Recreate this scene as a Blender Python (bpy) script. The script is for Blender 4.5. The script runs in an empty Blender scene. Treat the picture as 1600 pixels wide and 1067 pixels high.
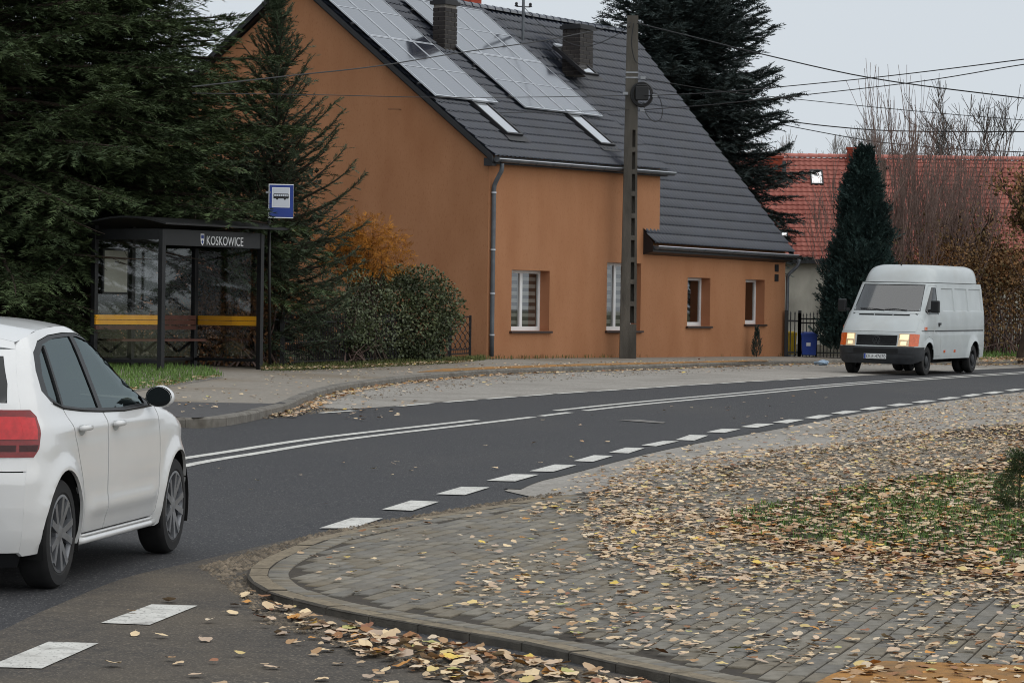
import bpy, bmesh, math, random
import numpy as np
from mathutils import Vector, Matrix
from mathutils.geometry import tessellate_polygon
R = math.radians
random.seed(7); rng = np.random.default_rng(11)
SC = bpy.context.scene
COL = SC.collection

# ------------------------------------------------------------------ camera
F = 4500.0                       # focal length in pixels of a 1600 px wide frame
AX, AY, CAMH = -0.015, 0.00656, 1.81      # gentle fall of the ground to the right, rise away
PITCH, ROLL = math.atan(52.5 / F), 0.0143
cam = bpy.data.cameras.new('camera'); camo = bpy.data.objects.new('camera', cam); COL.objects.link(camo)
cam.sensor_width = 36.0; cam.lens = F / 1600 * 36.0; cam.clip_start = 0.5; cam.clip_end = 6000
CR = Matrix.Rotation(R(90) - PITCH, 3, 'X') @ Matrix.Rotation(ROLL, 3, 'Z')
camo.matrix_world = Matrix.Translation((0, 0, CAMH)) @ CR.to_4x4()
SC.camera = camo

# ------------------------------------------------------------------ overcast daylight
SUN_EL, SUN_AZ = R(56), R(118)   # azimuth clockwise from +Y
w = bpy.data.worlds.new('World'); SC.world = w; w.use_nodes = True
nt = w.node_tree; nt.nodes.clear()
sky = nt.nodes.new('ShaderNodeTexSky'); sky.sky_type = 'NISHITA'; sky.sun_disc = False
sky.sun_elevation = SUN_EL; sky.sun_rotation = SUN_AZ
hs = nt.nodes.new('ShaderNodeHueSaturation'); hs.inputs['Saturation'].default_value = 0.35
mx = nt.nodes.new('ShaderNodeMix'); mx.data_type = 'RGBA'; mx.inputs[0].default_value = 0.86
mx.inputs[7].default_value = (6.55, 7.1, 7.65, 1)      # the even cloud deck
bg = nt.nodes.new('ShaderNodeBackground'); bg.inputs[1].default_value = 0.089
wo = nt.nodes.new('ShaderNodeOutputWorld')
nt.links.new(sky.outputs[0], hs.inputs['Color']); nt.links.new(hs.outputs[0], mx.inputs[6])
nt.links.new(mx.outputs[2], bg.inputs[0]); nt.links.new(bg.outputs[0], wo.inputs[0])
sl = bpy.data.lights.new('sun', 'SUN'); sl.energy = 1.5; sl.angle = R(120); sl.color = (1, 0.96, 0.9)
so = bpy.data.objects.new('sun', sl); COL.objects.link(so)
so.rotation_euler = (R(90) - SUN_EL, 0, -SUN_AZ + R(180))
SC.view_settings.view_transform = 'Standard'; SC.view_settings.look = 'None'
SC.view_settings.exposure = 0.22; SC.view_settings.gamma = 1.0
try: SC.view_settings.use_curve_mapping = False
except Exception: pass
SC.cycles.filter_width = 1.05; SC.cycles.max_bounces = 8; SC.cycles.transparent_max_bounces = 12

# ------------------------------------------------------------------ pixel <-> place
CAMP = Vector((0, 0, CAMH))
def ray(px, py): return CR @ Vector(((px - 800) / F, -(py - 533.5) / F, -1))
def gz(x, y, o=0.0): return AX * max(-60, min(60, x)) + AY * min(y, 110) + o
def G(px, py, o=0.0):
    d = ray(px, py); t = (CAMH - o) / (AX * d.x + AY * d.y - d.z); return CAMP + d * t
def P(px, py, Y):
    d = ray(px, py); return CAMP + d * (Y / d.y)
def pr(p):
    q = CR.transposed() @ (Vector(p) - CAMP); return 800 + F * q.x / -q.z, 533.5 - F * q.y / -q.z
def on_line(p, d, px, lo=-30, hi=60):
    """parameter t where p + t d is seen at column px"""
    f = lambda t: pr(p + d * t)[0] - px
    a, b = lo, hi; fa = f(a)
    for _ in range(60):
        m = (a + b) / 2; fm = f(m)
        if (fm > 0) == (fa > 0): a, fa = m, fm
        else: b = m
    return (a + b) / 2

# ------------------------------------------------------------------ materials
MATS = {}
def rgb(r, g, b):      # sRGB 0-255 to linear
    f = lambda c: (c / 255 / 12.92) if c / 255 <= .04045 else ((c / 255 + .055) / 1.055) ** 2.4
    return (f(r), f(g), f(b))
def mat(name, c1, c2=None, rough=.7, scale=8, detail=4, bump=0.0, bscale=60, metal=0, spec=.4, coat=0,
        dirt=None, dscale=1.2, dlo=.5, dhi=.75, damt=.6, island=0.0, emit=None, estr=0, stretch=None, trans=0, sub=0, attr=None, speck=None):
    m = bpy.data.materials.new(name); m.use_nodes = True
    n = m.node_tree.nodes; l = m.node_tree.links; b = n['Principled BSDF']
    b.inputs['Roughness'].default_value = rough; b.inputs['Metallic'].default_value = metal
    b.inputs['Specular IOR Level'].default_value = spec; b.inputs['Coat Weight'].default_value = coat
    b.inputs['Coat Roughness'].default_value = .05
    tc = n.new('ShaderNodeTexCoord'); vec = tc.outputs['Object']
    if stretch:
        mp = n.new('ShaderNodeMapping'); mp.inputs['Scale'].default_value = stretch
        l.new(vec, mp.inputs[0]); vec = mp.outputs[0]
    col = None
    def noise(s, d=4):
        t = n.new('ShaderNodeTexNoise'); t.inputs['Scale'].default_value = s; t.inputs['Detail'].default_value = d
        l.new(vec, t.inputs['Vector']); return t.outputs['Fac']
    def mixc(f, a, bb):
        x = n.new('ShaderNodeMix'); x.data_type = 'RGBA'
        if isinstance(f, float): x.inputs[0].default_value = f
        else: l.new(f, x.inputs[0])
        for i, v in ((6, a), (7, bb)):
            if isinstance(v, tuple): x.inputs[i].default_value = (*v, 1)
            else: l.new(v, x.inputs[i])
        return x.outputs[2]
    def ramp(f, lo, hi):
        r = n.new('ShaderNodeMapRange'); r.inputs[1].default_value = lo; r.inputs[2].default_value = hi
        l.new(f, r.inputs[0]); return r.outputs[0]
    if attr:
        a = n.new('ShaderNodeAttribute'); a.attribute_name = attr; col = a.outputs['Color']
    elif c2: col = mixc(ramp(noise(scale, detail), .32, .68), c1, c2)
    else: col = c1
    if dirt: 
        x = n.new('ShaderNodeMath'); x.operation = 'MULTIPLY'; x.inputs[1].default_value = damt
        l.new(ramp(noise(dscale, 6), dlo, dhi), x.inputs[0]); col = mixc(x.outputs[0], col, dirt)
    if speck:      # (colour, scale, lo, hi, amount): grains of another tone
        x = n.new('ShaderNodeMath'); x.operation = 'MULTIPLY'; x.inputs[1].default_value = speck[4]
        l.new(ramp(noise(speck[1], 2), speck[2], speck[3]), x.inputs[0]); col = mixc(x.outputs[0], col, speck[0])
    if island:
        g = n.new('ShaderNodeNewGeometry'); h = n.new('ShaderNodeHueSaturation')
        x = n.new('ShaderNodeMapRange'); x.inputs[3].default_value = 1 - island; x.inputs[4].default_value = 1 + island
        l.new(g.outputs['Random Per Island'], x.inputs[0]); l.new(x.outputs[0], h.inputs['Value'])
        if isinstance(col, tuple): h.inputs['Color'].default_value = (*col, 1)
        else: l.new(col, h.inputs['Color'])
        col = h.outputs[0]
    if isinstance(col, tuple): b.inputs['Base Color'].default_value = (*col, 1)
    else: l.new(col, b.inputs['Base Color'])
    if bump:
        bp = n.new('ShaderNodeBump'); bp.inputs['Strength'].default_value = bump; bp.inputs['Distance'].default_value = .02
        l.new(noise(bscale, 5), bp.inputs['Height']); l.new(bp.outputs[0], b.inputs['Normal'])
    if emit:
        b.inputs['Emission Color'].default_value = (*emit, 1); b.inputs['Emission Strength'].default_value = estr
    if trans: b.inputs['Transmission Weight'].default_value = trans
    MATS[name] = m; return m
def glassmat(name, tint, refl=.12, rough=.02, gloss=(1, 1, 1), grazing=.9):
    """thin pane: tinted see-through with a Fresnel reflection"""
    m = bpy.data.materials.new(name); m.use_nodes = True
    n = m.node_tree.nodes; l = m.node_tree.links; n.clear()
    t = n.new('ShaderNodeBsdfTransparent'); t.inputs[0].default_value = (*tint, 1)
    g = n.new('ShaderNodeBsdfGlossy'); g.inputs['Roughness'].default_value = rough; g.inputs[0].default_value = (*gloss, 1)
    lw = n.new('ShaderNodeLayerWeight'); lw.inputs[0].default_value = .5
    pw = n.new('ShaderNodeMath'); pw.operation = 'POWER'; pw.inputs[1].default_value = 3.0; l.new(lw.outputs['Facing'], pw.inputs[0])
    mr = n.new('ShaderNodeMapRange'); mr.inputs[3].default_value = refl; mr.inputs[4].default_value = grazing
    l.new(pw.outputs[0], mr.inputs[0])
    x = n.new('ShaderNodeMixShader'); l.new(mr.outputs[0], x.inputs[0]); l.new(t.outputs[0], x.inputs[1]); l.new(g.outputs[0], x.inputs[2])
    o = n.new('ShaderNodeOutputMaterial'); l.new(x.outputs[0], o.inputs[0]); MATS[name] = m; return m

# ------------------------------------------------------------------ objects
def origin_of(o):
    v = Vector((0, 0, 0))
    while o is not None: v += o.location; o = o.parent
    return v
def tag(o, label=None, cat=None, group=None, kind=None):
    if label: o['label'] = label
    if cat: o['category'] = cat
    if group: o['group'] = group
    if kind: o['kind'] = kind
    return o
def empty(name, loc, label=None, cat=None, group=None, kind=None, rot=None):
    o = bpy.data.objects.new(name, None); COL.objects.link(o); o.location = loc; o.empty_display_size = .2
    if rot: o.rotation_euler = rot
    return tag(o, label, cat, group, kind)
def link_mesh(name, me, parent=None, loc=(0, 0, 0), rot=None):
    o = bpy.data.objects.new(name, me); COL.objects.link(o); o.location = loc
    if rot: o.rotation_euler = rot
    if parent: o.parent = parent
    return o
def np_mesh(name, V, Fa, mats, parent=None, smooth=False, colors=None, loc=None):
    """V (n,3), Fa (m,k) uniform faces"""
    me = bpy.data.meshes.new(name); V = np.asarray(V, np.float32); Fa = np.asarray(Fa, np.int32)
    off = np.zeros(3, np.float32)
    if loc is not None: off = np.array(loc, np.float32)
    elif parent is not None: off = np.array(origin_of(parent), np.float32)
    V = V - off; k = Fa.shape[1]
    me.vertices.add(len(V)); me.vertices.foreach_set('co', V.ravel())
    me.loops.add(Fa.size); me.loops.foreach_set('vertex_index', Fa.ravel())
    me.polygons.add(len(Fa)); me.polygons.foreach_set('loop_start', np.arange(0, Fa.size, k, dtype=np.int32))
    if smooth: me.polygons.foreach_set('use_smooth', np.ones(len(Fa), bool))
    me.update(calc_edges=True)
    if colors is not None:
        a = me.color_attributes.new('Col', 'FLOAT_COLOR', 'POINT')
        a.data.foreach_set('color', np.concatenate([colors, np.ones((len(colors), 1))], 1).astype(np.float32).ravel())
    for m in (mats if isinstance(mats, (list, tuple)) else [mats]): me.materials.append(MATS[m] if isinstance(m, str) else m)
    return link_mesh(name, me, parent, tuple(off) if loc is not None and parent is None else (0, 0, 0))
class MB:
    def __init__(s): s.v = []; s.f = []
    def add(s, vs, fs):
        o = len(s.v); s.v += [Vector(p) for p in vs]; s.f += [tuple(i + o for i in f) for f in fs]; return s
    def box(s, c, d, rot=None, taper=1.0):
        x, y, z = d[0] / 2, d[1] / 2, d[2] / 2; t = taper
        vs = [Vector(p) for p in ((-x, -y, -z), (x, -y, -z), (x, y, -z), (-x, y, -z), (-x * t, -y * t, z), (x * t, -y * t, z), (x * t, y * t, z), (-x * t, y * t, z))]
        if rot is not None: vs = [rot @ p for p in vs]
        c = Vector(c)
        return s.add([p + c for p in vs], [(3, 2, 1, 0), (4, 5, 6, 7), (0, 1, 5, 4), (1, 2, 6, 5), (2, 3, 7, 6), (3, 0, 4, 7)])
    def bar(s, a, b, wd, hg, up=(0, 0, 1)):
        a = Vector(a); b = Vector(b); x = (b - a); L = x.length; x.normalize(); up = Vector(up)
        y = up.cross(x)
        if y.length < 1e-4: y = Vector((1, 0, 0)).cross(x)
        y.normalize(); z = x.cross(y); m = Matrix((x, y, z)).transposed()
        return s.box((a + b) / 2, (L, wd, hg), m)
    def tube(s, pts, r, n=8, cap=True):
        pts = [Vector(p) for p in pts]; rr = r if isinstance(r, (list, tuple)) else [r] * len(pts)
        o = len(s.v); t0 = (pts[1] - pts[0]).normalized()
        u = t0.orthogonal().normalized()
        for i, p in enumerate(pts):
            t = ((pts[min(i + 1, len(pts) - 1)] - pts[max(i - 1, 0)])).normalized()
            u = (u - t * u.dot(t)).normalized(); w_ = t.cross(u)
            for k in range(n):
                a = 2 * math.pi * k / n; s.v.append(p + (u * math.cos(a) + w_ * math.sin(a)) * rr[i])
        for i in range(len(pts) - 1):
            for k in range(n):
                s.f.append((o + i * n + k, o + i * n + (k + 1) % n, o + (i + 1) * n + (k + 1) % n, o + (i + 1) * n + k))
        if cap: s.f.append(tuple(o + k for k in reversed(range(n)))); s.f.append(tuple(o + (len(pts) - 1) * n + k for k in range(n)))
        return s
    def lathe(s, prof, n=24, M=None, close=False):
        """prof: list of (r, z)"""
        o = len(s.v); M = M or Matrix.Identity(4)
        for r_, z in prof:
            for k in range(n):
                a = 2 * math.pi * k / n; s.v.append(M @ Vector((r_ * math.cos(a), r_ * math.sin(a), z)))
        for i in range(len(prof) - 1):
            for k in range(n):
                s.f.append((o + i * n + k, o + i * n + (k + 1) % n, o + (i + 1) * n + (k + 1) % n, o + (i + 1) * n + k))
        return s
    def prism(s, poly, fn0, fn1):
        """poly 2D loop; fn0/fn1 map (u,v) to the two faces"""
        n = len(poly); o = len(s.v)
        s.v += [Vector(fn0(*p)) for p in poly] + [Vector(fn1(*p)) for p in poly]
        for t in tessellate_polygon([[Vector((p[0], p[1], 0)) for p in poly]]):
            s.f.append(tuple(o + i for i in t)); s.f.append(tuple(o + n + i for i in reversed(t)))
        for i in range(n): s.f.append((o + i, o + (i + 1) % n, o + n + (i + 1) % n, o + n + i))
        return s
    def build(s, name, m, parent=None, smooth=False, local=False, loc=None, angle=None, bevel=0, fix=True):
        me = bpy.data.meshes.new(name)
        off = Vector((0, 0, 0))
        if loc is not None: off = Vector(loc)
        elif parent is not None and not local: off = origin_of(parent)
        me.from_pydata([tuple(p - off) for p in s.v], [], s.f)
        if fix or bevel:
            bm = bmesh.new(); bm.from_mesh(me)
            if bevel:
                bmesh.ops.remove_doubles(bm, verts=bm.verts, dist=1e-5)
                bmesh.ops.bevel(bm, geom=[e for e in bm.edges if len(e.link_faces) == 2 and e.calc_face_angle(0) > .5], offset=bevel, segments=2, affect='EDGES', profile=.6)
            bmesh.ops.recalc_face_normals(bm, faces=bm.faces); bm.to_mesh(me); bm.free()
        for mm in (m if isinstance(m, (list, tuple)) else [m]): me.materials.append(MATS[mm])
        if smooth: me.polygons.foreach_set('use_smooth', [True] * len(me.polygons))
        o = link_mesh(name, me, parent, tuple(off) if loc is not None and parent is None else (0, 0, 0))
        if angle is not None: autosmooth(o, angle)
        return o
def autosmooth(o, deg):
    me = o.data; bm = bmesh.new(); bm.from_mesh(me)
    for f in bm.faces: f.smooth = True
    for e in bm.edges:
        if len(e.link_faces) == 2 and e.calc_face_angle(0) > R(deg): e.smooth = False
    bm.to_mesh(me); bm.free()
def sheet(loops, fn, cu=(), cv=(), rim=None, bm_only=False):
    """flat outline with holes, cut on a grid, lifted by fn(u,v[,d]); rim = depth of the returned edge"""
    bm = bmesh.new(); es = []
    for lp in loops:
        vs = [bm.verts.new((p[0], p[1], 0)) for p in lp]
        es += [bm.edges.new((vs[i], vs[(i + 1) % len(vs)])) for i in range(len(vs))]
    bmesh.ops.triangle_fill(bm, use_beauty=True, use_dissolve=False, edges=es)
    for c in cu: bmesh.ops.bisect_plane(bm, geom=bm.verts[:] + bm.edges[:] + bm.faces[:], plane_co=(c, 0, 0), plane_no=(1, 0, 0))
    for c in cv: bmesh.ops.bisect_plane(bm, geom=bm.verts[:] + bm.edges[:] + bm.faces[:], plane_co=(0, c, 0), plane_no=(0, 1, 0))
    bm.verts.index_update()
    mb = MB(); uv = [(v.co.x, v.co.y) for v in bm.verts]
    mb.v = [Vector(fn(u, v_)) if rim is None else Vector(fn(u, v_, 0)) for u, v_ in uv]
    mb.f = [tuple(v.index for v in f.verts) for f in bm.faces]
    if rim is not None:
        base = len(mb.v); idx = {}
        for e in bm.edges:
            if len(e.link_faces) == 1:
                q = []
                for v in e.verts:
                    if v.index not in idx:
                        idx[v.index] = len(mb.v); mb.v.append(Vector(fn(v.co.x, v.co.y, rim)))
                    q.append(v.index)
                mb.f.append((q[0], q[1], idx[q[1]], idx[q[0]]))
    bm.free(); return mb
def frange(a, b, s): return [a + s * i for i in range(1, int((b - a) / s) + 1)]
def text_mesh(name, body, size, parent, M, m, extrude=.002, align='LEFT', sx=1.0):
    cu = bpy.data.curves.new(name, 'FONT'); cu.body = body; cu.size = size; cu.extrude = extrude; cu.align_x = align
    cu.resolution_u = 3
    o = bpy.data.objects.new(name, cu); COL.objects.link(o)
    dg = bpy.context.evaluated_depsgraph_get(); me = bpy.data.meshes.new_from_object(o.evaluated_get(dg))
    bpy.data.objects.remove(o); me.name = name
    me.transform(M @ Matrix.Diagonal((sx, 1, 1, 1))); me.materials.clear(); me.materials.append(MATS[m])
    return link_mesh(name, me, parent)
def basis(x, y, z, o=(0, 0, 0)):
    m = Matrix((Vector(x), Vector(y), Vector(z))).transposed().to_4x4(); m.translation = Vector(o); return m
Z = Vector((0, 0, 1))
# ================================================================== SETTING: ground, road, pavements
mat('asphalt', rgb(43, 43, 46), rgb(54, 54, 56), rough=.75, scale=26, bump=.35, bscale=220, dirt=rgb(74, 71, 67), dscale=.35, dlo=.5, dhi=.8, damt=.45, spec=.3, stretch=(1, .35, 1), speck=(rgb(104, 102, 100), 70, .56, .72, .8))
mat('asphalt_dirt', rgb(78, 72, 65), rgb(62, 58, 54), rough=.9, scale=9, bump=.5, bscale=160, dirt=rgb(98, 88, 74), dscale=.8, dlo=.45, dhi=.75, damt=.7, speck=(rgb(128, 118, 104), 60, .55, .7, .7))
mat('concrete_bay', rgb(158, 153, 146), rgb(134, 130, 123), rough=.9, scale=14, bump=.3, bscale=120, dirt=rgb(108, 102, 94), dscale=.7, dlo=.45, dhi=.8, damt=.7, speck=(rgb(92, 86, 80), 36, .55, .72, .7))
mat('concrete_kerb', rgb(118, 114, 107), rgb(98, 94, 88), rough=.9, scale=10, bump=.3, bscale=90, dirt=rgb(74, 68, 60), dscale=2.0, damt=.7, island=.12)
mat('kerb_sand_lit', rgb(138, 126, 106), rgb(112, 102, 86), rough=1, scale=10, bump=.4, bscale=120, speck=(rgb(84, 76, 64), 40, .55, .7, .7))  # sand dust on the near kerb tops, with their brighter light in the tone
mat('kerb_near', rgb(92, 87, 79), rgb(74, 70, 64), rough=.95, scale=12, bump=.5, bscale=120, dirt=rgb(66, 60, 52), dscale=3.0, damt=.7)  # dirty concrete of the near kerb faces, their shade painted into the colour
mat('pavement_far', rgb(140, 133, 123), rgb(122, 116, 107), rough=.9, scale=9, bump=.25, bscale=60, dirt=rgb(112, 98, 78), dscale=.35, dlo=.48, dhi=.7, damt=.7, speck=(rgb(96, 90, 82), 22, .55, .7, .5))
mat('driveway_dark', rgb(76, 75, 76), rgb(66, 64, 64), rough=.9, scale=9, bump=.3, bscale=60)
for i, (a, b) in enumerate((((126, 121, 112), (108, 104, 95)), ((117, 113, 106), (101, 98, 91)), ((134, 128, 117), (115, 110, 99)), ((123, 115, 101), (106, 99, 86)))):
    mat('paver%d' % i, rgb(*a), rgb(*b), rough=.88, scale=14, bump=.35, bscale=120, dirt=rgb(104, 92, 72), dscale=1.1, dlo=.5, dhi=.75, damt=.5)
mat('sand_joint', rgb(56, 51, 45), rgb(70, 63, 54), rough=1, scale=20, bump=.3, bscale=150)
mat('gravel', rgb(118, 106, 90), rgb(84, 76, 66), rough=.95, island=.45)
mat('road_paint', rgb(205, 204, 198), rgb(188, 186, 180), rough=.75, scale=5, dirt=rgb(120, 116, 110), dscale=7, dlo=.54, dhi=.7, damt=.6, speck=(rgb(84, 82, 80), 45, .60, .68, .8))
mat('road_paint_worn', rgb(120, 117, 112), rgb(96, 93, 90), rough=.8, scale=9)
mat('ochre_paving', rgb(176, 126, 62), rgb(150, 104, 48), rough=.9, scale=7, bump=.4, bscale=50, dirt=rgb(112, 90, 62), dscale=2.5, dlo=.4, dhi=.65, damt=.8, speck=(rgb(96, 76, 50), 40, .55, .7, .6))
mat('soil', rgb(66, 56, 42), rgb(46, 44, 30), rough=1, scale=3, bump=.5, bscale=30, dirt=rgb(60, 70, 34), dscale=.7, damt=.6)
mat('grassland', rgb(62, 72, 36), rgb(82, 74, 44), rough=1, scale=.6, bump=.5, bscale=12)
mat('moss', rgb(50, 52, 32), rough=1)

def gpts(px, off): return [G(x, y, off) for x, y in px]
def smooth(pts, k=6):
    """Catmull-Rom through points"""
    out = []; n = len(pts)
    for i in range(n - 1):
        p0, p1, p2, p3 = pts[max(i - 1, 0)], pts[i], pts[i + 1], pts[min(i + 2, n - 1)]
        for j in range(k):
            t = j / k
            out.append(.5 * ((2 * p1) + (p2 - p0) * t + (2 * p0 - 5 * p1 + 4 * p2 - p3) * t * t + (3 * p1 - p0 - 3 * p2 + p3) * t ** 3))
    out.append(pts[-1]); return out
def flat(name, pts, off, m, kind='structure', parent=None, zfix=None):
    mb = MB(); poly = [(p.x, p.y) for p in pts]
    mb.v = [Vector((x, y, gz(x, y, off))) for x, y in poly]
    for t in tessellate_polygon([[Vector((x, y, 0)) for x, y in poly]]): mb.f.append(tuple(t))
    bm = bmesh.new(); 
    o = mb.build(name, m, parent)
    for p in o.data.polygons:
        pass
    # all sheets face up
    me = o.data; bm = bmesh.new(); bm.from_mesh(me)
    for f in bm.faces:
        f.normal_update()
        if f.normal.z < 0: f.normal_flip()
    bm.to_mesh(me); bm.free()
    if kind: o['kind'] = kind
    return o
def inpoly(x, y, poly):
    c = False; j = len(poly) - 1
    for i in range(len(poly)):
        xi, yi = poly[i][0], poly[i][1]; xj, yj = poly[j][0], poly[j][1]
        if (yi > y) != (yj > y) and x < (xj - xi) * (y - yi) / (yj - yi) + xi: c = not c
        j = i
    return c
def resample(pts, step):
    out = [pts[0].copy()]; acc = 0; i = 0; cur = pts[0].copy(); need = step
    while i < len(pts) - 1:
        seg = (pts[i + 1] - cur); L = seg.length
        if L >= need: cur = cur + seg * (need / L); out.append(cur.copy()); need = step
        else: need -= L; i += 1; cur = pts[i].copy()
    return out
def offset_line(pts, d):
    """shift a ground polyline sideways (positive = left of travel)"""
    out = []
    for i, p in enumerate(pts):
        t = pts[min(i + 1, len(pts) - 1)] - pts[max(i - 1, 0)]; t.z = 0; t.normalize()
        q = p + Vector((-t.y, t.x, 0)) * d; q.z = p.z; out.append(q)
    return out

# the ground sheet out to the horizon
xs = [-2500, -900, -300, -120, -60, -30, 0, 30, 60, 120, 300, 900, 2500]; ys = [-40, 0, 20, 40, 60, 80, 95, 110, 150, 250, 500, 1200, 3500]
V = [(x, y, gz(x, y, -.05)) for y in ys for x in xs]; nx = len(xs)
Fc = [(j * nx + i, j * nx + i + 1, (j + 1) * nx + i + 1, (j + 1) * nx + i) for j in range(len(ys) - 1) for i in range(nx - 1)]
ground = np_mesh('ground', V, Fc, 'grassland'); ground['kind'] = 'structure'

KERB_FAR = smooth(gpts([(-160, 655), (100, 650), (257, 652), (320, 653.5), (372, 647.5), (424, 636.5), (454, 628), (489, 613), (553, 598), (676, 584), (800, 576), (1000, 570.5), (1160, 565.2), (1317, 562), (1450, 563), (1545, 564), (1700, 560), (1900, 552)], .12), 5)
far_base = [Vector((p.x, p.y, 0)) for p in KERB_FAR]
road = flat('road', far_base + [Vector((60, 100, 0)), Vector((60, 4, 0)), Vector((-40, 4, 0)), Vector((-40, 40, 0))], 0, 'asphalt')
# bus bay of pale worn concrete
bay_front = gpts([(1760, 566), (1600, 574.5), (1480, 580), (1320, 588.5), (1160, 597), (1000, 607), (870, 615.5), (680, 629), (600, 636), (540, 639.5), (500, 637)], 0)
bay = flat('bus_bay', gpts([(462, 637)], 0) + [p for p in far_base if pr((p.x, p.y, gz(p.x, p.y)))[0] > 470 and pr((p.x, p.y, gz(p.x, p.y)))[0] < 1720] + bay_front, .004, 'concrete_bay')
# side road: dusty asphalt in the junction mouth
side = flat('side_road', smooth(gpts([(-500, 1075), (-60, 1003), (60, 958), (190, 905), (300, 879), (370, 862), (440, 846), (520, 832)], 0), 4) + gpts([(560, 838), (480, 870), (420, 920), (600, 985), (1000, 1060), (1400, 1160), (1500, 1500), (-600, 1500)], 0), .004, 'asphalt_dirt')
layby = flat('layby', smooth(gpts([(788, 766), (830, 753), (880, 741), (1000, 710), (1100, 689.5), (1200, 672), (1300, 653), (1345, 645), (1430, 633), (1500, 623.5), (1600, 612), (1850, 590)], .008), 3) + gpts([(1850, 650), (1600, 676), (1300, 722), (1000, 775), (884, 790), (840, 778)], .008), .008, 'concrete_bay')

# ------------------------------------------------------------------ near pavement with its kerb and pavers
KO = .05
KERB_NEAR = smooth(gpts([(884, 772), (800, 784), (755, 791.5), (676, 804), (597, 817), (503, 836), (454, 853), (415, 870), (393, 884), (386, 896), (395, 909), (429, 926), (528, 951), (676, 977), (825, 1003), (948, 1031), (1120, 1067), (1500, 1150)], KO), 6)
inner = offset_line(KERB_NEAR, .12)
back = gpts([(1850, 640), (1600, 663.5), (1546, 666), (1480, 675), (1300, 701), (1100, 738), (950, 763)], KO)
near_pave = flat('near_pavement', KERB_NEAR + gpts([(2950, 1180)], KO) + back, .041, 'sand_joint')
GRASS_NEAR = gpts([(1135, 806), (1240, 779), (1451, 741), (1600, 711), (1900, 650), (2700, 1010), (1600, 893), (1450, 880), (1300, 862), (1200, 845), (1150, 828)], KO)
OCHRE_NEAR = gpts([(1262, 1075), (1300, 1055), (1345, 1040), (1385, 1034), (1600, 1041), (2300, 1070), (2300, 1160), (1400, 1130)], KO)
gpoly = [(p.x, p.y) for p in GRASS_NEAR]; opoly = [(p.x, p.y) for p in OCHRE_NEAR]
flat('verge_soil', GRASS_NEAR, KO + .014, 'soil')
flat('ochre_paving', OCHRE_NEAR, KO + .008, 'ochre_paving')
near_ground = flat('near_ground', gpts([(1850, 591), (1850, 652), (2720, 1022), (2960, 1190)], 0) + [Vector((14, 5, 0)), Vector((58, 5, 0)), Vector((58, 98, 0))], .012, 'grassland')
kerb_near = empty('near_kerb', G(400, 900, 0), kind='structure')
pts = resample(KERB_NEAR, .42)
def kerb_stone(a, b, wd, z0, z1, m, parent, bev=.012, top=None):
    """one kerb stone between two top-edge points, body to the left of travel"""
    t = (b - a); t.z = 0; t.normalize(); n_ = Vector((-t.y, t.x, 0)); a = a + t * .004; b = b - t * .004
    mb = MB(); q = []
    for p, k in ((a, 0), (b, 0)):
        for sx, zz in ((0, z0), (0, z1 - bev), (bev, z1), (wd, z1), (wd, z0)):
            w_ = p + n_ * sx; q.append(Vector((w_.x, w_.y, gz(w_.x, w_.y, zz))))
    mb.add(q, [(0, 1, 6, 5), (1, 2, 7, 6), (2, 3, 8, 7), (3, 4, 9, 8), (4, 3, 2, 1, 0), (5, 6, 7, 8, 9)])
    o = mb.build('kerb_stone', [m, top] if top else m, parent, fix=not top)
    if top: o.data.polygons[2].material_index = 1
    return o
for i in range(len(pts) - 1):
    b = kerb_stone(pts[i], pts[i + 1], .12, -.05, KO + random.uniform(-.004, .004), 'kerb_near', kerb_near, .012, 'kerb_sand_lit')
# soldier course of pavers behind the kerb
PL, PW, GAP = .32, .104, .011
def paver_mesh(L, W, m, name='paver'):
    mb = MB(); h = .03; b = .005
    for z, e in ((-h, 0), (-b, 0), (0, b)):
        mb.v += [Vector((-L / 2 + e, -W / 2 + e, z)), Vector((L / 2 - e, -W / 2 + e, z)), Vector((L / 2 - e, W / 2 - e, z)), Vector((-L / 2 + e, W / 2 - e, z))]
    for r_ in range(2):
        for k in range(4): mb.f.append((r_ * 4 + k, r_ * 4 + (k + 1) % 4, r_ * 4 + 4 + (k + 1) % 4, r_ * 4 + 4 + k))
    mb.f.append((8, 9, 10, 11))
    me = bpy.data.meshes.new(name); me.from_pydata([tuple(v) for v in mb.v], [], mb.f); me.materials.append(MATS[m]); return me, mb
PAVE_MESH = [paver_mesh(PL - GAP, PW - GAP, 'paver%d' % i) for i in range(4)]
COURSE_MESH = [paver_mesh(.125, .098, 'paver%d' % i) for i in range(4)]
pave_list = []                    # (position, angle, mesh index, course?)
d0 = G(1220, 955, KO) - G(1125, 1000, KO); ang = math.atan2(d0.y, d0.x)
ang = R(90 - 16)
ca, sa = math.cos(ang), math.sin(ang)
ppoly = [(p.x, p.y) for p in offset_line(KERB_NEAR, .258)] + [(p.x, p.y) for p in gpts([(2600, 1150)], KO) + back]
for i in range(-90, 110):
    for j in range(-60, 60):
        u = (j + (.5 if i % 2 else 0)) * PL; v_ = i * PW
        x, y = 1.0 + u * ca - v_ * sa, 19.0 + u * sa + v_ * ca
        ok = all(inpoly(x + a * ca * PL * .36 - b * sa * PW * .36, y + a * sa * PL * .36 + b * ca * PW * .36, ppoly) for a in (-1, 1) for b in (-1, 1))
        if not ok or all(inpoly(x + a * .25, y + b * .3, gpoly) for a in (-1, 1) for b in (-1, 1)) or all(inpoly(x + a * .2, y + b * .2, opoly) for a in (-1, 1) for b in (-1, 1)): continue
        q = pr((x, y, gz(x, y, KO)))
        if -120 < q[0] < 2350 and q[1] < 1160: pave_list.append((x, y, ang, 0))
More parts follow.
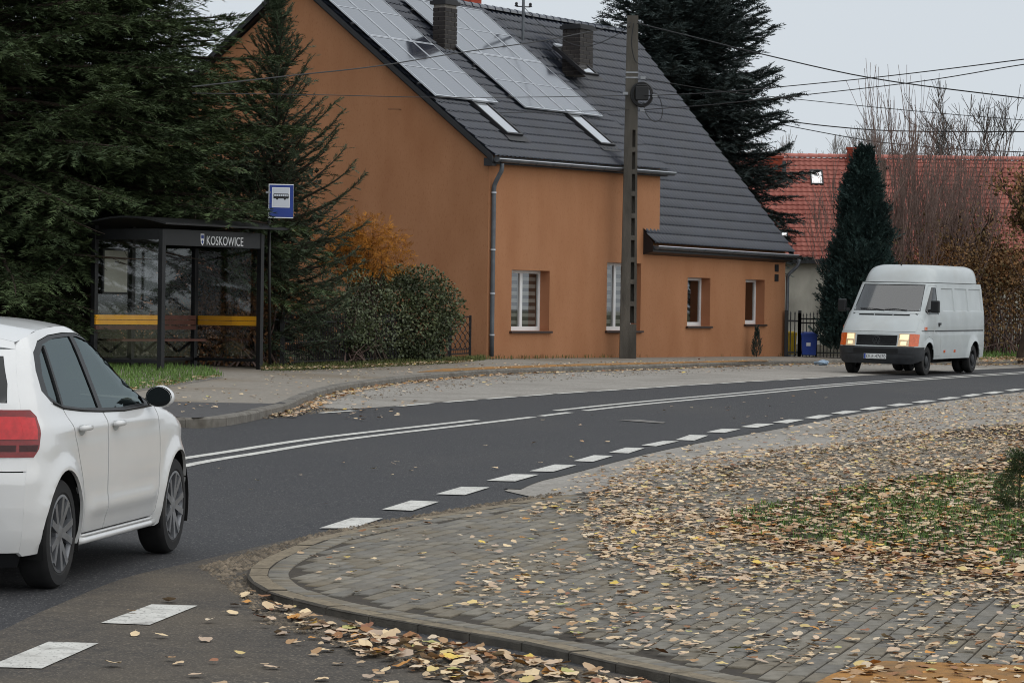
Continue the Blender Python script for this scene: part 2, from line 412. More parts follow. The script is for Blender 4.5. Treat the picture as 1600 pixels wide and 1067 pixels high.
mid = resample(offset_line(KERB_NEAR, .188), .105)
for i in range(len(mid) - 1):
    p = (mid[i] + mid[i + 1]) / 2; t = mid[i + 1] - mid[i]
    q = pr((p.x, p.y, gz(p.x, p.y, KO)))
    if -120 < q[0] < 1500 and q[1] < 1130: pave_list.append((p.x, p.y, math.atan2(t.y, t.x) + math.pi / 2, 1))
pave_list.sort(key=lambda a: a[1])
singles, rest = [], []
for e in pave_list:
    q = pr((e[0], e[1], gz(e[0], e[1], KO)))
    (singles if len(singles) < 300 and 0 < q[0] < 1600 and q[1] < 1064 else rest).append(e)
tilt = Matrix.Rotation(math.atan(AY), 3, 'X') @ Matrix.Rotation(-math.atan(AX), 3, 'Y')
for x, y, a, c in singles:
    k = random.randrange(4); me = (COURSE_MESH if c else PAVE_MESH)[k][0]
    o = link_mesh('paver', me, near_pave, (x, y, gz(x, y, KO + random.uniform(-.004, .003))))
    o.rotation_euler = (tilt @ Matrix.Rotation(a, 3, 'Z') @ Matrix.Rotation(R(random.uniform(-.8, .8)), 3, 'X')).to_euler()
bulk = MB()
for k in range(4): pass
Vs, Fs, Mi = [], [], []
for x, y, a, c in rest:
    src = (COURSE_MESH if c else PAVE_MESH)[0][1]; m3 = tilt @ Matrix.Rotation(a, 3, 'Z') @ Matrix.Rotation(R(random.uniform(-.8, .8)), 3, 'X'); o = len(Vs)
    z = gz(x, y, KO + random.uniform(-.004, .003))
    for v_ in src.v: p = m3 @ v_; Vs.append((p.x + x, p.y + y, p.z + z))
    k = random.randrange(4)
    for f in src.f: Fs.append(tuple(i + o for i in f)); Mi.append(k)
bp = np_mesh('paver_field', Vs, Fs, ['paver0', 'paver1', 'paver2', 'paver3'], near_pave); bp.data.polygons.foreach_set('material_index', Mi); bp['kind'] = 'stuff'
# pale flush edging where the pavement meets the lay-by, and the stones that edge the verge
edge = empty('verge_edging', G(1200, 790, KO), kind='structure')
for line, wd in ((gpts([(1100, 738), (1300, 701.5), (1480, 675.5), (1546, 666.5), (1600, 664), (1850, 640.5)], KO), .1), (gpts([(1135, 808), (1240, 780), (1451, 742), (1600, 712), (1850, 662)], KO), .06)):
    pp = resample(line, .8)
    for i in range(len(pp) - 1): kerb_stone(pp[i], pp[i + 1], wd, -.02, KO + .012, 'concrete_kerb', edge, .008)

# ------------------------------------------------------------------ far pavement and kerb
FO = .12
far_back = gpts([(1950, 548), (1700, 556), (1540, 556), (1320, 557.5), (1225, 555), (1020, 556.5), (760, 561), (700, 566), (560, 574), (440, 578), (400, 576), (300, 570), (150, 568), (-260, 566)], FO)
kin = offset_line(KERB_FAR, .15)
far_pave = flat('far_pavement', [Vector((p.x, p.y, 0)) for p in kin] + far_back, FO - .003, 'pavement_far')
yard = flat('yard_ground', far_back + [Vector((-40, 60, 0)), Vector((-40, 109, 0)), Vector((60, 109, 0))], FO - .006, 'soil')
flat('driveway', gpts([(60, 629), (258, 627.5), (430, 630.5), (447, 630)], FO) + [Vector((p.x, p.y, 0)) for p in reversed(kin) if 60 < pr(p)[0] < 440], FO + .002, 'driveway_dark')
flat('tactile_strip', gpts([(650, 581.5), (690, 576.5), (760, 573.2), (900, 568.6), (1060, 565.2), (1190, 562.4), (1200, 564.2), (1060, 567.6), (900, 571.8), (760, 577), (690, 580.7)], FO), FO + .002, 'ochre_paving')
kerb_far = empty('far_kerb', G(700, 590, 0), kind='structure')
pp = resample(KERB_FAR, 1.0)
for i in range(len(pp) - 1): kerb_stone(pp[i], pp[i + 1], .15, -.03, FO + random.uniform(-.004, .004), 'concrete_kerb', kerb_far, .025)
# pale edging round the lawn beside the shelter
lawn_edge = empty('lawn_edging', G(330, 590, FO), kind='structure')
pp = resample(smooth(gpts([(190, 614), (215, 611), (262, 605), (300, 598), (352, 589.5)], FO), 4), .5)
for i in range(len(pp) - 1): kerb_stone(pp[i], pp[i + 1], .14, 0, FO + .012, 'concrete_kerb', lawn_edge, .008)

# ------------------------------------------------------------------ painted markings, each a sheet on the asphalt
def marking(poly, off=.005, m='road_paint'):
    mb = MB(); mb.add([Vector((p.x, p.y, gz(p.x, p.y, off))) for p in poly], [tuple(range(len(poly)))])
    o = mb.build('road_marking', m, road)
    if o.data.polygons[0].normal.z < 0: o.data.flip_normals()
    return o
def stripe(line, wd, off=.005, m='road_paint'):
    l, r_ = offset_line(line, wd / 2), offset_line(line, -wd / 2); mb = MB(); n = len(line)
    mb.v = [Vector((p.x, p.y, gz(p.x, p.y, off))) for p in l + r_]
    mb.f = [(i, n + i, n + i + 1, i + 1) for i in range(n - 1)]
    o = mb.build('road_marking', m, road, fix=False); 
    if o.data.polygons[0].normal.z < 0: o.data.flip_normals()
    return o
CENTRE = smooth(gpts([(-420, 905), (-150, 826), (0, 785), (150, 751), (290, 721.5), (380, 707), (480, 691), (577, 678.5), (700, 664.5), (800, 652.8), (900, 640.8), (1000, 630.2), (1160, 615.5), (1320, 600.8), (1480, 589.7), (1600, 582.5), (1800, 571), (1950, 564)], 0), 6)
SEP = .17
def between(line, a, b): return [p for p in line if a <= pr((p.x, p.y, gz(p.x, p.y)))[0] <= b]
dense = resample(CENTRE, .4)
stripe(offset_line(between(dense, -500, 775), SEP), .13); stripe(offset_line(between(dense, -500, 818), -SEP), .13)
stripe(offset_line(between(dense, 826, 880), -SEP), .13)
stripe(offset_line(between(dense, 880, 1950), SEP), .13); stripe(offset_line(between(dense, 890, 1950), -SEP), .13)
for q in (((498.6, 826.6), (550.5, 810), (598, 811), (550, 826.6)), ((597, 797), (642, 783), (686, 785), (644, 799)), ((681, 773), (721, 761.5), (765, 762.5), (726, 774.5)), ((760, 752), (800, 741.7), (842, 742.5), (805, 753)),
          ((827, 737), (867, 726.5), (901, 727.5), (864, 738)), ((896, 721), (928, 712), (958, 713), (926, 722.3)), ((951, 708), (978, 700), (1007, 701), (982, 709)), ((1002, 696.5), (1036, 689.7), (1061, 690), (1025, 698)),
          ((1055, 688), (1078, 680), (1107, 681), (1085, 689)), ((1103.5, 675.8), (1128, 670.5), (1157, 671.3), (1131, 677)), ((1157, 667.5), (1183, 662.3), (1210, 663), (1182, 669)), ((1207, 660.5), (1233, 655.8), (1257, 656.3), (1230, 662)),
          ((1256.5, 653.5), (1280, 649), (1302, 649.4), (1277, 655)), ((1298, 646.5), (1321, 642), (1346, 643), (1324, 648)), ((1343, 640), (1365, 636), (1387, 637), (1365, 641.5)), ((1384, 634.3), (1405, 630.7), (1427.5, 631.5), (1408, 635.6)),
          ((1424, 629.2), (1445, 625.8), (1467, 626.5), (1447, 630.5)), ((1464, 624.2), (1483, 620.8), (1502, 621.4), (1483, 625.4)), ((1501, 619.2), (1520, 616), (1536, 616.6), (1518, 620.2)), ((1534, 615), (1553, 612), (1570, 612.5), (1552, 616)), ((1569, 610.6), (1585, 608), (1601, 608.4), (1583, 611.6)),
          ((157.6, 975), (237, 946), (308.7, 948), (234, 978)), ((-20, 1044), (76, 1004.6), (154, 1007), (65, 1046.5)), ((-260, 1120), (-130, 1072), (-40, 1075), (-160, 1124))):
    marking(gpts(q, 0), .009)
seam = smooth(gpts([(800, 765.5), (830, 753), (880, 741), (1000, 710), (1100, 689.5), (1200, 672), (1300, 653), (1345, 645), (1430, 633), (1500, 623.5), (1600, 612), (1850, 590)], 0), 5)
mat('bitumen_seam', rgb(24, 24, 25), rgb(32, 32, 33), rough=.7, scale=12)
sm_ = stripe(seam, .16, .013, 'bitumen_seam'); sm_.name = 'road_seam'
fe = smooth(gpts([(340, 661), (420, 652), (498, 646), (555, 641.8), (680, 630.2), (870, 615.7), (1000, 607.3), (1100, 600.8), (1320, 588.5), (1480, 579.8), (1600, 573), (1760, 565)], 0), 8)
for a, b in ((386, 420), (432, 470), (498, 555), (622, 677), (693, 743), (756, 806), (814, 861), (868, 916), (928, 971), (978, 1020), (1024, 1070), (1075, 1117), (1125, 1163), (1174, 1207), (1216, 1252), (1260, 1293), (1306, 1340), (1380, 1410), (1450, 1480), (1520, 1548)):
    dd = [p for p in resample(fe, .1) if a <= pr((p.x, p.y, gz(p.x, p.y)))[0] <= b]
    if len(dd) > 1: stripe(dd, .12, .009, 'road_paint' if a > 480 else 'road_paint_worn')
marking(gpts([(964, 656.6), (1000, 656.4), (1040, 660.5), (1036, 662), (990, 659)], 0), .009, 'road_paint_worn')
# ================================================================== THE ORANGE HOUSE
mat('orange_render', rgb(169, 121, 88), rgb(157, 109, 77), rough=.92, scale=1.3, stretch=(1, 1, .4), bump=.35, bscale=260, dirt=rgb(154, 112, 82), dscale=.45, dlo=.42, dhi=.72, damt=.35, speck=(rgb(140, 92, 62), 34, .55, .75, .5), spec=.2)
mat('orange_reveal', rgb(168, 116, 86), rgb(160, 109, 79), rough=.92, scale=2, bump=.3, bscale=200, spec=.2)
mat('metal_tile', rgb(52, 58, 72), rgb(43, 48, 60), rough=.3, scale=1.5, spec=.5, coat=.5, dirt=rgb(66, 68, 72), dscale=.9, damt=.4)
mat('dark_trim', rgb(34, 34, 37), rgb(28, 28, 30), rough=.5, scale=4)
mat('zinc', rgb(98, 103, 108), rgb(82, 86, 91), rough=.5, scale=5, metal=.3)
mat('pvc_white', rgb(222, 223, 222), rgb(210, 211, 212), rough=.35, scale=3)
mat('sill_brown', rgb(58, 42, 36), rgb(48, 36, 32), rough=.5, scale=4)
mat('clinker', rgb(44, 38, 36), rgb(30, 27, 27), rough=.6, scale=3, island=.3)
mat('mortar', rgb(146, 140, 133), rgb(126, 121, 115), rough=.95, scale=10)
mat('room_dark', rgb(30, 30, 32), rgb(22, 22, 24), rough=.9, scale=2)
mat('blind_light', rgb(176, 172, 164), rough=.85); mat('blind_dark', rgb(62, 62, 60), rough=.85)
mat('curtain', rgb(196, 186, 172), rgb(150, 138, 124), rough=.9, scale=6, stretch=(6, 6, .3))
glassmat('window_glass', (.6, .63, .63), refl=.16, grazing=.6)
glassmat('skylight_glass', (.35, .4, .45), refl=.72, grazing=.97, rough=.03)
mat('alu', rgb(196, 200, 206), rgb(180, 184, 190), rough=.35, metal=.4, scale=5)
mat('terracotta', rgb(176, 72, 48), rgb(150, 58, 40), rough=.8, scale=6)
def pv_material():
    m = bpy.data.materials.new('pv_cells'); m.use_nodes = True; n = m.node_tree.nodes; l = m.node_tree.links; b = n['Principled BSDF']
    tc = n.new('ShaderNodeTexCoord'); br = n.new('ShaderNodeTexBrick'); br.offset = 0; br.inputs['Scale'].default_value = 1
    br.inputs['Brick Width'].default_value = .165; br.inputs['Row Height'].default_value = .085; br.inputs['Mortar Size'].default_value = .004
    br.inputs['Color1'].default_value = (.012, .016, .03, 1); br.inputs['Color2'].default_value = (.014, .018, .034, 1); br.inputs['Mortar'].default_value = (.10, .105, .115, 1)
    l.new(tc.outputs['UV'], br.inputs['Vector']); l.new(br.outputs[0], b.inputs['Base Color'])
    b.inputs['Roughness'].default_value = .12; b.inputs['Specular IOR Level'].default_value = .8; b.inputs['Coat Weight'].default_value = 1; b.inputs['Coat Roughness'].default_value = .08; b.inputs['Coat IOR'].default_value = 1.9
    MATS['pv_cells'] = m
pv_material()

P0 = G(760, 560, FO)
HA = R(33)
hu = Vector((math.sin(HA), math.cos(HA), 0)); hn = Vector((hu.y, -hu.x, 0)); hg = -hn      # along the front, out of the front, along the gable to the back
house = empty('house', P0, 'orange rendered house with dark tiled roof, solar panels and two black chimneys', 'house')
zb = gz(P0.x, P0.y, FO)
w_ridge = on_line(P0, hg, 455, 0, 20)
def ray_z(p, py):      # height at which p's column meets image row py
    px = pr((p.x, p.y, 3))[0]; return P(px, py, p.y).z
A0 = P0 + hg * w_ridge
zR = ray_z(A0, -30)
tB = on_line(P0, hu, 1027.5, 0, 40); tW = on_line(P0, hu, 1225, 0, 60); tR = on_line(Vector((A0.x, A0.y, zR)), hu, 986, 0, 60)
def fp(t, z=0, d=0): p = P0 + hu * t + hn * d; return Vector((p.x, p.y, z))
OV, OVW = .22, .30
tBe = on_line(fp(0, 3, OV), hu, 1044, 0, 40); tWe = on_line(fp(0, 3, OVW), hu, 1239, 0, 60); tWs = on_line(fp(0, 3, OVW), hu, 1020, 0, 60)
zE0 = ray_z(fp(0, 0, OV), 253); zE1 = ray_z(fp(tBe, 0, OV), 274)
zW0 = ray_z(fp(tWs, 0, OVW), 388); zW1 = ray_z(fp(tWe, 0, OVW), 402)
def rp(t, z=None): p = A0 + hu * t; return Vector((p.x, p.y, zR if z is None else z))
wt0 = zE0 - .05 + (zR - zE0) * OV / (w_ridge + OV)
# walls: front facade with deep window openings, gable, far end, back
zlow = zb - .6
def win_rect(px0, px1, py0, py1, t_hint=None):
    t0 = on_line(fp(0, 2), hu, px0, 0, 60); t1 = on_line(fp(0, 2), hu, px1, 0, 60)
    pm = fp((t0 + t1) / 2); return t0, t1, ray_z(pm, py1), ray_z(pm, py0)
WINS = [win_rect(799, 858.5, 422.5, 517), win_rect(948, 1001, 411, 516.5), win_rect(1074, 1109.5, 434, 509.5), win_rect(1164.5, 1194.5, 437, 506.5)]
top_b0, top_b1 = zE0 + .20, zE1 + .20
outer = [(0, zlow), (tW, zlow), (tW, zW1 + .3), (tB, zW0 + .32), (tB, top_b1), (0, top_b0)]
holes = [[(a, c), (a, d), (b, d), (b, c)] for a, b, c, d in WINS]
wall = sheet([outer] + holes, lambda u, v: fp(u, v)).build('front_wall', 'orange_render', house)
gable_pts = [(0, zlow), (0, top_b0), (w_ridge, zR - .12), (2 * w_ridge + .6, zR - (w_ridge + .6) * .74), (2 * w_ridge + .6, zlow)]
def gp(a, z, d=0): p = P0 + hg * a - hu * d; return Vector((p.x, p.y, z))
sheet([gable_pts], lambda u, v: gp(u, v)).build('gable_wall', 'orange_render', house)
def ge(a, z): p = P0 + hu * tW + hg * a; return Vector((p.x, p.y, z))
sheet([[(0, zlow), (0, zW1), (w_ridge, zR - .3), (2 * w_ridge + .6, 4), (2 * w_ridge + .6, zlow)]], lambda u, v: ge(u, v)).build('end_wall', 'orange_render', house)
mb = MB(); b0 = gp(2 * w_ridge + .6, zlow); b1 = ge(2 * w_ridge + .6, zlow)
mb.add([b0, b1, b1 + Z * (zR - (w_ridge + .6) * .74 - zlow), b0 + Z * (zR - (w_ridge + .6) * .74 - zlow)], [(0, 1, 2, 3)]).build('back_wall', 'orange_render', house)
ck = MB(); c0 = rp(tB); ck.add([fp(tB, zW0 + .2), fp(tB, top_b1), c0 - Z * .1], [(0, 1, 2)]).build('dormer_cheek', 'orange_render', house)
# windows
RV = .34
for i, (a, b, c, d) in enumerate(WINS):
    rv = MB()
    for (p, q) in (((a, c), (a, d)), ((a, d), (b, d)), ((b, d), (b, c)), ((b, c), (a, c))):
        rv.add([fp(p[0], p[1]), fp(q[0], q[1]), fp(q[0], q[1], -RV), fp(p[0], p[1], -RV)], [(0, 1, 2, 3)])
    wf = rv.build('window', 'orange_reveal', house, fix=False)
    fr = MB(); t = .075; zf = -RV + .06
    def bar(u0, u1, v0, v1, dep=.07): fr.prism([(u0, v0), (u1, v0), (u1, v1), (u0, v1)], lambda u, v: fp(u, v, zf), lambda u, v: fp(u, v, zf - dep))
    w_ = b - a
    bar(a, a + t, c, d); bar(b - t, b, c, d); bar(a + t, b - t, c, c + t + .03); bar(a + t, b - t, d - t, d)
    if i < 2:
        m0 = a + w_ * .5; bar(m0 - .055, m0 + .055, c + t + .03, d - t, .08)
    fr.build('frame', 'pvc_white', wf)
    MB().add([fp(a + t, c + t, zf - .03), fp(b - t, c + t, zf - .03), fp(b - t, d - t, zf - .03), fp(a + t, d - t, zf - .03)], [(0, 1, 2, 3)]).build('pane', 'window_glass', wf)
    if i < 2:
        n = 15; hh = (d - c - 2 * t) / n
        bl, bd = MB(), MB()
        for k in range(n):
            z0 = c + t + k * hh
            (bl if k % 2 else bd).add([fp(a + t, z0, zf - .09), fp(b - t, z0, zf - .09), fp(b - t, z0 + hh, zf - .09), fp(a + t, z0 + hh, zf - .09)], [(0, 1, 2, 3)])
        bl.build('blind', 'blind_light', wf); bd.build('blind', 'blind_dark', wf)
    else:
        MB().add([fp(a + t, c, zf - .3), fp(a + t + (w_ - 2 * t) * (.45 if i == 2 else .95), c, zf - .3), fp(a + t + (w_ - 2 * t) * (.45 if i == 2 else .95), d, zf - .3), fp(a + t, d, zf - .3)], [(0, 1, 2, 3)]).build('curtain', 'curtain', wf)
    MB().add([fp(a - .3, c - .3, -1.0), fp(b + .3, c - .3, -1.0), fp(b + .3, d + .3, -1.0), fp(a - .3, d + .3, -1.0)], [(0, 1, 2, 3)]).build('room', 'room_dark', wf)
    sl_ = MB(); sl_.prism([(a - .07, c - .055), (b + .07, c - .055), (b + .07, c - .003), (a - .07, c - .003)], lambda u, v: fp(u, v, .07), lambda u, v: fp(u, v, -RV + .03)); sl_.build('sill', 'sill_brown', wf)

# pressed metal tile roofs: real waves and steps
def tile_roof(name, TL, TR, BL, BR, pitch, row, amp, step, m, parent, wave=8):
    L = (BR - BL).length; S = max((BL - TL).length, (BR - TR).length)
    nu = max(int(L / pitch), 2); nv = max(int(S / row), 2)
    N = (TR - TL).cross(BL - TL).normalized()
    if N.z < 0: N.negate()
    us = np.linspace(0, 1, nu * wave + 1); prof = amp * np.clip(np.cos(us * nu * 2 * math.pi) * 1.25 - .12, 0, 1)
    rows = []
    for j in range(nv):
        rows += [((j - (.12 if j else 0)) / nv, 0.0), ((j + 1) / nv, step), ((j + 1) / nv, step - .013), ((j + .84) / nv, step - .016)]
    TLa, TRa, BLa, BRa, Na = (np.array(x) for x in (TL, TR, BL, BR, N)); V = []
    for k, (t, h) in enumerate(rows):
        a = TLa + (BLa - TLa) * t; b = TRa + (BRa - TRa) * t
        # tile noses are slightly scalloped
        scal = (.18 * (1 - prof / max(amp, 1e-6)) / nv) if (k % 4 in (1, 2)) else np.zeros_like(prof)
        line = a[None] + (b - a)[None] * us[:, None] + Na[None] * (prof + h)[:, None] - ((BLa - TLa) * 1.0)[None] * scal[:, None] * .35
        V.append(line)
    V = np.concatenate(V); n = len(us); rws = len(rows)
    ii = np.arange(n - 1); Fs = []
    for r_ in range(rws - 1): Fs.append(np.stack([r_ * n + ii, (r_ + 1) * n + ii, (r_ + 1) * n + ii + 1, r_ * n + ii + 1], 1))
    return np_mesh(name, V, np.concatenate(Fs), m, parent)
SL = .10                    # roof skin above the structure
vo = .16                    # gable overhang
E0, E1 = fp(-vo, zE0 + SL, OV), fp(tBe, zE1 + SL, OV)
T0, T1 = rp(-vo) + Z * SL, rp(tBe) + Z * SL
tile_roof('roof', T0, T1, E0, E1, .186, .36, .055, .05, 'metal_tile', house, 10)
M0, M1 = rp(tB - 1.0) + Z * (SL - .03), rp(tR) + Z * (SL - .03)
W0, W1 = fp(tWs, zW0 + SL, OVW), fp(tWe, zW1 + SL, OVW)
# lower slope starts under the upper one
tile_roof('roof', rp(tWs - .25) + Z * (SL - .05), M1, W0, W1, .186, .36, .055, .05, 'metal_tile', house, 10)
bk0 = gp(2 * w_ridge + 1.0, zR - (w_ridge + 1.0) * .74 + SL, vo); bk1 = bk0 + hu * (tR + vo)
tile_roof('roof', rp(tR) + Z * SL, T0, bk1, bk0, .25, .4, .03, .03, 'metal_tile', house, 6)
# soffit and verge boards
def board(a, b, drop, th, side):
    MB().add([a, b, b - Z * drop, a - Z * drop, a + side * th, b + side * th, b + side * th - Z * drop, a + side * th - Z * drop], [(0, 1, 2, 3), (7, 6, 5, 4), (0, 4, 5, 1), (3, 2, 6, 7), (0, 3, 7, 4), (1, 5, 6, 2)]).build('verge_board', 'dark_trim', house)
board(T0 + Z * .05, E0 + Z * .05, .15, .04, -hu); board(T0 + Z * .05, bk0 + Z * .05, .15, .04, -hu)
board(M1 + Z * .05, W1 + Z * .05, .2, .04, hu)
fc_ = MB(); fc_.add([fp(-.05, zE0 - .05, OV - .03), fp(tBe - .05, zE1 - .05, OV - .03), fp(tBe - .05, zE1 + .135, OV - .03), fp(-.05, zE0 + .135, OV - .03)], [(0, 1, 2, 3)]).build('fascia', 'dark_trim', house, fix=False)
eb = MB(); eb.prism([(-vo, zE0 - .10), (.02, zE0 - .10), (.02, zE0 + .09), (-vo, zE0 + .09)], lambda u, v: fp(u, v, OV - .02), lambda u, v: fp(u, v, -.05)); eb.build('eave_end', 'dark_trim', house)
sf = MB()
sf.add([E0 - Z * .12, E1 - Z * .12, fp(tBe, zE1 - .02, -.02), fp(-vo, zE0 - .02, -.02)], [(0, 1, 2, 3)])
sf.add([T0 - Z * .14, E0 - Z * .14, E0 - Z * .14 + hu * vo, T0 - Z * .14 + hu * vo], [(0, 1, 2, 3)])
sf.add([T0 - Z * .14, bk0 - Z * .14, bk0 - Z * .14 + hu * vo, T0 - Z * .14 + hu * vo], [(0, 1, 2, 3)])
sf.add([W0 - Z * .03, W1 - Z * .03, W1 - Z * .19, W0 - Z * .19], [(0, 1, 2, 3)])
sf.add([W0 - Z * .19, W1 - Z * .19, fp(tWe, zW1 - .16, .004), fp(tWs, zW0 - .16, .004)], [(0, 1, 2, 3)])
sf.add([W0 + Z * .06, W0 - Z * .19, fp(tWs, zW0 - .16, .003), fp(tWs, zW0 + .5, .003)], [(0, 1, 2, 3)])
sf.build('soffit', 'dark_trim', house, fix=False)
# ridge caps, each one a half-round piece
def ridge_mesh(L, r_):
    mb = MB(); n = 7
    for x, k in ((0, 1.0), (L, .86)):
        for i in range(n):
            a = math.pi * i / (n - 1); mb.v.append(Vector((x, math.cos(a) * r_ * k, math.sin(a) * r_ * k)))
    mb.f = [(i, i + 1, n + i + 1, n + i) for i in range(n - 1)] + [tuple(range(n))]
    me = bpy.data.meshes.new('ridge_cap'); me.from_pydata([tuple(v) for v in mb.v], [], mb.f); me.materials.append(MATS['metal_tile']); return me
rm = ridge_mesh(.4, .13); tt = -vo
while tt < tR:
    p = rp(tt) + Z * (SL + .0) - house.location; link_mesh('ridge_cap', rm, house, p, (0, 0, math.atan2(hu.y, hu.x))); tt += .38
# gutters and downpipes
def gutter(a, b, r_, name='gutter'):
    mb = MB(); d = (b - a).normalized(); n_ = Vector((d.y, -d.x, 0)).normalized(); k = 9
    for p in (a, b):
        for i in range(k):
            t = math.pi + math.pi * i / (k - 1); mb.v.append(p + n_ * math.cos(t) * r_ + Z * math.sin(t) * r_)
    for p in (a, b):
        for i in range(k):
            t = math.pi + math.pi * i / (k - 1); mb.v.append(p + n_ * math.cos(t) * (r_ - .008) + Z * math.sin(t) * (r_ - .008))
    mb.f = [(i, i + 1, k + i + 1, k + i) for i in range(k - 1)] + [(2 * k + i + 1, 2 * k + i, 3 * k + i, 3 * k + i + 1) for i in range(k - 1)]
    mb.f += [tuple(range(k)), tuple(k + i for i in range(k)), (0, k, 3 * k, 2 * k), (k - 1, 2 * k - 1, 4 * k - 1, 3 * k - 1)]
    g = mb.build(name, 'zinc', house, fix=False)
    rim = MB(); rim.tube([a + n_ * r_, b + n_ * r_], .014, 6).build('gutter_bead', 'alu', g)
    br = MB()
    L = (b - a).length
    for i in range(int(L / .8) + 1):
        p = a + d * min(i * .8 + .1, L - .1); br.tube([p + n_ * math.cos(math.pi + math.pi * j / 8) * (r_ + .006) + Z * math.sin(math.pi + math.pi * j / 8) * (r_ + .006) for j in range(9)], .007, 4)
    br.build('gutter_bracket', 'zinc', g)['kind'] = 'stuff'
    return g
gutter(fp(-.1, zE0 + .07, OV + .06), fp(tBe + .1, zE1 + .07, OV + .06), .085)
gutter(fp(tWs + .05, zW0 + .06, OVW + .06), fp(tWe + .1, zW1 + .06, OVW + .06), .085)
dp = MB(); x0 = .12
dpath = [fp(x0, zE0 - .04, OV + .07), fp(x0, zE0 - .2, OV + .06), fp(x0, zE0 - .34, OV - .02), fp(x0, zE0 - .5, .11), fp(x0, zE0 - .66, .07), fp(x0, zE0 - 1.2, .07), fp(x0, zb + .05, .07)]
dp.tube(smooth(dpath, 4), .055, 10); dpo = dp.build('downpipe', 'zinc', house, smooth=True)
cl = MB()
for zz in (zE0 - .75, zb + .55, zb + 1.55, zb + 2.6): cl.tube([fp(x0, zz, .07), fp(x0, zz + .035, .07)], .066, 12)
cl.build('pipe_clip', 'alu', dpo)['kind'] = 'stuff'
dp = MB(); x1 = tW + .12
dp.tube(smooth([fp(x1 + .02, zW1 - .05, OVW + .07), fp(x1, zW1 - .25, OVW + .02), fp(x1 - .1, zW1 - .5, .10), fp(x1 - .1, zW1 - .8, .07), fp(x1 - .1, zb + .12, .07), fp(x1 - .06, zb - .02, .14)], 4), .05, 10).build('downpipe', 'zinc', house, smooth=True)
# small vents on the wall near the far corner
for z_ in (405 + 14, 434):
    t0 = on_line(fp(0, 2), hu, 1209.5, 0, 60); t1 = on_line(fp(0, 2), hu, 1215, 0, 60); zc = ray_z(fp(t0), z_)
    mb = MB(); mb.prism([(t0, zc - .1), (t1, zc - .1), (t1, zc + .1), (t0, zc + .1)], lambda u, v: fp(u, v, .02), lambda u, v: fp(u, v, -.01)); vt = mb.build('wall_vent', 'dark_trim', house)

# points on the upper roof slope
RN = (T1 - T0).cross(E0 - T0).normalized()
if RN.z < 0: RN.negate()
def roof_hit(px, py, up=0.0):
    d = ray(px, py); o = T0 + RN * up; t = (o - CAMP).dot(RN) / d.dot(RN); return CAMP + d * t
RS = (E0 - T0).normalized()        # down the slope
def frame_panel(name, c00, ex, ey, w_, h_, parent, th=.035):
    pass
def solar_array(px0, py0, cols, rows_, pw, ph):
    o = roof_hit(px0, py0, .19)          # lower left corner
    for r_ in range(rows_):
        for c in range(cols):
            a = o + hu * (c * (pw + .02)) - RS * (r_ * (ph + .02))
            mb = MB(); ex, ey = hu * pw, -RS * ph; k = .03
            q = [a, a + ex, a + ex + ey, a + ey]
            inn = [a + hu * k - RS * k, a + ex - hu * k - RS * k, a + ex + ey - hu * k + RS * k, a + ey + hu * k + RS * k]
            up = RN * .02; dn = -RN * .02
            vs = [p + up for p in q] + [p + up for p in inn] + [p + dn for p in q]
            mb.add(vs, [(0, 1, 5, 4), (1, 2, 6, 5), (2, 3, 7, 6), (3, 0, 4, 7), (0, 8, 9, 1), (1, 9, 10, 2), (2, 10, 11, 3), (3, 11, 8, 0)])
            m_ = a + ey * .5
            mb.add([m_ + hu * k - RS * .012 + up, m_ + ex - hu * k - RS * .012 + up, m_ + ex - hu * k + RS * .012 + up, m_ + hu * k + RS * .012 + up], [(0, 1, 2, 3)])
            sp = mb.build('solar_panel', 'alu', house)
            gl = MB().add([p + RN * .014 for p in inn], [(0, 1, 2, 3)]).build('solar_glass', 'pv_cells', sp, fix=False)
            uvl = gl.data.uv_layers.new(name='UVMap')
            for i, uv in enumerate(((0, 0), (pw - 2 * k, 0), (pw - 2 * k, ph - 2 * k), (0, ph - 2 * k))): uvl.data[i].uv = uv
    # mounting rails poking out at the sides
    rl = MB()
    for r_ in range(rows_):
        for f_ in (.22, .78):
            a = o - RS * (r_ * (ph + .02) + ph * f_) - RN * .05; rl.bar(a - hu * .1, a + hu * (cols * (pw + .02) + .08), .05, .05, RN)
    rl.build('mounting_rail', 'dark_trim', house)
def dist_on_roof(p1, p2): return (roof_hit(*p2) - roof_hit(*p1)).length
w1_ = dist_on_roof((681, 150), (775, 159)) / 3; h1_ = dist_on_roof((681, 150), (588, 58)) / 2
w2_ = dist_on_roof((821, 168), (938, 180)) / 4
print('panel', w1_, w2_, h1_)
hp1 = dist_on_roof((681, 150), (584, 58)); hp2 = dist_on_roof((821, 168), (732, 83))
print('ph', hp1, hp2)
solar_array(681, 149.5, 3, 4, w1_ - .02, hp1 - .02)
solar_array(821, 168, 4, 2, w2_ - .02, hp2 - .02)
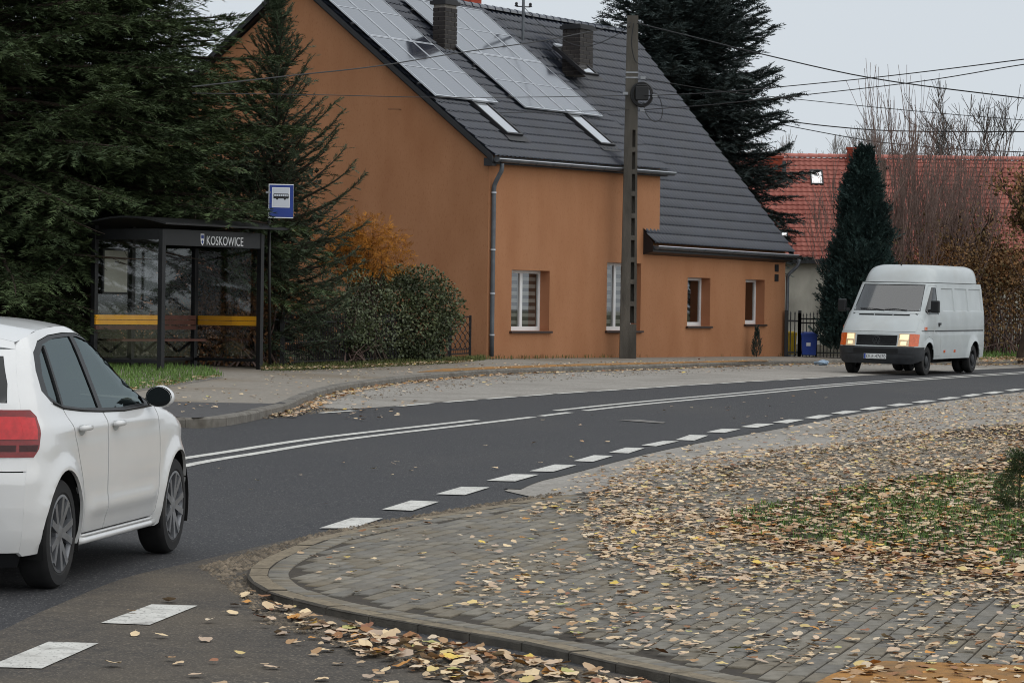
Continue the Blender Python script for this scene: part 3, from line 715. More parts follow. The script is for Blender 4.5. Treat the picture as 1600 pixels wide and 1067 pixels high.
# roof windows
def roof_window(px, py, w_, h_, gm='skylight_glass', parent=house):
    """px,py: upper left corner"""
    a = roof_hit(px, py, .075); ex, ey = hu * w_, RS * h_; k = .06
    q = [a, a + ex, a + ex + ey, a + ey]; inn = [a + hu * k + RS * k, a + ex - hu * k + RS * k, a + ex + ey - hu * k - RS * k, a + ey + hu * k - RS * k]
    mb = MB(); up = RN * .1
    mb.add([p + up for p in q] + [p + up for p in inn] + [p for p in q] + [p + up * .75 for p in inn], [(0, 1, 5, 4), (1, 2, 6, 5), (2, 3, 7, 6), (3, 0, 4, 7), (0, 8, 9, 1), (1, 9, 10, 2), (2, 10, 11, 3), (3, 11, 8, 0), (4, 5, 13, 12), (5, 6, 14, 13), (6, 7, 15, 14), (7, 4, 12, 15)])
    sk = mb.build('roof_window', 'dark_trim', parent)
    MB().add([p + up * .8 for p in inn], [(0, 1, 2, 3)]).build('pane', gm, sk, fix=False)
    MB().add([p + up * .1 for p in inn], [(0, 1, 2, 3)]).build('room', 'room_dark', sk, fix=False)
    fl = MB(); b = a + ey - hu * .1; fl.add([b + RN * .05, b + hu * (w_ + .2) + RN * .05, b + hu * (w_ + .2) + RS * .22 + RN * .035, b + RS * .22 + RN * .035], [(0, 1, 2, 3)]); fl.build('flashing', 'dark_trim', sk, fix=False)
    hd = MB(); hd.bar(a + up * 1.2 + RS * .03, a + ex + up * 1.2 + RS * .03, .12, .05, RN); hd.build('head_cover', 'alu', sk)
for a, b in (((731, 160), (791, 213)), ((880, 179), (939, 229)), ((862, 75), (886, 110))):
    roof_window(a[0], a[1], .72 if a[0] < 1000 else .6, dist_on_roof(a, b))
# chimneys of dark clinker, laid brick by brick
def chimney(pxl, pxr, pytop, pybase_l, depth, m='clinker', cap=True):
    """front face spans pxl..pxr of its street face"""
    base = roof_hit((pxl + pxr) / 2, pybase_l); s_ = F / base.y
    wid = (pxr - pxl) / s_ / (hu.x + depth_ratio * hu.y) if False else None
    return base
def build_chimney(center, lx, ly, z0, z1, bl=.27, bh=.098, joint=.018, mat_='clinker', name='chimney', parent=house, capm='dark_trim'):
    mb = MB(); m3 = Matrix((hu, hg, Z)).transposed(); c = Vector((center.x, center.y, 0))
    core = mb.box(c + Z * (z0 + z1) / 2, (lx - .03, ly - .03, z1 - z0), m3).build(name, 'mortar', parent)
    rows_ = int((z1 - z0) / (bh + joint)); meshes = {}
    cpos = core.parent.location if core.parent else Vector((0, 0, 0))
    def brick(L):
        k = round(L, 3)
        if k not in meshes:
            b_ = MB(); b_.box((0, 0, 0), (L, .06, bh)); me = bpy.data.meshes.new('brick'); me.from_pydata([tuple(v) for v in b_.v], [], b_.f); me.materials.append(MATS[mat_]); meshes[k] = me
        return meshes[k]
    off0 = origin_of(core)
    for r_ in range(rows_):
        z = z0 + (r_ + .5) * (bh + joint)
        for axis, L, D in ((hu, lx, ly), (hg, ly, lx)):
            other = hg if axis is hu else hu
            n = max(round(L / (bl + joint)), 1); step = L / n; sh = .5 if (r_ + (axis is hg)) % 2 else 0
            pos = []
            e = -L / 2
            cuts = [0] + [(i + sh) * step for i in range(0 if sh else 1, n + (0 if not sh else 0))] + [L]
            cuts = sorted(set(round(x, 4) for x in cuts))
            for i in range(len(cuts) - 1):
                bl_ = cuts[i + 1] - cuts[i] - joint
                if bl_ < .03: continue
                for sd in (-1,):
                    sgn = -1
                    p = c + axis * (e + (cuts[i] + cuts[i + 1]) / 2) + other * (sgn * (D / 2 - .025 + random.uniform(.002, .007))) + Z * z
                    o = link_mesh('brick', brick(bl_), core, p - off0, (0, 0, math.atan2(axis.y, axis.x)))
    if cap:
        mb = MB(); mb.box(c + Z * (z1 + .04), (lx + .12, ly + .12, .09), m3); mb.box(c + Z * (z1 + .11), (lx + .02, ly + .02, .05), m3); mb.build('chimney_cap', capm, core)
    return core
cap = True
def place_chimney(px_l, px_m, px_r, py_top, py_base):
    """px_l..px_m gable-side face, px_m..px_r street-side face; base of the near edge at (px_m, py_base)"""
    near = roof_hit(px_m, py_base)
    lx = on_line(Vector((near.x, near.y, near.z)), hu, px_r, 0, 5); ly = on_line(Vector((near.x, near.y, near.z)), hg, px_l, 0, 5)
    z1 = ray_z(near, py_top); c = near + hu * lx / 2 + hg * ly / 2
    print('chimney', lx, ly, z1 - near.z)
    return build_chimney(c, lx, ly, near.z - .1, z1 - .12)
ch1 = place_chimney(675.5, 694, 713.5, -1, 83)
ch2 = place_chimney(878, 905, 926, 38, 112)
# flashing skirts where the chimneys meet the roof
# red capped flue on the ridge far side
fl = MB(); fc = rp(on_line(rp(0), hu, 770, 0, 40)) + hg * .8
m3 = Matrix((hu, hg, Z)).transposed(); fl.box((fc.x, fc.y, zR + .1), (.5, .5, .8), m3); fl.box((fc.x, fc.y, zR + .54), (.66, .66, .08), m3)
flo = fl.build('chimney_pot', 'terracotta', house)
# mast with insulators on the roof
mp = roof_hit(817, 66); mz = ray_z(mp, -25)
ms = MB(); ms.tube([mp - Z * .2, Vector((mp.x, mp.y, mz))], .04, 8); ms_o = ms.build('service_mast', 'zinc', house)
ins = MB(); zi = ray_z(mp, 11)
arm = Vector((1, .3, 0)).normalized()
ins.tube([Vector((mp.x, mp.y, zi)) - arm * .2, Vector((mp.x, mp.y, zi)) + arm * .2], .015, 6)
for sg in (-1, 1):
    q = Vector((mp.x, mp.y, zi)) + arm * sg * .2; ins.lathe([(.0, 0), (.045, 0), (.05, .03), (.03, .05), (.045, .07), (.03, .11), (0, .12)], 8, Matrix.Translation(q))
ins.build('insulator', 'dark_trim', ms_o)
# ================================================================== CONCRETE POLE
mat('pole_concrete', rgb(98, 94, 87), rgb(72, 69, 64), rough=.95, scale=5, bump=.5, bscale=60, dirt=rgb(58, 54, 48), dscale=1.6, dlo=.42, dhi=.75, damt=.7, stretch=(1, 1, .25))
mat('black_plastic', rgb(24, 24, 25), rgb(18, 18, 19), rough=.45, scale=6)
mat('cable', rgb(30, 30, 31), rough=.6)
mat('steel', rgb(150, 152, 155), rgb(128, 130, 133), rough=.4, metal=.6, scale=6)
mat('black_metal', rgb(26, 26, 28), rgb(20, 20, 22), rough=.45, scale=6)
pb = fp(on_line(fp(0, 2, .55), hu, 982, 0, 60), 0, .55); pb.z = gz(pb.x, pb.y, FO); ptop = ray_z(pb, 25); pH = ptop - pb.z
pole = empty('utility_pole', pb, 'weathered concrete utility pole with slots standing before the orange house', 'utility pole')
def pw_(z): return .43 - .15 * z / pH
def pslice(mb, z0, z1, a0, a1, d0=-.5, d1=.5):
    q = []
    for z in (z0, z1):
        w_ = pw_(z); dp_ = w_ * .62
        for a, d in ((a0, d0), (a1, d0), (a1, d1), (a0, d1)): q.append(pb + Vector(((a - .5) * w_, d * dp_, z)))
    mb.add(q, [(3, 2, 1, 0), (4, 5, 6, 7), (0, 1, 5, 4), (1, 2, 6, 5), (2, 3, 7, 6), (3, 0, 4, 7)])
mb = MB()
pslice(mb, -.3, pH, 0, .60); 
zs_ = [ray_z(pb, y) - pb.z for y in (505, 472, 436, 402, 367, 331, 298, 264, 230, 196)]
gap_lo = zs_[0]; per = (zs_[-1] - zs_[0]) / 9
mb2 = MB(); pslice(mb2, -.3, gap_lo - .02, .60, 1.0)
z = gap_lo
while z < pH - 3.2:
    pslice(mb2, z, z + per * .78, .84, 1.0); pslice(mb2, z, z + per * .78, .60, .84, .28, .5); pslice(mb2, z + per * .78, z + per, .60, 1.0); z += per
pslice(mb2, z, pH, .60, 1.0)
mb.v_off = 0
mb.add(mb2.v, mb2.f); mb.build('shaft', 'pole_concrete', pole)
kc = pb + Vector((.16, -.2, 0)); kz = ray_z(pb, 148)
cx_ = P(1003, 148, pb.y - .2)
cb = MB()
for r_, yy in ((.30, 0), (.28, .03), (.26, -.02), (.31, .04)):
    cb.tube([cx_ + Vector((math.cos(t) * r_ * .9 - .0, yy, math.sin(t) * r_)) for t in np.linspace(0, 2 * math.pi, 33)], .02, 6)
cb.build('cable_coil', 'cable', pole)
jb = MB(); jb.box(cx_ + Vector((.0, .02, .03)), (.34, .2, .36)); jb.box(cx_ + Vector((.0, .02, .23)), (.28, .16, .05)); jbo = jb.build('junction_box', 'black_plastic', pole, bevel=.02)
lp = MB(); lp.tube(smooth([cx_ + Vector(v) for v in ((.05, 0, -.2), (.1, 0, -.45), (.3, 0, -.68), (.5, 0, -.6), (.52, 0, -.3), (.4, 0, .0), (.2, 0, .05))], 5), .012, 5); lp.build('cable_loop', 'cable', pole)
cl = MB()
for py in (114, 122): 
    zz = ray_z(pb, py); w_ = pw_(zz - pb.z)
    cl.box((pb.x, pb.y, zz), (w_ + .02, w_ * .62 + .02, .04))
for dx, dz in ((-.42, .02), (.33, -.03), (.02, .42), (.02, -.4)): cl.box(cx_ + Vector((dx, -.03, dz)), (.13, .05, .07))
clamp = cl.build('clamp', 'steel', pole); clamp['kind'] = 'stuff'
dn = MB(); zt = ray_z(pb, 38)
dn.tube(smooth([pb + Vector((.02, -.16, zt - pb.z)), pb + Vector((-.03, -.2, zt - pb.z - .5)), pb + Vector((.05, -.18, zt - pb.z - .9)), pb + Vector((.13, -.16, zt - pb.z - 1.0))], 5), .013, 5); dn.build('cable_drop', 'cable', pole)

# overhead lines, one thing each
def wire(pts, Ya, Yb, r_, label, sag=None):
    x0, x1 = pts[0][0], pts[-1][0]
    w3 = [P(x, y, Ya + (Yb - Ya) * (x - x0) / (x1 - x0)) for x, y in pts]
    if x1 > 1600: w3.append(w3[-1] + (w3[-1] - w3[-2]) * 5)
    mb = MB(); mb.tube(smooth(w3, 6), r_ * .78, 5, cap=False); o = mb.build('overhead_wire', 'cable', None, loc=w3[0]); tag(o, label, 'wire', 'overhead lines at the concrete pole'); return o
Yp = pb.y - .15
wire([(300, 136), (450, 119), (587, 104), (717, 83), (860, 62), (986, 36)], 50, Yp, .016, 'service cable from pole top down left across the gable')
wire([(300, 146), (495, 148.5), (680, 152.5), (840, 152), (983, 149.5)], 52, Yp, .011, 'level wire left of the pole crossing both solar arrays')
wire([(606, 171), (640, 171.5), (762, 176), (880, 175), (983, 172)], gp(2.3, 0).y, Yp, .010, 'thin wire from the gable wall anchor to the pole')
wire([(1004, 150), (1100, 146), (1199, 138), (1380, 120), (1600, 93), (1700, 80)], Yp, 48, .014, 'upper wire rising from the coil to the right edge')
wire([(1004, 172), (1100, 165), (1160, 159), (1420, 130), (1600, 101), (1700, 90)], Yp, 48, .013, 'lower wire rising from under the coil to the right edge')
wire([(996, 37), (1090, 60), (1182, 83), (1365, 123), (1600, 154), (1700, 166)], Yp, 62, .02, 'thick cable falling from the pole top to the right')
wire([(1000, 122), (1100, 139), (1184, 149), (1420, 173), (1600, 188), (1700, 196)], Yp, 70, .012, 'thin wire falling from the clamps to the right')
wire([(1120, 176), (1205, 186.5), (1300, 198), (1404, 205), (1600, 206), (1700, 205)], 110, 90, .028, 'thick dark line sagging level above the red roof')
wire([(1120, 178), (1199, 191), (1357, 220), (1480, 232), (1600, 238), (1700, 240)], 110, 90, .022, 'lowest sagging line running over the bare shrubs')
wire([(820, 13), (841, 35), (874, 60), (912, 73), (950, 62), (984, 42)], mp.y, Yp, .012, 'slack cable looping from the roof mast to the pole')

# ================================================================== BUS SHELTER
mat('shelter_black', rgb(20, 20, 22), rgb(15, 15, 17), rough=.35, scale=6)
mat('shelter_yellow', rgb(244, 176, 30), rgb(234, 164, 26), rough=.4, scale=4)
mat('shelter_brown', rgb(92, 56, 44), rgb(74, 44, 36), rough=.55, scale=6)
mat('poster', rgb(176, 176, 166), rgb(160, 160, 150), rough=.8, scale=2)
mat('white_print', rgb(226, 228, 230), rough=.5); mat('black_print', rgb(16, 16, 18), rough=.5)
mat('sign_blue', rgb(24, 56, 136), rgb(20, 50, 126), rough=.4, scale=3); mat('sign_grey', rgb(192, 197, 206), rough=.45)
glassmat('shelter_glass', (.84, .86, .85), refl=.12, grazing=.5, rough=.04)
glassmat('shelter_roof', (.25, .25, .26), refl=.35, grazing=.8, rough=.15)
SB = G(405, 577, FO); Wd, Dp = 3.0, 1.6
best = None
for k in range(20, 80):
    a = R(k); A_ = SB - Vector((math.cos(a), math.sin(a), 0)) * Wd
    e = abs(pr((A_.x, A_.y, SB.z))[0] - 250)
    if best is None or e < best[0]: best = (e, a)
sa_ = best[1]; sx_ = Vector((math.cos(sa_), math.sin(sa_), 0)); sy_ = Vector((-sx_.y, sx_.x, 0))
SA = SB - sx_ * Wd; SCn = SB + sy_ * Dp; SD = SA + sy_ * Dp
print('shelter', math.degrees(sa_), pr(SA), pr(SCn), pr(SD), SB.y)
shelter = empty('bus_shelter', SA, 'black metal bus shelter with yellow back boards under the dark tree', 'bus shelter')
sz0 = SB.z - .03
zf1, zf0 = ray_z(SB, 365), ray_z(SB, 389); zrf = ray_z(SB, 360)
def spost(p, top): MB().box(Vector((p.x, p.y, (sz0 + top) / 2)), (.1, .1, top - sz0), Matrix((sx_, sy_, Z)).transposed()).build('post', 'shelter_black', shelter, bevel=.008)
for p in (SA, SB, SCn, SD, SD + sx_ * Wd * .36): spost(p, zf1 if p in (SA, SB) else zf1 + .1)
def sboard(a, b, z0, z1, th, m, name, off=0.0):
    d = (b - a).normalized(); n_ = Vector((d.y, -d.x, 0)); a2 = a + n_ * off; b2 = b + n_ * off
    return MB().bar(Vector((a2.x, a2.y, (z0 + z1) / 2)), Vector((b2.x, b2.y, (z0 + z1) / 2)), th, z1 - z0).build(name, m, shelter)
fa = sboard(SA, SB, zf0, zf1, .07, 'shelter_black', 'fascia')
sboard(SB, SCn, zf0, zf1, .05, 'shelter_black', 'fascia'); sboard(SA, SD, zf0 + .1, zf1, .05, 'shelter_black', 'fascia')
for a, b in ((SD, SCn), (SB, SCn), (SA, SD)): sboard(a, b, sz0 + .17, sz0 + .23, .05, 'shelter_black', 'rail')
for a, b in ((SD, SCn), (SB, SCn)): sboard(a, b, zf1 - .22, zf1 - .16, .05, 'shelter_black', 'rail')
# back boards: two boards high; yellow, brown, yellow
zc0, zc1 = ray_z(SCn, 507.5), ray_z(SCn, 493)
tb = on_line(SD, sx_, 247, 0, 3)
for a, b, m in ((SD - sx_ * .05, SD + sx_ * tb, 'shelter_yellow'), (SD + sx_ * (tb + .01), SCn - sx_ * .05, 'shelter_brown'), (SCn, SB, 'shelter_yellow')):
    h = (zc1 - zc0)
    for k in range(2):
        sboard(a, b, zc0 + k * h * .53, zc0 + k * h * .53 + h * .47, .035, m, 'back_board', .07 if m != 'shelter_yellow' or a is not SCn else -.07)
    if m != 'shelter_yellow' or a is not SCn: sboard(a, b, zc0 - h * .52, zc0 - .02, .035, 'shelter_brown', 'back_board', .07)
# bench
bz = ray_z(SD, 531)
for k in range(3): sboard(SD + sx_ * .2, SD + sx_ * 2.75, bz - .02, bz + .02, .11, 'shelter_brown', 'seat_board', .2 + .125 * k)
for t in (.45, 1.45, 2.5):
    p = SD + sx_ * t - sy_ * .32; MB().bar(Vector((p.x, p.y, bz - .03)), Vector(((p + sy_ * .3).x, (p + sy_ * .3).y, sz0 + .35)), .04, .04).build('bench_bracket', 'shelter_black', shelter)
# glass
def pane(a, b, z0, z1, m='shelter_glass', name='pane', off=0):
    d = (b - a).normalized(); n_ = Vector((d.y, -d.x, 0)) * off
    return MB().add([Vector((a.x, a.y, z0)) + n_, Vector((b.x, b.y, z0)) + n_, Vector((b.x, b.y, z1)) + n_, Vector((a.x, a.y, z1)) + n_], [(0, 1, 2, 3)]).build(name, m, shelter, fix=False)
pane(SD + sx_ * .05, SD + sx_ * 1.03, sz0 + .25, zf1 - .2); pane(SD + sx_ * 1.13, SCn - sx_ * .05, sz0 + .25, zf1 - .2)
pane(SB + sy_ * .05, SCn - sy_ * .05, sz0 + .25, zf0); pane(SA + sy_ * .05, SD - sy_ * .05, sz0 + .25, zf0 + .1)
# poster case on the back wall
t0, t1 = on_line(SD, sx_, 154, -2, 3), on_line(SD, sx_, 194, -2, 3); q0 = SD + sx_ * max(t0, .05); q1 = SD + sx_ * t1
pz0, pz1 = ray_z(q0, 456), ray_z(q0, 391)
ps = sboard(q0, q1, pz0 - .04, pz1 + .04, .05, 'shelter_black', 'poster_case', .05)
d = sx_; n_ = -sy_
MB().add([q0 + n_ * .08 + Z * (pz0 - q0.z) + d * .04, q1 + n_ * .08 + Z * (pz0 - q1.z) - d * .04, q1 + n_ * .08 + Z * (pz1 - q1.z) - d * .04, q0 + n_ * .08 + Z * (pz1 - q0.z) + d * .04], [(0, 1, 2, 3)]).build('poster', 'poster', ps, fix=False)
# shallow vaulted roof
rf = MB(); n = 10; ro_ = .28
for e in (-ro_ - .1, Wd + ro_ + .2):
    for i in range(n + 1):
        v_ = -ro_ - .1 + (Dp + 2 * ro_) * i / n; t = i / n; zz = zf1 + .03 + .20 * math.sin(math.pi * (t * .85 + .12))
        p = SA + sx_ * e + sy_ * v_; rf.v.append(Vector((p.x, p.y, zz)))
for i in range(n): rf.f.append((i, i + 1, n + 2 + i, n + 1 + i))
nv = len(rf.v); rf.v += [p - Z * .035 for p in rf.v]; rf.f += [tuple(nv + i for i in reversed(f)) for f in rf.f]
rf.f += [(0, n + 1, nv + n + 1, nv), (n, 2 * n + 1, nv + 2 * n + 1, nv + n)] + [(i, i + 1, nv + i + 1, nv + i) for i in range(n)] + [(n + 1 + i, n + 2 + i, nv + n + 2 + i, nv + n + 1 + i) for i in range(n)]
rf.build('shelter_roof', 'black_plastic', shelter, angle=40)
# name board lettering with the small shield before it
tx0 = on_line(SA, sx_, 317, 0, 4); zt0 = ray_z(SA + sx_ * tx0, 382.5); zt1 = ray_z(SA + sx_ * tx0, 368.5); th_ = (zt1 - zt0)
M = basis(sx_, Z, -sy_, (SA + sx_ * tx0 - sy_ * .04) - SA + Z * (zt0 - SA.z)); 
tw = on_line(SA, sx_, 374, 0, 4) - tx0
to = text_mesh('lettering', 'KOSKOWICE', th_ / .70, fa, M, 'white_print', .003)
wd_ = max(v.co.dot(sx_) for v in to.data.vertices) - min(v.co.dot(sx_) for v in to.data.vertices)
bpy.data.objects.remove(to)
to = text_mesh('lettering', 'KOSKOWICE', th_ / .70, fa, M, 'white_print', .003, sx=tw / wd_)
sh0 = SA + sx_ * (tx0 - .17) - sy_ * .043
shp = [(0, .0), (.045, .05), (.055, .12), (.055, .22), (-.055, .22), (-.055, .12), (-.045, .05)]
def shm(u, v, d=0): p = sh0 + sx_ * (u + .05); return Vector((p.x, p.y, zt0 - .02 + v)) - sy_ * d
e1 = sheet([shp], lambda u, v: shm(u, v)).build('emblem', 'white_print', fa)
sheet([[(-.04, .13), (.04, .13), (.04, .2), (-.04, .2)]], lambda u, v: shm(u, v, .003)).build('emblem_band', 'sign_blue', fa)
sheet([[(0, .03), (.03, .07), (.0, .11), (-.03, .07)]], lambda u, v: shm(u, v, .003)).build('emblem_charge', 'sign_blue', fa)

# ================================================================== BUS STOP SIGN
sgb = G(421, 577, FO); sgY = sgb.y
sign = empty('bus_stop_sign', sgb, 'blue and white bus stop sign above the shelter end', 'sign')
sc_ = F / sgY; sw, sh = 38 / sc_, 53 / sc_
c00 = P(419.5, 340.5, sgY)
ya = R(12); ex = Vector((math.cos(ya), math.sin(ya), 0)); ey = Vector((-ex.y, ex.x, 0))       # turned a little, showing its right edge
sw = sw / math.cos(ya)
def sg(u, v, d=0): return c00 + ex * u + Z * v - ey * d
sp = MB(); th = .16
sp.prism([(0, 0), (sw, 0), (sw, sh), (0, sh)], lambda u, v: sg(u, v, 0), lambda u, v: sg(u, v, -th)); plate = sp.build('sign_box', 'white_print', sign)
b_ = .018
sheet([[(b_ * .6, b_), (sw - .003, b_), (sw - .003, sh - b_), (b_ * .6, sh - b_)]], lambda u, v: sg(u, v, .003)).build('blue_field', 'sign_blue', plate)
gx0, gx1, gy0, gy1 = sw * .13, sw * .85, sh * .31, sh * .90
sheet([[(gx0, gy0), (gx1, gy0), (gx1, gy1), (gx0, gy1)]], lambda u, v: sg(u, v, .005)).build('panel_border', 'white_print', plate)
sheet([[(gx0 + .012, gy0 + .012), (gx1 - .012, gy0 + .012), (gx1 - .012, gy1 - .012), (gx0 + .012, gy1 - .012)]], lambda u, v: sg(u, v, .007)).build('panel_field', 'sign_grey', plate)
# bus pictogram: body with window cut-outs and wheels
gw = gx1 - gx0; bx0, bx1 = gx0 + gw * .08, gx1 - gw * .06; bw = bx1 - bx0; by = gy0 + (gy1 - gy0) * .42; bh = bw * .36
body = [(0, .1), (0, .85), (.03, .98), (.95, .98), (1, .85), (1, .3), (.97, .1)]
hol = [[(a, .52), (a, .86), (a + .115, .86), (a + .115, .52)] for a in (.05, .19, .33, .47, .61)] + [[(.76, .5), (.76, .86), (.86, .86), (.86, .5)], [(.90, .5), (.90, .84), (.975, .84), (.975, .5)]]
sheet([[(bx0 + x * bw, by + y * bh) for x, y in lp_] for lp_ in [body] + hol], lambda u, v: sg(u, v, .009)).build('bus_symbol', 'black_print', plate)
for wx in (.24, .74):
    sheet([[(bx0 + wx * bw + math.cos(t) * bh * .2, by + bh * .06 + math.sin(t) * bh * .2) for t in np.linspace(0, 2 * math.pi, 13)[:-1]]], lambda u, v: sg(u, v, .0095)).build('bus_symbol', 'black_print', plate)
MB().tube([Vector((sgb.x, sgb.y + .1, sgb.z - .05)), Vector((c00.x - .01, sgb.y + .1, c00.z + sh * .9))], .03, 10).build('pole', 'black_metal', sign, smooth=True)
brk = MB(); 
for f_ in (.25, .75): brk.box(sg(.0, sh * f_, -.06), (.09, .12, .04))
brk.build('bracket', 'steel', sign)['kind'] = 'stuff'

# ================================================================== LITTER BIN
mat('bin_brown', rgb(46, 36, 32), rgb(38, 30, 27), rough=.6, scale=5)
lb = G(419, 572, FO); ls = F / lb.y
lbin = empty('litter_bin', lb, 'brown litter bin with pale lid beside the shelter post', 'litter bin')
MB().box(lb + Z * .46, (.34, .34, .8)).build('body', 'bin_brown', lbin, bevel=.02)
MB().tube([lb - Z * .02, lb + Z * .1], .05, 10).build('stand', 'black_metal', lbin)
ld = MB(); ld.box(lb + Z * .93, (.46, .46, .03)); ld.build('lid', 'zinc', lbin, bevel=.01)
lgs = MB()
for sx in (-.16, .16):
    for sy in (-.16, .16): lgs.box(lb + Vector((sx, sy, .89)), (.02, .02, .1))
lgs.build('lid_support', 'black_metal', lbin)['kind'] = 'stuff'
def fig(u, v): return lb + Vector((u + .0, -.173, v + .42))
ico = MB()
for poly in ([(.03, .0), (.055, .0), (.06, .14), (.065, .24), (.02, .24), (.0, .14), (.012, .13), (.03, .19)], [(.03, .26), (.06, .26), (.06, .30), (.03, .30)], [(-.05, .0), (-.01, .0), (-.005, .09), (-.055, .09)]):
    s_ = sheet([poly], fig); ico.add(s_.v, s_.f)
ico.build('litter_symbol', 'white_print', lbin)

# ================================================================== FENCES AND GATES
mat('iron', rgb(30, 29, 31), rgb(22, 22, 24), rough=.5, scale=8)
def bar_mesh(h, t, m, tip=True):
    mb = MB(); mb.box((0, 0, h / 2), (t, t, h)); 
    if tip: mb.add([(-t * .9, -t * .9, h), (t * .9, -t * .9, h), (t * .9, t * .9, h), (-t * .9, t * .9, h), (0, 0, h + .09)], [(0, 1, 4), (1, 2, 4), (2, 3, 4), (3, 0, 4), (3, 2, 1, 0)])
    me = bpy.data.meshes.new('bar'); me.from_pydata([tuple(v) for v in mb.v], [], mb.f); me.materials.append(MATS[m]); return me
def bar_fence(a, b, h, step, t, name, label, cat, rails, posts=True, arch=0.0, m='iron'):
    root = empty(name, a, label, cat); L = (b - a).length; d = (b - a).normalized(); n = int(L / step); bm_ = bar_mesh(h, t, m)
    for i in range(1, n):
        p = a + d * (i * step); o = link_mesh('bar', bm_, root, p - a)
        if arch: o.scale.z = 1 + arch * math.sin(math.pi * i / n)
    for rz in rails: MB().bar(a + Z * rz, b + Z * rz, t * 1.2, t * 1.6).build('rail', m, root)
    if posts:
        for p in (a, b): MB().box(p + Z * (h + .1) / 2, (.09, .09, h + .1)).build('post', m, root)
    return root
f0, f1 = G(440, 574, FO), G(702, 562, FO); f0.y += .1; f1.y += .1
bar_fence(f0, f1, (f1 - f0).length * 0 + 1.0, .095, .014, 'fence', 'low dark metal bar fence in front of the garden bushes', 'fence', (.1, .5, .9))
# ornamental wicket with lens shaped loops
g0, g1 = G(703, 561.5, FO), G(734, 559.5, FO); gr = empty('garden_gate', g0, 'small dark gate with oval ornaments beside the house corner', 'gate')
gd = (g1 - g0).normalized(); gL = (g1 - g0).length; gH = ray_z(g0, 493) - g0.z
for p in (g0, g1): MB().box(p + Z * gH / 2, (.06, .06, gH)).build('post', 'iron', gr)
for z_ in (.12, .22, gH - .03): MB().bar(g0 + Z * z_, g1 + Z * z_, .03, .03).build('rail', 'iron', gr)
nw = 4
for i in range(nw):
    for sg_ in (-1, 1):
        c = g0 + gd * gL * (i + .5) / nw; pts_ = []
        for k in range(25):
            t = k / 24; pts_.append(c + gd * sg_ * (gL / nw / 2 - .006) * abs(math.sin(math.pi * t * 4)) + Z * (.22 + (gH - .25) * t))
        MB().tube(pts_, .011, 4).build('ornament_bar', 'iron', gr)
for i in range(9): p = g0 + gd * gL * (i + .5) / 9; MB().box(p + Z * .16, (.012, .012, .12)).build('bar', 'iron', gr)
# black iron fence and gate at the far house end
i0, i1, i2, i3 = G(1229, 557, FO), G(1250, 557.5, FO), G(1330, 558.5, FO), G(1400, 559, FO)
for p in (i0, i1, i2, i3): p.y += .25
fh = ray_z(i1, 488) - i1.z
bar_fence(i0, i1, fh - .05, .13, .03, 'iron_wicket', 'narrow black iron panel against the orange house end', 'gate', (.12, fh - .25))
bar_fence(i1, i2, fh - .12, .135, .024, 'iron_gate', 'black iron driveway gate with spear tips before the bins', 'gate', (.12, .5, fh - .3, fh - .18), arch=.07)
bar_fence(i2, i3, fh, .135, .024, 'iron_fence', 'black iron fence partly hidden by the parked looking van', 'fence', (.12, fh - .25))
# fence beyond the van
j0, j1 = G(1535, 553, FO), G(1720, 551, FO); j0.y += 1; j1.y += 1
fh2 = ray_z(j0, 478) - j0.z
bar_fence(j0, j1, fh2, .2, .03, 'boundary_fence', 'dark bar fence under the brown leaved trees', 'fence', (.2, fh2 - .1))

# wheeled bins
mat('bin_yellow', rgb(206, 176, 32), rgb(190, 160, 26), rough=.45, scale=4); mat('bin_blue', rgb(36, 66, 150), rgb(30, 58, 136), rough=.45, scale=4)
def wheelie(px0, px1, py0, py1, dy, m, label):
    b = G((px0 + px1) / 2, py1, FO); b.y += dy; b.z = gz(b.x, b.y, FO); s_ = F / b.y; w_ = (px1 - px0) / s_; h = ray_z(b, py0) - b.z
    r_ = empty('wheelie_bin', b, label, 'bin', 'wheeled bins behind the iron gate')
    bd = MB(); bd.box(b + Z * (h * .45 + .03), (w_ * .8, w_ * .85, h * .84), None, 1.16); bd.build('body', m, r_, bevel=.015)
    l_ = MB(); l_.box(b + Z * (h * .93), (w_, w_ * 1.05, .05)); l_.box(b + Z * (h * .97) + Vector((0, .05, 0)), (w_ * .86, w_ * .7, .06), None, .8); l_.build('lid', m, r_, bevel=.012)
    rim = MB(); rim.box(b + Z * (h * .885), (w_ * .98, w_ * 1.02, .05)); rim.build('rim', m, r_)
    for sx in (-1, 1):
        MB().tube([b + Vector((sx * w_ * .43, w_ * .42, .1)), b + Vector((sx * w_ * .5, w_ * .42, .1))], .1, 14).build('wheel', 'black_plastic', r_)
    MB().tube([b + Vector((-w_ * .4, w_ * .6, h * .92)), b + Vector((w_ * .4, w_ * .6, h * .92))], .015, 6).build('handle', m, r_)
    return r_, b, w_, h
wheelie(1228, 1249, 518, 557, .9, 'bin_yellow', 'yellow wheelie bin between the house end and blue bin')
br_, bb, bw2, bh2 = wheelie(1252, 1279, 519, 558, .5, 'bin_blue', 'blue wheelie bin with a white label')
MB().add([bb + Vector((-.08, -bw2 * .46, bh2 * .44)), bb + Vector((.04, -bw2 * .46, bh2 * .44)), bb + Vector((.04, -bw2 * .48, bh2 * .58)), bb + Vector((-.08, -bw2 * .48, bh2 * .58))], [(0, 1, 2, 3)]).build('sticker', 'white_print', br_)

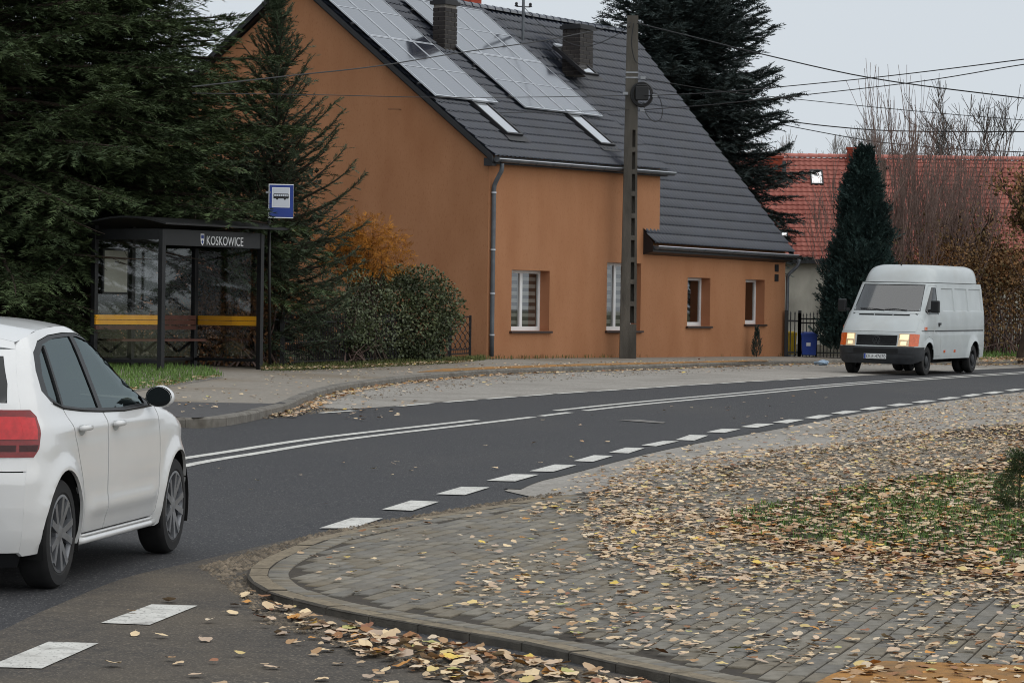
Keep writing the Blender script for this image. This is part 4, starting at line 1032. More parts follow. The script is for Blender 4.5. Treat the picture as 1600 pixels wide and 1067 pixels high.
# ================================================================== THE RED ROOFED HOUSE
mat('red_tile', rgb(188, 118, 104), rgb(168, 98, 86), rough=.6, scale=1.6, dirt=rgb(140, 84, 74), dscale=.9, damt=.5)
mat('old_wall', rgb(190, 186, 174), rgb(172, 168, 156), rough=.95, scale=1.2, dirt=rgb(96, 94, 86), dscale=.9, dlo=.4, dhi=.72, damt=.8, bump=.3, bscale=40, stretch=(1, 1, .5))
mat('brick_orange', rgb(146, 66, 44), rgb(120, 52, 38), rough=.85, scale=5, island=.2)
RY = 108.0
r0, r1 = P(1120, 246.5, RY), P(1680, 251, RY); r1.z = r0.z = (r0.z + r1.z) / 2
ez = P(1240, 408, RY - 4.2).z
e0, e1 = Vector((r0.x, RY - 4.2, ez)), Vector((r1.x, RY - 4.2, ez))
rh = empty('red_roofed_house', Vector((e0.x, e0.y + .4, gz(e0.x, e0.y))), 'house with red tiled roof and stained pale wall behind the iron gate', 'house')
tile_roof('roof', r0, r1, e0, e1, .205, .245, .04, .05, 'red_tile', rh, 6)
rb0, rb1 = Vector((r0.x, RY + 4.2, ez)), Vector((r1.x, RY + 4.2, ez))
MB().add([r0, r1, rb1, rb0], [(0, 1, 2, 3)]).build('back_roof', 'red_tile', rh)
zg = -.4
wl = MB(); wy = RY - 3.8; x0, x1 = r0.x + .2, r1.x - .2
wl.add([(x0, wy, zg), (x1, wy, zg), (x1, wy, ez + .1), (x0, wy, ez + .1), (x0, RY + 3.8, zg), (x1, RY + 3.8, zg), (x1, RY + 3.8, ez + .1), (x0, RY + 3.8, ez + .1), (x0, RY, r0.z - .15), (x1, RY, r0.z - .15)],
       [(0, 1, 2, 3), (5, 4, 7, 6), (0, 3, 8, 7, 4), (1, 5, 6, 9, 2)]); wl.build('wall', 'old_wall', rh)
MB().box(((x0 + x1) / 2, RY - 4.22, ez - .0), (x1 - x0 + .4, .1, .16)).build('gutter', 'dark_trim', rh)
MB().box(((x0 + x1) / 2, RY - 4.02, ez - .03), (x1 - x0 + .3, .3, .05)).build('soffit', 'dark_trim', rh)
rdir = (e0 - r0).normalized(); rn = (r1 - r0).cross(e0 - r0).normalized(); rn = rn if rn.z > 0 else -rn
def rhit(px, py, up=0): d = ray(px, py); return CAMP + d * ((r0 + rn * up - CAMP).dot(rn) / d.dot(rn))
rcm = ridge_mesh(.4, .14); 
n_ = int((r1 - r0).length / .38)
rc_me = rcm.copy(); rc_me.materials.clear(); rc_me.materials.append(MATS['red_tile'])
for i in range(n_): link_mesh('ridge_cap', rc_me, rh, r0 + Vector((i * .38, 0, .03)) - origin_of(rh))
def red_window(px0, px1, py0, py1):
    a, b, c, d = rhit(px0, py0, .1), rhit(px1, py0, .1), rhit(px1 - 1, py1, .1), rhit(px0 - 2, py1, .1)
    w_ = Vector((b.x - a.x, 0, 0)); h = rdir * (d - a).length; k = .05; ex = w_.normalized()
    q = [a, a + w_, a + w_ + h, a + h]; inn = [a + ex * k + rdir * k, a + w_ - ex * k + rdir * k, a + w_ + h - ex * k - rdir * k, a + h + ex * k - rdir * k]
    mb = MB(); mb.add(q + inn + [p - rn * .12 for p in q], [(0, 1, 5, 4), (1, 2, 6, 5), (2, 3, 7, 6), (3, 0, 4, 7), (0, 8, 9, 1), (1, 9, 10, 2), (2, 10, 11, 3), (3, 11, 8, 0)])
    sk = mb.build('roof_window', 'dark_trim', rh); MB().add([p - rn * .02 for p in inn], [(0, 1, 2, 3)]).build('pane', 'skylight_glass', sk, fix=False)
    MB().add([p - rn * .09 for p in inn], [(0, 1, 2, 3)]).build('room', 'room_dark', sk, fix=False)
red_window(1265, 1285, 265, 287); red_window(1219, 1231, 361, 370)
def red_chimney(px0, px1, py0, py1):
    b = rhit((px0 + px1) / 2, py1); s_ = F / b.y; w_ = (px1 - px0) / s_; z1 = P(px0, py0, b.y).z
    c = MB(); c.box((b.x, b.y + w_ / 2, (b.z + z1) / 2 - .3), (w_, w_, z1 - b.z + .6)); co = c.build('chimney', 'brick_orange', rh)
    c = MB(); rows_ = int((z1 - b.z) / .085)
    for r_ in range(rows_):
        for k in range(3):
            x = b.x - w_ / 2 + w_ * (k + (.5 if r_ % 2 else .25)) / 3 + .02
            if x + w_ / 6 < b.x + w_ / 2: c.box((x, b.y - .004, b.z + .05 + r_ * .085), (w_ / 3 - .02, .03, .068))
    c.build('brick_facing', 'brick_orange', co)['kind'] = 'stuff'
    MB().box((b.x, b.y + w_ / 2, z1 + .03), (w_ + .1, w_ + .1, .08)).build('chimney_cap', 'brick_orange', co)
    f = MB(); f.bar(Vector((b.x + w_ / 2 + .08, b.y - .1, b.z - .05)), Vector((b.x + w_ / 2 + .1, b.y + w_ , b.z + w_ + .15)), .16, .1); f.build('flashing', 'dark_trim', co)
red_chimney(1199, 1222, 247, 281); red_chimney(1325, 1344, 233, 266)
# wooden pole before the red roof
mat('old_wood', rgb(72, 60, 50), rgb(54, 46, 40), rough=.95, scale=6, bump=.4, bscale=40, stretch=(4, 4, .3))
wp = G(1364, 556, FO); wp = Vector((P(1366, 500, 92).x, 92, gz(5, 92, FO))); wt = P(1380, 250, 92)
wpo = empty('wooden_pole', wp, 'old dark wooden pole leaning before the red roof', 'utility pole')
MB().tube([wp, wp.lerp(wt, .5), wt], [.15, .13, .11], 10).build('shaft', 'old_wood', wpo, smooth=True)
wi = MB(); wi.lathe([(.0, 0), (.05, 0), (.06, .05), (.04, .1), (0, .12)], 8, Matrix.Translation(wt + Vector((.14, 0, -.3)))); wi.bar(wt + Vector((0, 0, -.3)), wt + Vector((.16, 0, -.3)), .03, .03); wi.build('insulator', 'black_plastic', wpo)

# ================================================================== small litter
mat('bag_blue', rgb(170, 190, 208), rgb(140, 164, 188), rough=.3, scale=9); mat('bag_black', rgb(22, 22, 24), rgb(16, 16, 17), rough=.35, scale=9)
def lump(name, p, sx, sy, sz, m, label, cat, seed):
    bm = bmesh.new(); bmesh.ops.create_icosphere(bm, subdivisions=3, radius=1); rr = random.Random(seed)
    ph = [(rr.uniform(2, 5), rr.uniform(2, 5), rr.uniform(2, 5), rr.uniform(0, 6)) for _ in range(5)]
    for v in bm.verts:
        k = 1 + sum(.12 * math.sin(a * v.co.x + b * v.co.y + c * v.co.z + d) for a, b, c, d in ph) + rr.uniform(-.05, .05)
        v.co = Vector((v.co.x * sx * k, v.co.y * sy * k, max(v.co.z, -.75) * sz * k + sz * .75))
    me = bpy.data.meshes.new(name); bm.to_mesh(me); bm.free(); me.materials.append(MATS[m])
    o = link_mesh(name, me, None, p); return tag(o, label, cat)
lump('plastic_bag', G(1284, 570.5, .01), .17, .12, .07, 'bag_blue', 'crumpled pale blue plastic bag lying against the far kerb', 'bag', 3)
lump('rubbish_bag', G(762, 558.5, FO), .24, .14, .08, 'bag_black', 'black plastic bag at the foot of the downpipe', 'bag', 5)
# ================================================================== VEGETATION
mat('bark', rgb(70, 58, 48), rgb(48, 40, 34), rough=1, scale=8, bump=.6, bscale=30, stretch=(3, 3, .5))
mat('bark_grey', rgb(92, 84, 78), rgb(70, 64, 60), rough=1, scale=8, bump=.5, bscale=30, stretch=(3, 3, .5))
mat('twig_red', rgb(132, 112, 104), rgb(106, 88, 82), rough=1, scale=4)
mat('twig_pale', rgb(150, 145, 143), rgb(126, 121, 119), rough=1, scale=2)
mat('needles_dark', rgb(74, 88, 54), rgb(50, 64, 40), rough=.8, scale=1.1, island=.45, spec=.3)
mat('needles_spruce', rgb(68, 80, 58), rgb(50, 61, 46), rough=.8, scale=1.4, island=.4, spec=.3)
mat('needles_blue', rgb(66, 77, 75), rgb(48, 58, 56), rough=.8, scale=.8, island=.4, spec=.3)
mat('scale_leaf', rgb(46, 66, 62), rgb(30, 46, 44), rough=.8, scale=1.4, island=.4, spec=.3)
mat('larch_gold', rgb(176, 118, 36), rgb(140, 88, 28), rough=.9, scale=1.5, island=.4)
mat('leaf_green', rgb(84, 92, 58), rgb(56, 66, 43), rough=.6, scale=2, island=.5, spec=.5)
mat('leaf_brown', rgb(128, 88, 54), rgb(88, 66, 42), rough=.8, scale=1.2, island=.5)
mat('leaf_rust', rgb(134, 96, 60), rgb(88, 82, 52), rough=.8, scale=.5, detail=2, island=.55)
mat('hedge_dark', rgb(38, 46, 32), rgb(26, 32, 24), rough=.9, scale=1.2, island=.4)
mat('grass_blade', rgb(100, 128, 58), rgb(72, 100, 42), rough=.7, scale=1.2, island=.35)
mat('grass_dry', rgb(96, 98, 52), rgb(70, 80, 38), rough=.8, scale=1.0, island=.4)

def norm_(a): return a / np.maximum(np.linalg.norm(a, axis=-1, keepdims=True), 1e-9)
def sprig(n, spread=.55, wd=.10, up=.25, seed=0, full=1.0):
    """a shoot along +x of length 1: narrow needle blades on both sides and above"""
    r_ = np.random.default_rng(seed); V = []
    for i in range(n):
        t = .02 + .92 * i / max(n - 1, 1); sd = 1 if i % 2 else -1; L = (.34 + .12 * r_.random()) * (1 - .45 * t) * full
        a = spread * (.8 + .5 * r_.random()); el = up * (r_.random() * 1.6 - .45)
        d = np.array([math.cos(a), sd * math.sin(a), el]); d /= np.linalg.norm(d)
        p = np.array([t, 0, 0]); s_ = np.cross(d, [0, 0, 1]); s_ /= np.linalg.norm(s_)
        tw = r_.uniform(-.9, .9); s2 = s_ * math.cos(tw) + np.cross(d, s_) * math.sin(tw)
        V += [p - s2 * wd * .5, p + s2 * wd * .5, p + d * L]
    p0 = np.array([.75, 0, 0]); V += [p0 + [0, -.05, 0], p0 + [0, .05, 0], p0 + [.35, 0, .02]]
    return np.array(V)
def scatter(T, pos, xd, zd, sc):
    """stamp template triangles T at pos with x axis xd, z axis near zd and scale sc"""
    xd = norm_(xd); yd = norm_(np.cross(zd, xd)); z2 = np.cross(xd, yd)
    M = np.stack([xd, yd, z2], 2) * sc[:, None, None]
    V = np.einsum('nij,kj->nki', M, T) + pos[:, None, :]
    V = V.reshape(-1, 3); return V, np.arange(len(V)).reshape(-1, 3)
def segs_mesh(A, B, ra, rb, n=4):
    A, B = np.asarray(A, float), np.asarray(B, float); d = norm_(B - A)
    h = np.where(np.abs(d[:, 2:3]) > .9, np.array([[1., 0, 0]]), np.array([[0, 0, 1.]])); u = norm_(np.cross(d, h)); v = np.cross(d, u)
    an = np.arange(n) * 2 * math.pi / n; c, s = np.cos(an), np.sin(an)
    ring = u[:, None, :] * c[None, :, None] + v[:, None, :] * s[None, :, None]
    V = np.concatenate([A[:, None] + ring * np.asarray(ra)[:, None, None], B[:, None] + ring * np.asarray(rb)[:, None, None]], 1).reshape(-1, 3)
    m = len(A); base = (np.arange(m) * 2 * n)[:, None, None]; k = np.arange(n)
    q = np.stack([k, (k + 1) % n, n + (k + 1) % n, n + k], 1)[None] + base
    return V, q.reshape(-1, 4)
def conifer(name, base, Hh, radius, label, seed, m, nb=130, zlo=.06, elev=(50, -12), droop=.25, tip=.3, spr=.2, dens=1.0, blet=.42, hang=.35, group=None, trunk_r=.16, needle=9, wd=.10, az_bias=None, full=1.0, spread=.8, bark='bark', lean=0, step=.14, avoid=None):
    """radius(t): branch reach at height fraction t"""
    r_ = np.random.default_rng(seed); base = np.array(base)
    root = empty(name, tuple(base), label, 'tree', group)
    mb = MB(); mb.tube([Vector(base) + Vector((lean * t, 0, Hh * t - .1)) for t in (0, .3, .6, .85, 1)], [trunk_r, trunk_r * .75, trunk_r * .5, trunk_r * .2, .01], 9); mb.build('trunk', bark, root, smooth=True)
    SA_, SB_, Sr, Se = [], [], [], []; pos, xd, zd, sc = [], [], [], []
    def put(p, d, s):
        if avoid and avoid(p + norm_(d) * s * .6): return
        pos.append(p); xd.append(d); sc.append(s); zd.append([r_.normal() * .35, r_.normal() * .35, 1])
    for i in range(nb):
        t = zlo + (1 - zlo) * ((i + r_.random()) / nb) ** 1.05; 
        if t > .995: t = .995
        h = t * Hh; L = radius(t) * (.78 + .34 * r_.random()); az = i * 2.399 + r_.normal() * .25
        if az_bias: az = az_bias(az, r_)
        el = R(elev[1] + (elev[0] - elev[1]) * t ** 1.2 + r_.normal() * 6)
        d0 = np.array([math.cos(az) * math.cos(el), math.sin(az) * math.cos(el), math.sin(el)])
        o = base + np.array([lean * t, 0, h]); n = max(int(L / .22), 3); pts_ = [o]
        d = d0.copy()
        for k in range(n):
            f = k / n; d = norm_(d + np.array([r_.normal() * .05, r_.normal() * .05, (-droop * (1 - f) + tip * max(f - .35, 0) * 1.6) * (L / max(radius(.2), .1)) * (3.0 / n)]))
            pts_.append(pts_[-1] + d * L / n)
        rb = .012 + .014 * L
        for k in range(n):
            SA_.append(pts_[k]); SB_.append(pts_[k + 1]); Sr.append(rb * (1 - k / n) + .004); Se.append(rb * (1 - (k + 1) / n) + .004)
        # side twigs
        for k in range(1, n + 1):
            f = k / n; dd = norm_(pts_[k] - pts_[k - 1]); side = norm_(np.cross(dd, [0, 0, 1])); 
            if f > .12:
                put(pts_[k - 1], dd + r_.normal(size=3) * .1, spr * (.9 + .4 * r_.random()))
                for s3 in (-1, 1): put(pts_[k - 1] + dd * .1, dd + side * s3 * .5 + r_.normal(size=3) * .15, spr * (.7 + .4 * r_.random()))
            for sg_ in (-1, 1):
                if r_.random() > dens: continue
                l = (blet * L * (1 - f) ** .8 + .18) * (.6 + .5 * r_.random()) * min(1, f * 3 + .3); l = min(l, 1.1)
                bd = norm_(dd * .75 + side * sg_ * (.75 + .2 * r_.random()) + np.array([0, 0, -hang * r_.random()])); q = pts_[k - 1] + (pts_[k] - pts_[k - 1]) * r_.random(); m_ = max(int(l / step), 1)
                for j in range(m_):
                    g = (j + .5) / m_; bd = norm_(bd + np.array([r_.normal() * .08, r_.normal() * .08, -hang * .18 + .05])); q2 = q + bd * l / m_
                    if j < m_ - 1: SA_.append(q); SB_.append(q2); Sr.append(.006); Se.append(.004)
                    s2 = norm_(np.cross(bd, [0, 0, 1]))
                    put(q, bd + r_.normal(size=3) * .12, spr * (.85 + .4 * r_.random()))
                    if m_ > 1 and j < m_ - 1:
                        for s3 in (-1, 1):
                            if r_.random() < .8: put(q, bd * .7 + s2 * s3 * .8 + np.array([0, 0, -hang * .5 * r_.random()]), spr * (.55 + .4 * r_.random()))
                    q = q2
    top = base + np.array([lean, 0, Hh])
    for k in range(6): put(top - np.array([0, 0, .12 * k]), np.array([r_.normal() * .3, r_.normal() * .3, 1]), spr)
    V, Fq = segs_mesh(SA_, SB_, Sr, Se, 4); np_mesh('branches', V, Fq, bark, root)['kind'] = 'stuff'
    pos, xd, zd, sc = (np.array(x, float) for x in (pos, xd, zd, sc)); Vs, Fs, o = [], [], 0
    ch = r_.integers(0, 4, len(pos))
    for c in range(4):
        T = sprig(needle, spread, wd, .3, seed * 7 + c, full); mk = ch == c
        if mk.sum() == 0: continue
        V, Fq = scatter(T, pos[mk], xd[mk], zd[mk], sc[mk]); Vs.append(V); Fs.append(Fq + o); o += len(V)
    cr = np_mesh('crown', np.concatenate(Vs), np.concatenate(Fs), m, root); cr['kind'] = 'stuff'
    print(name, len(pos), 'sprigs', o // 3, 'tris'); return root
def leaf_quad():
    return np.array([[0, 0, 0], [.5, .32, .08], [.5, -.32, .08], [.5, .32, .08], [1, 0, 0], [.5, -.32, .08]], float)
def blob(r_, n, c, rad, seed, inner=.45, waves=7, amp=.16):
    """points in a lumpy shell"""
    d = norm_(r_.normal(size=(n, 3))); rr = np.random.default_rng(seed); k = np.ones(n)
    for _ in range(waves):
        a = rr.normal(size=3) * 3.2; k += amp * np.sin(d @ a + rr.random() * 6)
    k = np.clip(k, .55, 1.35); u = inner + (1 - inner) * r_.random(n) ** .6
    return np.array(c) + d * np.array(rad) * (u * k)[:, None], d
def bush(name, base, c, rad, n, leaf, m, label, seed, cat='bush', stems=26, bark='bark', inner=.35, group=None, zmin=None, amp=.16, blades=None, flat=.3):
    r_ = np.random.default_rng(seed); root = empty(name, base, label, cat, group)
    p, d = blob(r_, n, c, rad, seed, inner, amp=amp); 
    keep = p[:, 2] > (zmin if zmin is not None else base[2] + .05); p, d = p[keep], d[keep]; n = len(p)
    xd_ = norm_(d + r_.normal(size=(n, 3)) * .9); zd_ = norm_(d * .6 + r_.normal(size=(n, 3)) * .6 + np.array([0, 0, .5]))
    T = leaf_quad() if blades is None else blades
    V, Fq = scatter(T, p, xd_, zd_, leaf * (.6 + .8 * r_.random(n))); np_mesh('foliage', V, Fq, m, root)['kind'] = 'stuff'
    A, B, ra, rb = [], [], [], []
    for i in range(stems):
        a = np.array(base) + np.array([r_.normal() * rad[0] * .25, r_.normal() * rad[1] * .25, 0]); e = p[r_.integers(0, n)]
        pts_ = [a + (e - a) * t + r_.normal(size=3) * .05 * (t > 0) for t in np.linspace(0, 1, 5)]
        for k in range(4): A.append(pts_[k]); B.append(pts_[k + 1]); ra.append(.022 * (1 - k / 4) + .004); rb.append(.022 * (1 - (k + 1) / 4) + .004)
    V, Fq = segs_mesh(A, B, ra, rb, 4); np_mesh('stems', V, Fq, bark, root)['kind'] = 'stuff'
    return root

# the boughs are kept clear of the shelter front and the sign
def clear_shelter(p):
    q = Vector(p) - SA; u, f_ = q.dot(sx_), -q.dot(sy_)
    if -1.3 < u < tx0 + tw * .72 and f_ > -1.2 and zf0 - 1.9 < p[2] < zf1 + .10: return True
    if u > 2.0 and p[1] < sgb.y + .3 and c00.z - .15 < p[2] < c00.z + sh + .15 and abs(p[0] - (c00.x + sw / 2)) < sw * .62: return True
    return -.2 < u < Wd + .4 and -Dp - .1 < f_ < .1 and p[2] < zf1 + .3
# --- the big dark tree over the shelter
tb = G(120, 572, FO); tb.y += 2.6; tb.z = gz(tb.x, tb.y, FO); print('dark tree', tb, F / tb.y)
def rad_dark(t): return np.interp(t, [0, .1, .2, .29, .37, .5, .62, .85, 1], [.6, 2.4, 4.5, 4.5, 3.7, 2.9, 2.4, 1.3, .2])
conifer('fir_tree', tb, 13.5, rad_dark, 'huge dark fir spreading over the bus shelter', 21, 'needles_dark', nb=360, zlo=.17, elev=(35, -4), droop=.12, tip=.10, spr=.34, dens=1.0, blet=.34, hang=.5, trunk_r=.3, needle=13, wd=.075, step=.2, full=1.05, avoid=clear_shelter)
# --- the young spruce in front of the gable
ys = G(412, 576, FO); ys.y += 2.2; ys.z = gz(ys.x, ys.y, FO); yH = P(413, -2, ys.y).z - ys.z
def rad_y(t): return np.interp(t, [0, .12, .35, .55, .7, .85, .95, 1], [1.6, 2.0, 2.15, 1.65, 1.15, .7, .28, .05])
conifer('spruce_tree', ys, yH, rad_y, 'young spruce with upturned spiky shoots before the orange gable', 5, 'needles_spruce', nb=165, zlo=.03, elev=(62, 14), droop=.10, tip=.62, spr=.26, dens=.95, blet=.36, hang=.7, trunk_r=.11, needle=12, wd=.08, spread=.75, step=.19, avoid=clear_shelter)
# --- second fir at the left edge, its branches fill the corner
t2 = G(-70, 574, FO); t2.y += 3.5; t2.z = gz(t2.x, t2.y, FO)
conifer('fir_tree', t2, 12.5, lambda t: np.interp(t, [0, .1, .3, .6, .85, 1], [2.2, 3.6, 4.2, 3.6, 2, .3]), 'second dark fir behind the white car, cut by the photo edge', 33, 'needles_dark', nb=210, zlo=.05, elev=(35, -8), droop=.14, tip=.1, spr=.36, dens=1.0, blet=.34, hang=.5, trunk_r=.28, needle=11, wd=.085, step=.24, avoid=clear_shelter)
# --- tall spruce behind the house
bs = P(1062, 480, 92); bs.z = gz(bs.x, bs.y, FO); bH = P(1062, -170, 92).z - bs.z
def rad_b(t): return np.interp(t, [0, .2, .35, .55, .75, .9, 1], [3.6, 3.9, 3.9, 3.4, 2.5, 1.2, .1])
conifer('spruce_tree', bs, bH, rad_b, 'tall dark spruce rising behind the orange house', 9, 'needles_blue', nb=440, zlo=.22, elev=(40, -8), droop=.14, tip=.30, spr=.42, dens=1.0, blet=.40, hang=.45, trunk_r=.24, needle=12, wd=.11, spread=.85, step=.26)
# --- columnar cypress beside the wooden pole
cy = P(1338, 560, 82); cy.z = gz(cy.x, cy.y, FO); ch_ = P(1352, 238, 82).z - cy.z
root = empty('cypress_tree', cy, 'dense blue green columnar cypress behind the white van', 'tree'); r_ = np.random.default_rng(4)
PP, XX, NN = [], [], []
lobes = [(0, 0, 1.0, 1.0, 9000)] + [(math.cos(k * 1.9 + .4) * q, math.sin(k * 1.9 + .4) * q, hh, .5, 1500) for k, (q, hh) in enumerate(((.5, .72), (.62, .55), (.45, .80), (.68, .46), (.55, .63), (.7, .36), (.4, .88), (.66, .5)))]
for lx_, ly_, hf, wf, n in lobes:
    t = r_.random(n) ** .8; az = r_.random(n) * 6.283
    lump_ = 1 + .22 * np.sin(az * 3 + t * 14 + lx_ * 9) + .16 * np.sin(az * 5 - t * 31) + .10 * np.sin(t * 47 + az)
    rr = np.interp(t, [0, .06, .25, .45, .65, .85, .95, 1], [.5, .76, .86, .78, .58, .34, .15, .02]) * wf * lump_ * (.55 + .45 * r_.random(n) ** .5)
    PP.append(np.array(cy) + np.stack([np.cos(az) * rr + .12 * t * hf + lx_, np.sin(az) * rr + ly_, .25 + t * (ch_ * hf - .25)], 1))
    XX.append(np.stack([np.cos(az) * .7, np.sin(az) * .7, np.full(n, .9)], 1) + r_.normal(size=(n, 3)) * .35); NN.append(np.stack([np.cos(az), np.sin(az), np.zeros(n)], 1))
p = np.concatenate(PP); xd_ = np.concatenate(XX); nn_ = np.concatenate(NN); n = len(p)
V, Fq = scatter(sprig(8, .55, .16, .15, 3, 1.2), p, xd_, nn_ + r_.normal(size=(n, 3)) * .4, .15 + .2 * r_.random(n) ** 2); np_mesh('crown', V, Fq, 'scale_leaf', root)['kind'] = 'stuff'
MB().tube([cy, cy + Z * ch_ * .9], [.12, .02], 8).build('trunk', 'bark', root)
# --- shrubs by the fence
def at(px, py, dy, off=FO): p = G(px, py, off); p.y += dy; p.z = gz(p.x, p.y, off); return p
g_ = at(630, 566, .75); s_ = F / g_.y
c_ = P(628, 494, g_.y); bush('evergreen_shrub', g_, c_, (1.28, .9, 1.2), 17000, .075, 'leaf_green', 'rounded green garden shrub between fence and orange gable', 12, inner=.55, amp=.07)
g_ = at(530, 570, .8); c_ = P(528, 515, g_.y); bush('mixed_shrub', g_, c_, (1.25, .8, 1.0), 7500, .07, 'leaf_green', 'thin twiggy shrub behind the low bar fence', 14, inner=.2, amp=.25, stems=60, bark='twig_red')
# golden larch sprays
g_ = at(560, 570, 1.9); c_ = P(560, 392, g_.y); nl = sprig(9, .9, .06, .5, 2, 1.3)
bush('larch_tree', g_, c_, (.85, .6, .55), 1500, .22, 'larch_gold', 'golden autumn larch glowing behind the shrubs', 15, cat='tree', inner=.15, amp=.3, stems=40, blades=nl)
# brown leaved bush right behind the shelter
g_ = at(372, 574, 1.2); c_ = P(368, 490, g_.y); bush('brown_shrub', g_, c_, (1.35, .8, 1.25), 5200, .085, 'leaf_brown', 'brown leaved autumn shrub behind the shelter glass', 16, inner=.2, amp=.18, stems=50, bark='twig_red')
# dark garden hedge closing the view behind the shelter
for (px, py, dy, rx, rz, sd) in ((60, 566, 5.2, 3.0, 2.6, 41), (250, 568, 5.0, 2.6, 2.4, 42), (-120, 566, 5.5, 2.8, 2.6, 43)):
    g_ = at(px, py, dy); c_ = g_ + Z * (rz * .85)
    bush('dark_shrub', g_, c_, (rx, 1.0, rz), 7000, .16, 'hedge_dark', {41: 'dark overgrown shrub behind the left shelter panes', 42: 'dark overgrown shrub behind the middle of the shelter', 43: 'dark overgrown shrub at the left edge behind the car'}[sd], sd, inner=.3, amp=.12)
# dwarf conifer by the wall
dc = fp(on_line(fp(0, 2), hu, 1168.5, 0, 60), 0, .3); dc.z = gz(dc.x, dc.y, FO); dh = ray_z(dc, 513) - dc.z
root = empty('dwarf_conifer', dc, 'small pointed dwarf conifer against the orange wall under the last window', 'plant'); r_ = np.random.default_rng(8)
n = 420; t = r_.random(n); az = r_.random(n) * 6.283; rr = np.interp(t, [0, .15, .5, .62, 1], [.09, .13, .10, .05, .012]) * (.5 + .5 * r_.random(n))
p = np.array(dc) + np.stack([np.cos(az) * rr, np.sin(az) * rr, t * dh], 1); V, Fq = scatter(sprig(7, .5, .13, .2, 5), p, np.stack([np.cos(az) * .5, np.sin(az) * .5, np.ones(n)], 1), r_.normal(size=(n, 3)), .07 + .06 * r_.random(n)); np_mesh('foliage', V, Fq, 'scale_leaf', root)['kind'] = 'stuff'
MB().tube([dc, dc + Z * dh * .9], [.012, .004], 5).build('stem', 'bark', root)

# --- leafless trees and shrubs on the right
def grow(r_, p, d, L, rad, depth, out, up=.15, spread=.5, nkid=(2, 3), shrink=.72, bend=.12):
    n = 3; q = np.array(p)
    for k in range(n):
        d = norm_(d + r_.normal(size=3) * bend + np.array([0, 0, up * .3])); q2 = q + d * L / n
        out.append((q, q2, rad * (1 - .25 * k / n), rad * (1 - .25 * (k + 1) / n)))
        if depth > 0 and k > 0 and r_.random() < .7:
            s = norm_(d + r_.normal(size=3) * spread * 1.3 + np.array([0, 0, up])); grow(r_, q2, s, L * shrink * (.6 + .4 * r_.random()), rad * .5, depth - 1, out, up, spread, nkid, shrink, bend)
        q = q2
    if depth > 0:
        for _ in range(r_.integers(nkid[0], nkid[1] + 1)):
            s = norm_(d + r_.normal(size=3) * spread + np.array([0, 0, up])); grow(r_, q, s, L * shrink * (.75 + .35 * r_.random()), rad * .62, depth - 1, out, up, spread, nkid, shrink, bend)
def bare(name, base, label, seed, m, stems, L, rad, depth, up=.2, spread=.45, tilt_=.15, cat='tree', group=None, leaves=None, shrink=.72, nkid=(2, 3), lm='leaf_rust', lsize=.12, spreadbase=.1, minr=.006, bend=.1):
    r_ = np.random.default_rng(seed); root = empty(name, base, label, cat, group); out = []
    for i in range(stems):
        a = np.array(base) + np.array([r_.normal() * spreadbase, r_.normal() * spreadbase, -.05]); d = norm_(np.array([r_.normal() * tilt_, r_.normal() * tilt_, 1]))
        grow(r_, a, d, L * (.7 + .5 * r_.random()), rad, depth, out, up, spread, nkid, shrink, bend)
    A = np.array([o[0] for o in out]); B = np.array([o[1] for o in out]); ra = np.maximum([o[2] for o in out], minr); rb = np.maximum([o[3] for o in out], minr)
    big = ra > rad * .35
    V, Fq = segs_mesh(A[big], B[big], ra[big], rb[big], 6); np_mesh('trunk', V, Fq, m, root, smooth=True)
    V, Fq = segs_mesh(A[~big], B[~big], ra[~big], rb[~big], 3); np_mesh('twigs', V, Fq, m, root)['kind'] = 'stuff'
    if leaves:
        thin = np.where(ra < rad * .3)[0]; k = r_.integers(0, len(thin), leaves); pp = B[thin[k]] + r_.normal(size=(leaves, 3)) * .12
        V, Fq = scatter(leaf_quad(), pp, r_.normal(size=(leaves, 3)) + [0, 0, -.6], r_.normal(size=(leaves, 3)) + [0, 0, .6], lsize * (.6 + .8 * r_.random(leaves))); np_mesh('crown', V, Fq, lm, root)['kind'] = 'stuff'
    print(name, len(A)); return root
def gp_(px, Y, off=FO): p = P(px, 500, Y); return Vector((p.x, Y, gz(p.x, Y, off)))
# red twigged shrub with long straight shoots
for i, (px, Y, st, L, lab) in enumerate(((1402, 89, 12, 2.9, 'tall leafless shrub with straight reddish shoots right of the wooden pole'), (1455, 91, 12, 2.7, 'reddish leafless shrub with upright shoots behind the van roof'), (1505, 95, 10, 2.6, 'reddish leafless shrub at the brown tree edge'))):
    bare('bare_shrub', gp_(px, Y), lab, 60 + i, 'twig_red', st * 2, L * .92, .028, 3, up=.45, spread=.3, tilt_=.26, cat='shrub', group='leafless shrubs before the red house', shrink=.78, nkid=(1, 3), spreadbase=.5, minr=.007, bend=.05)
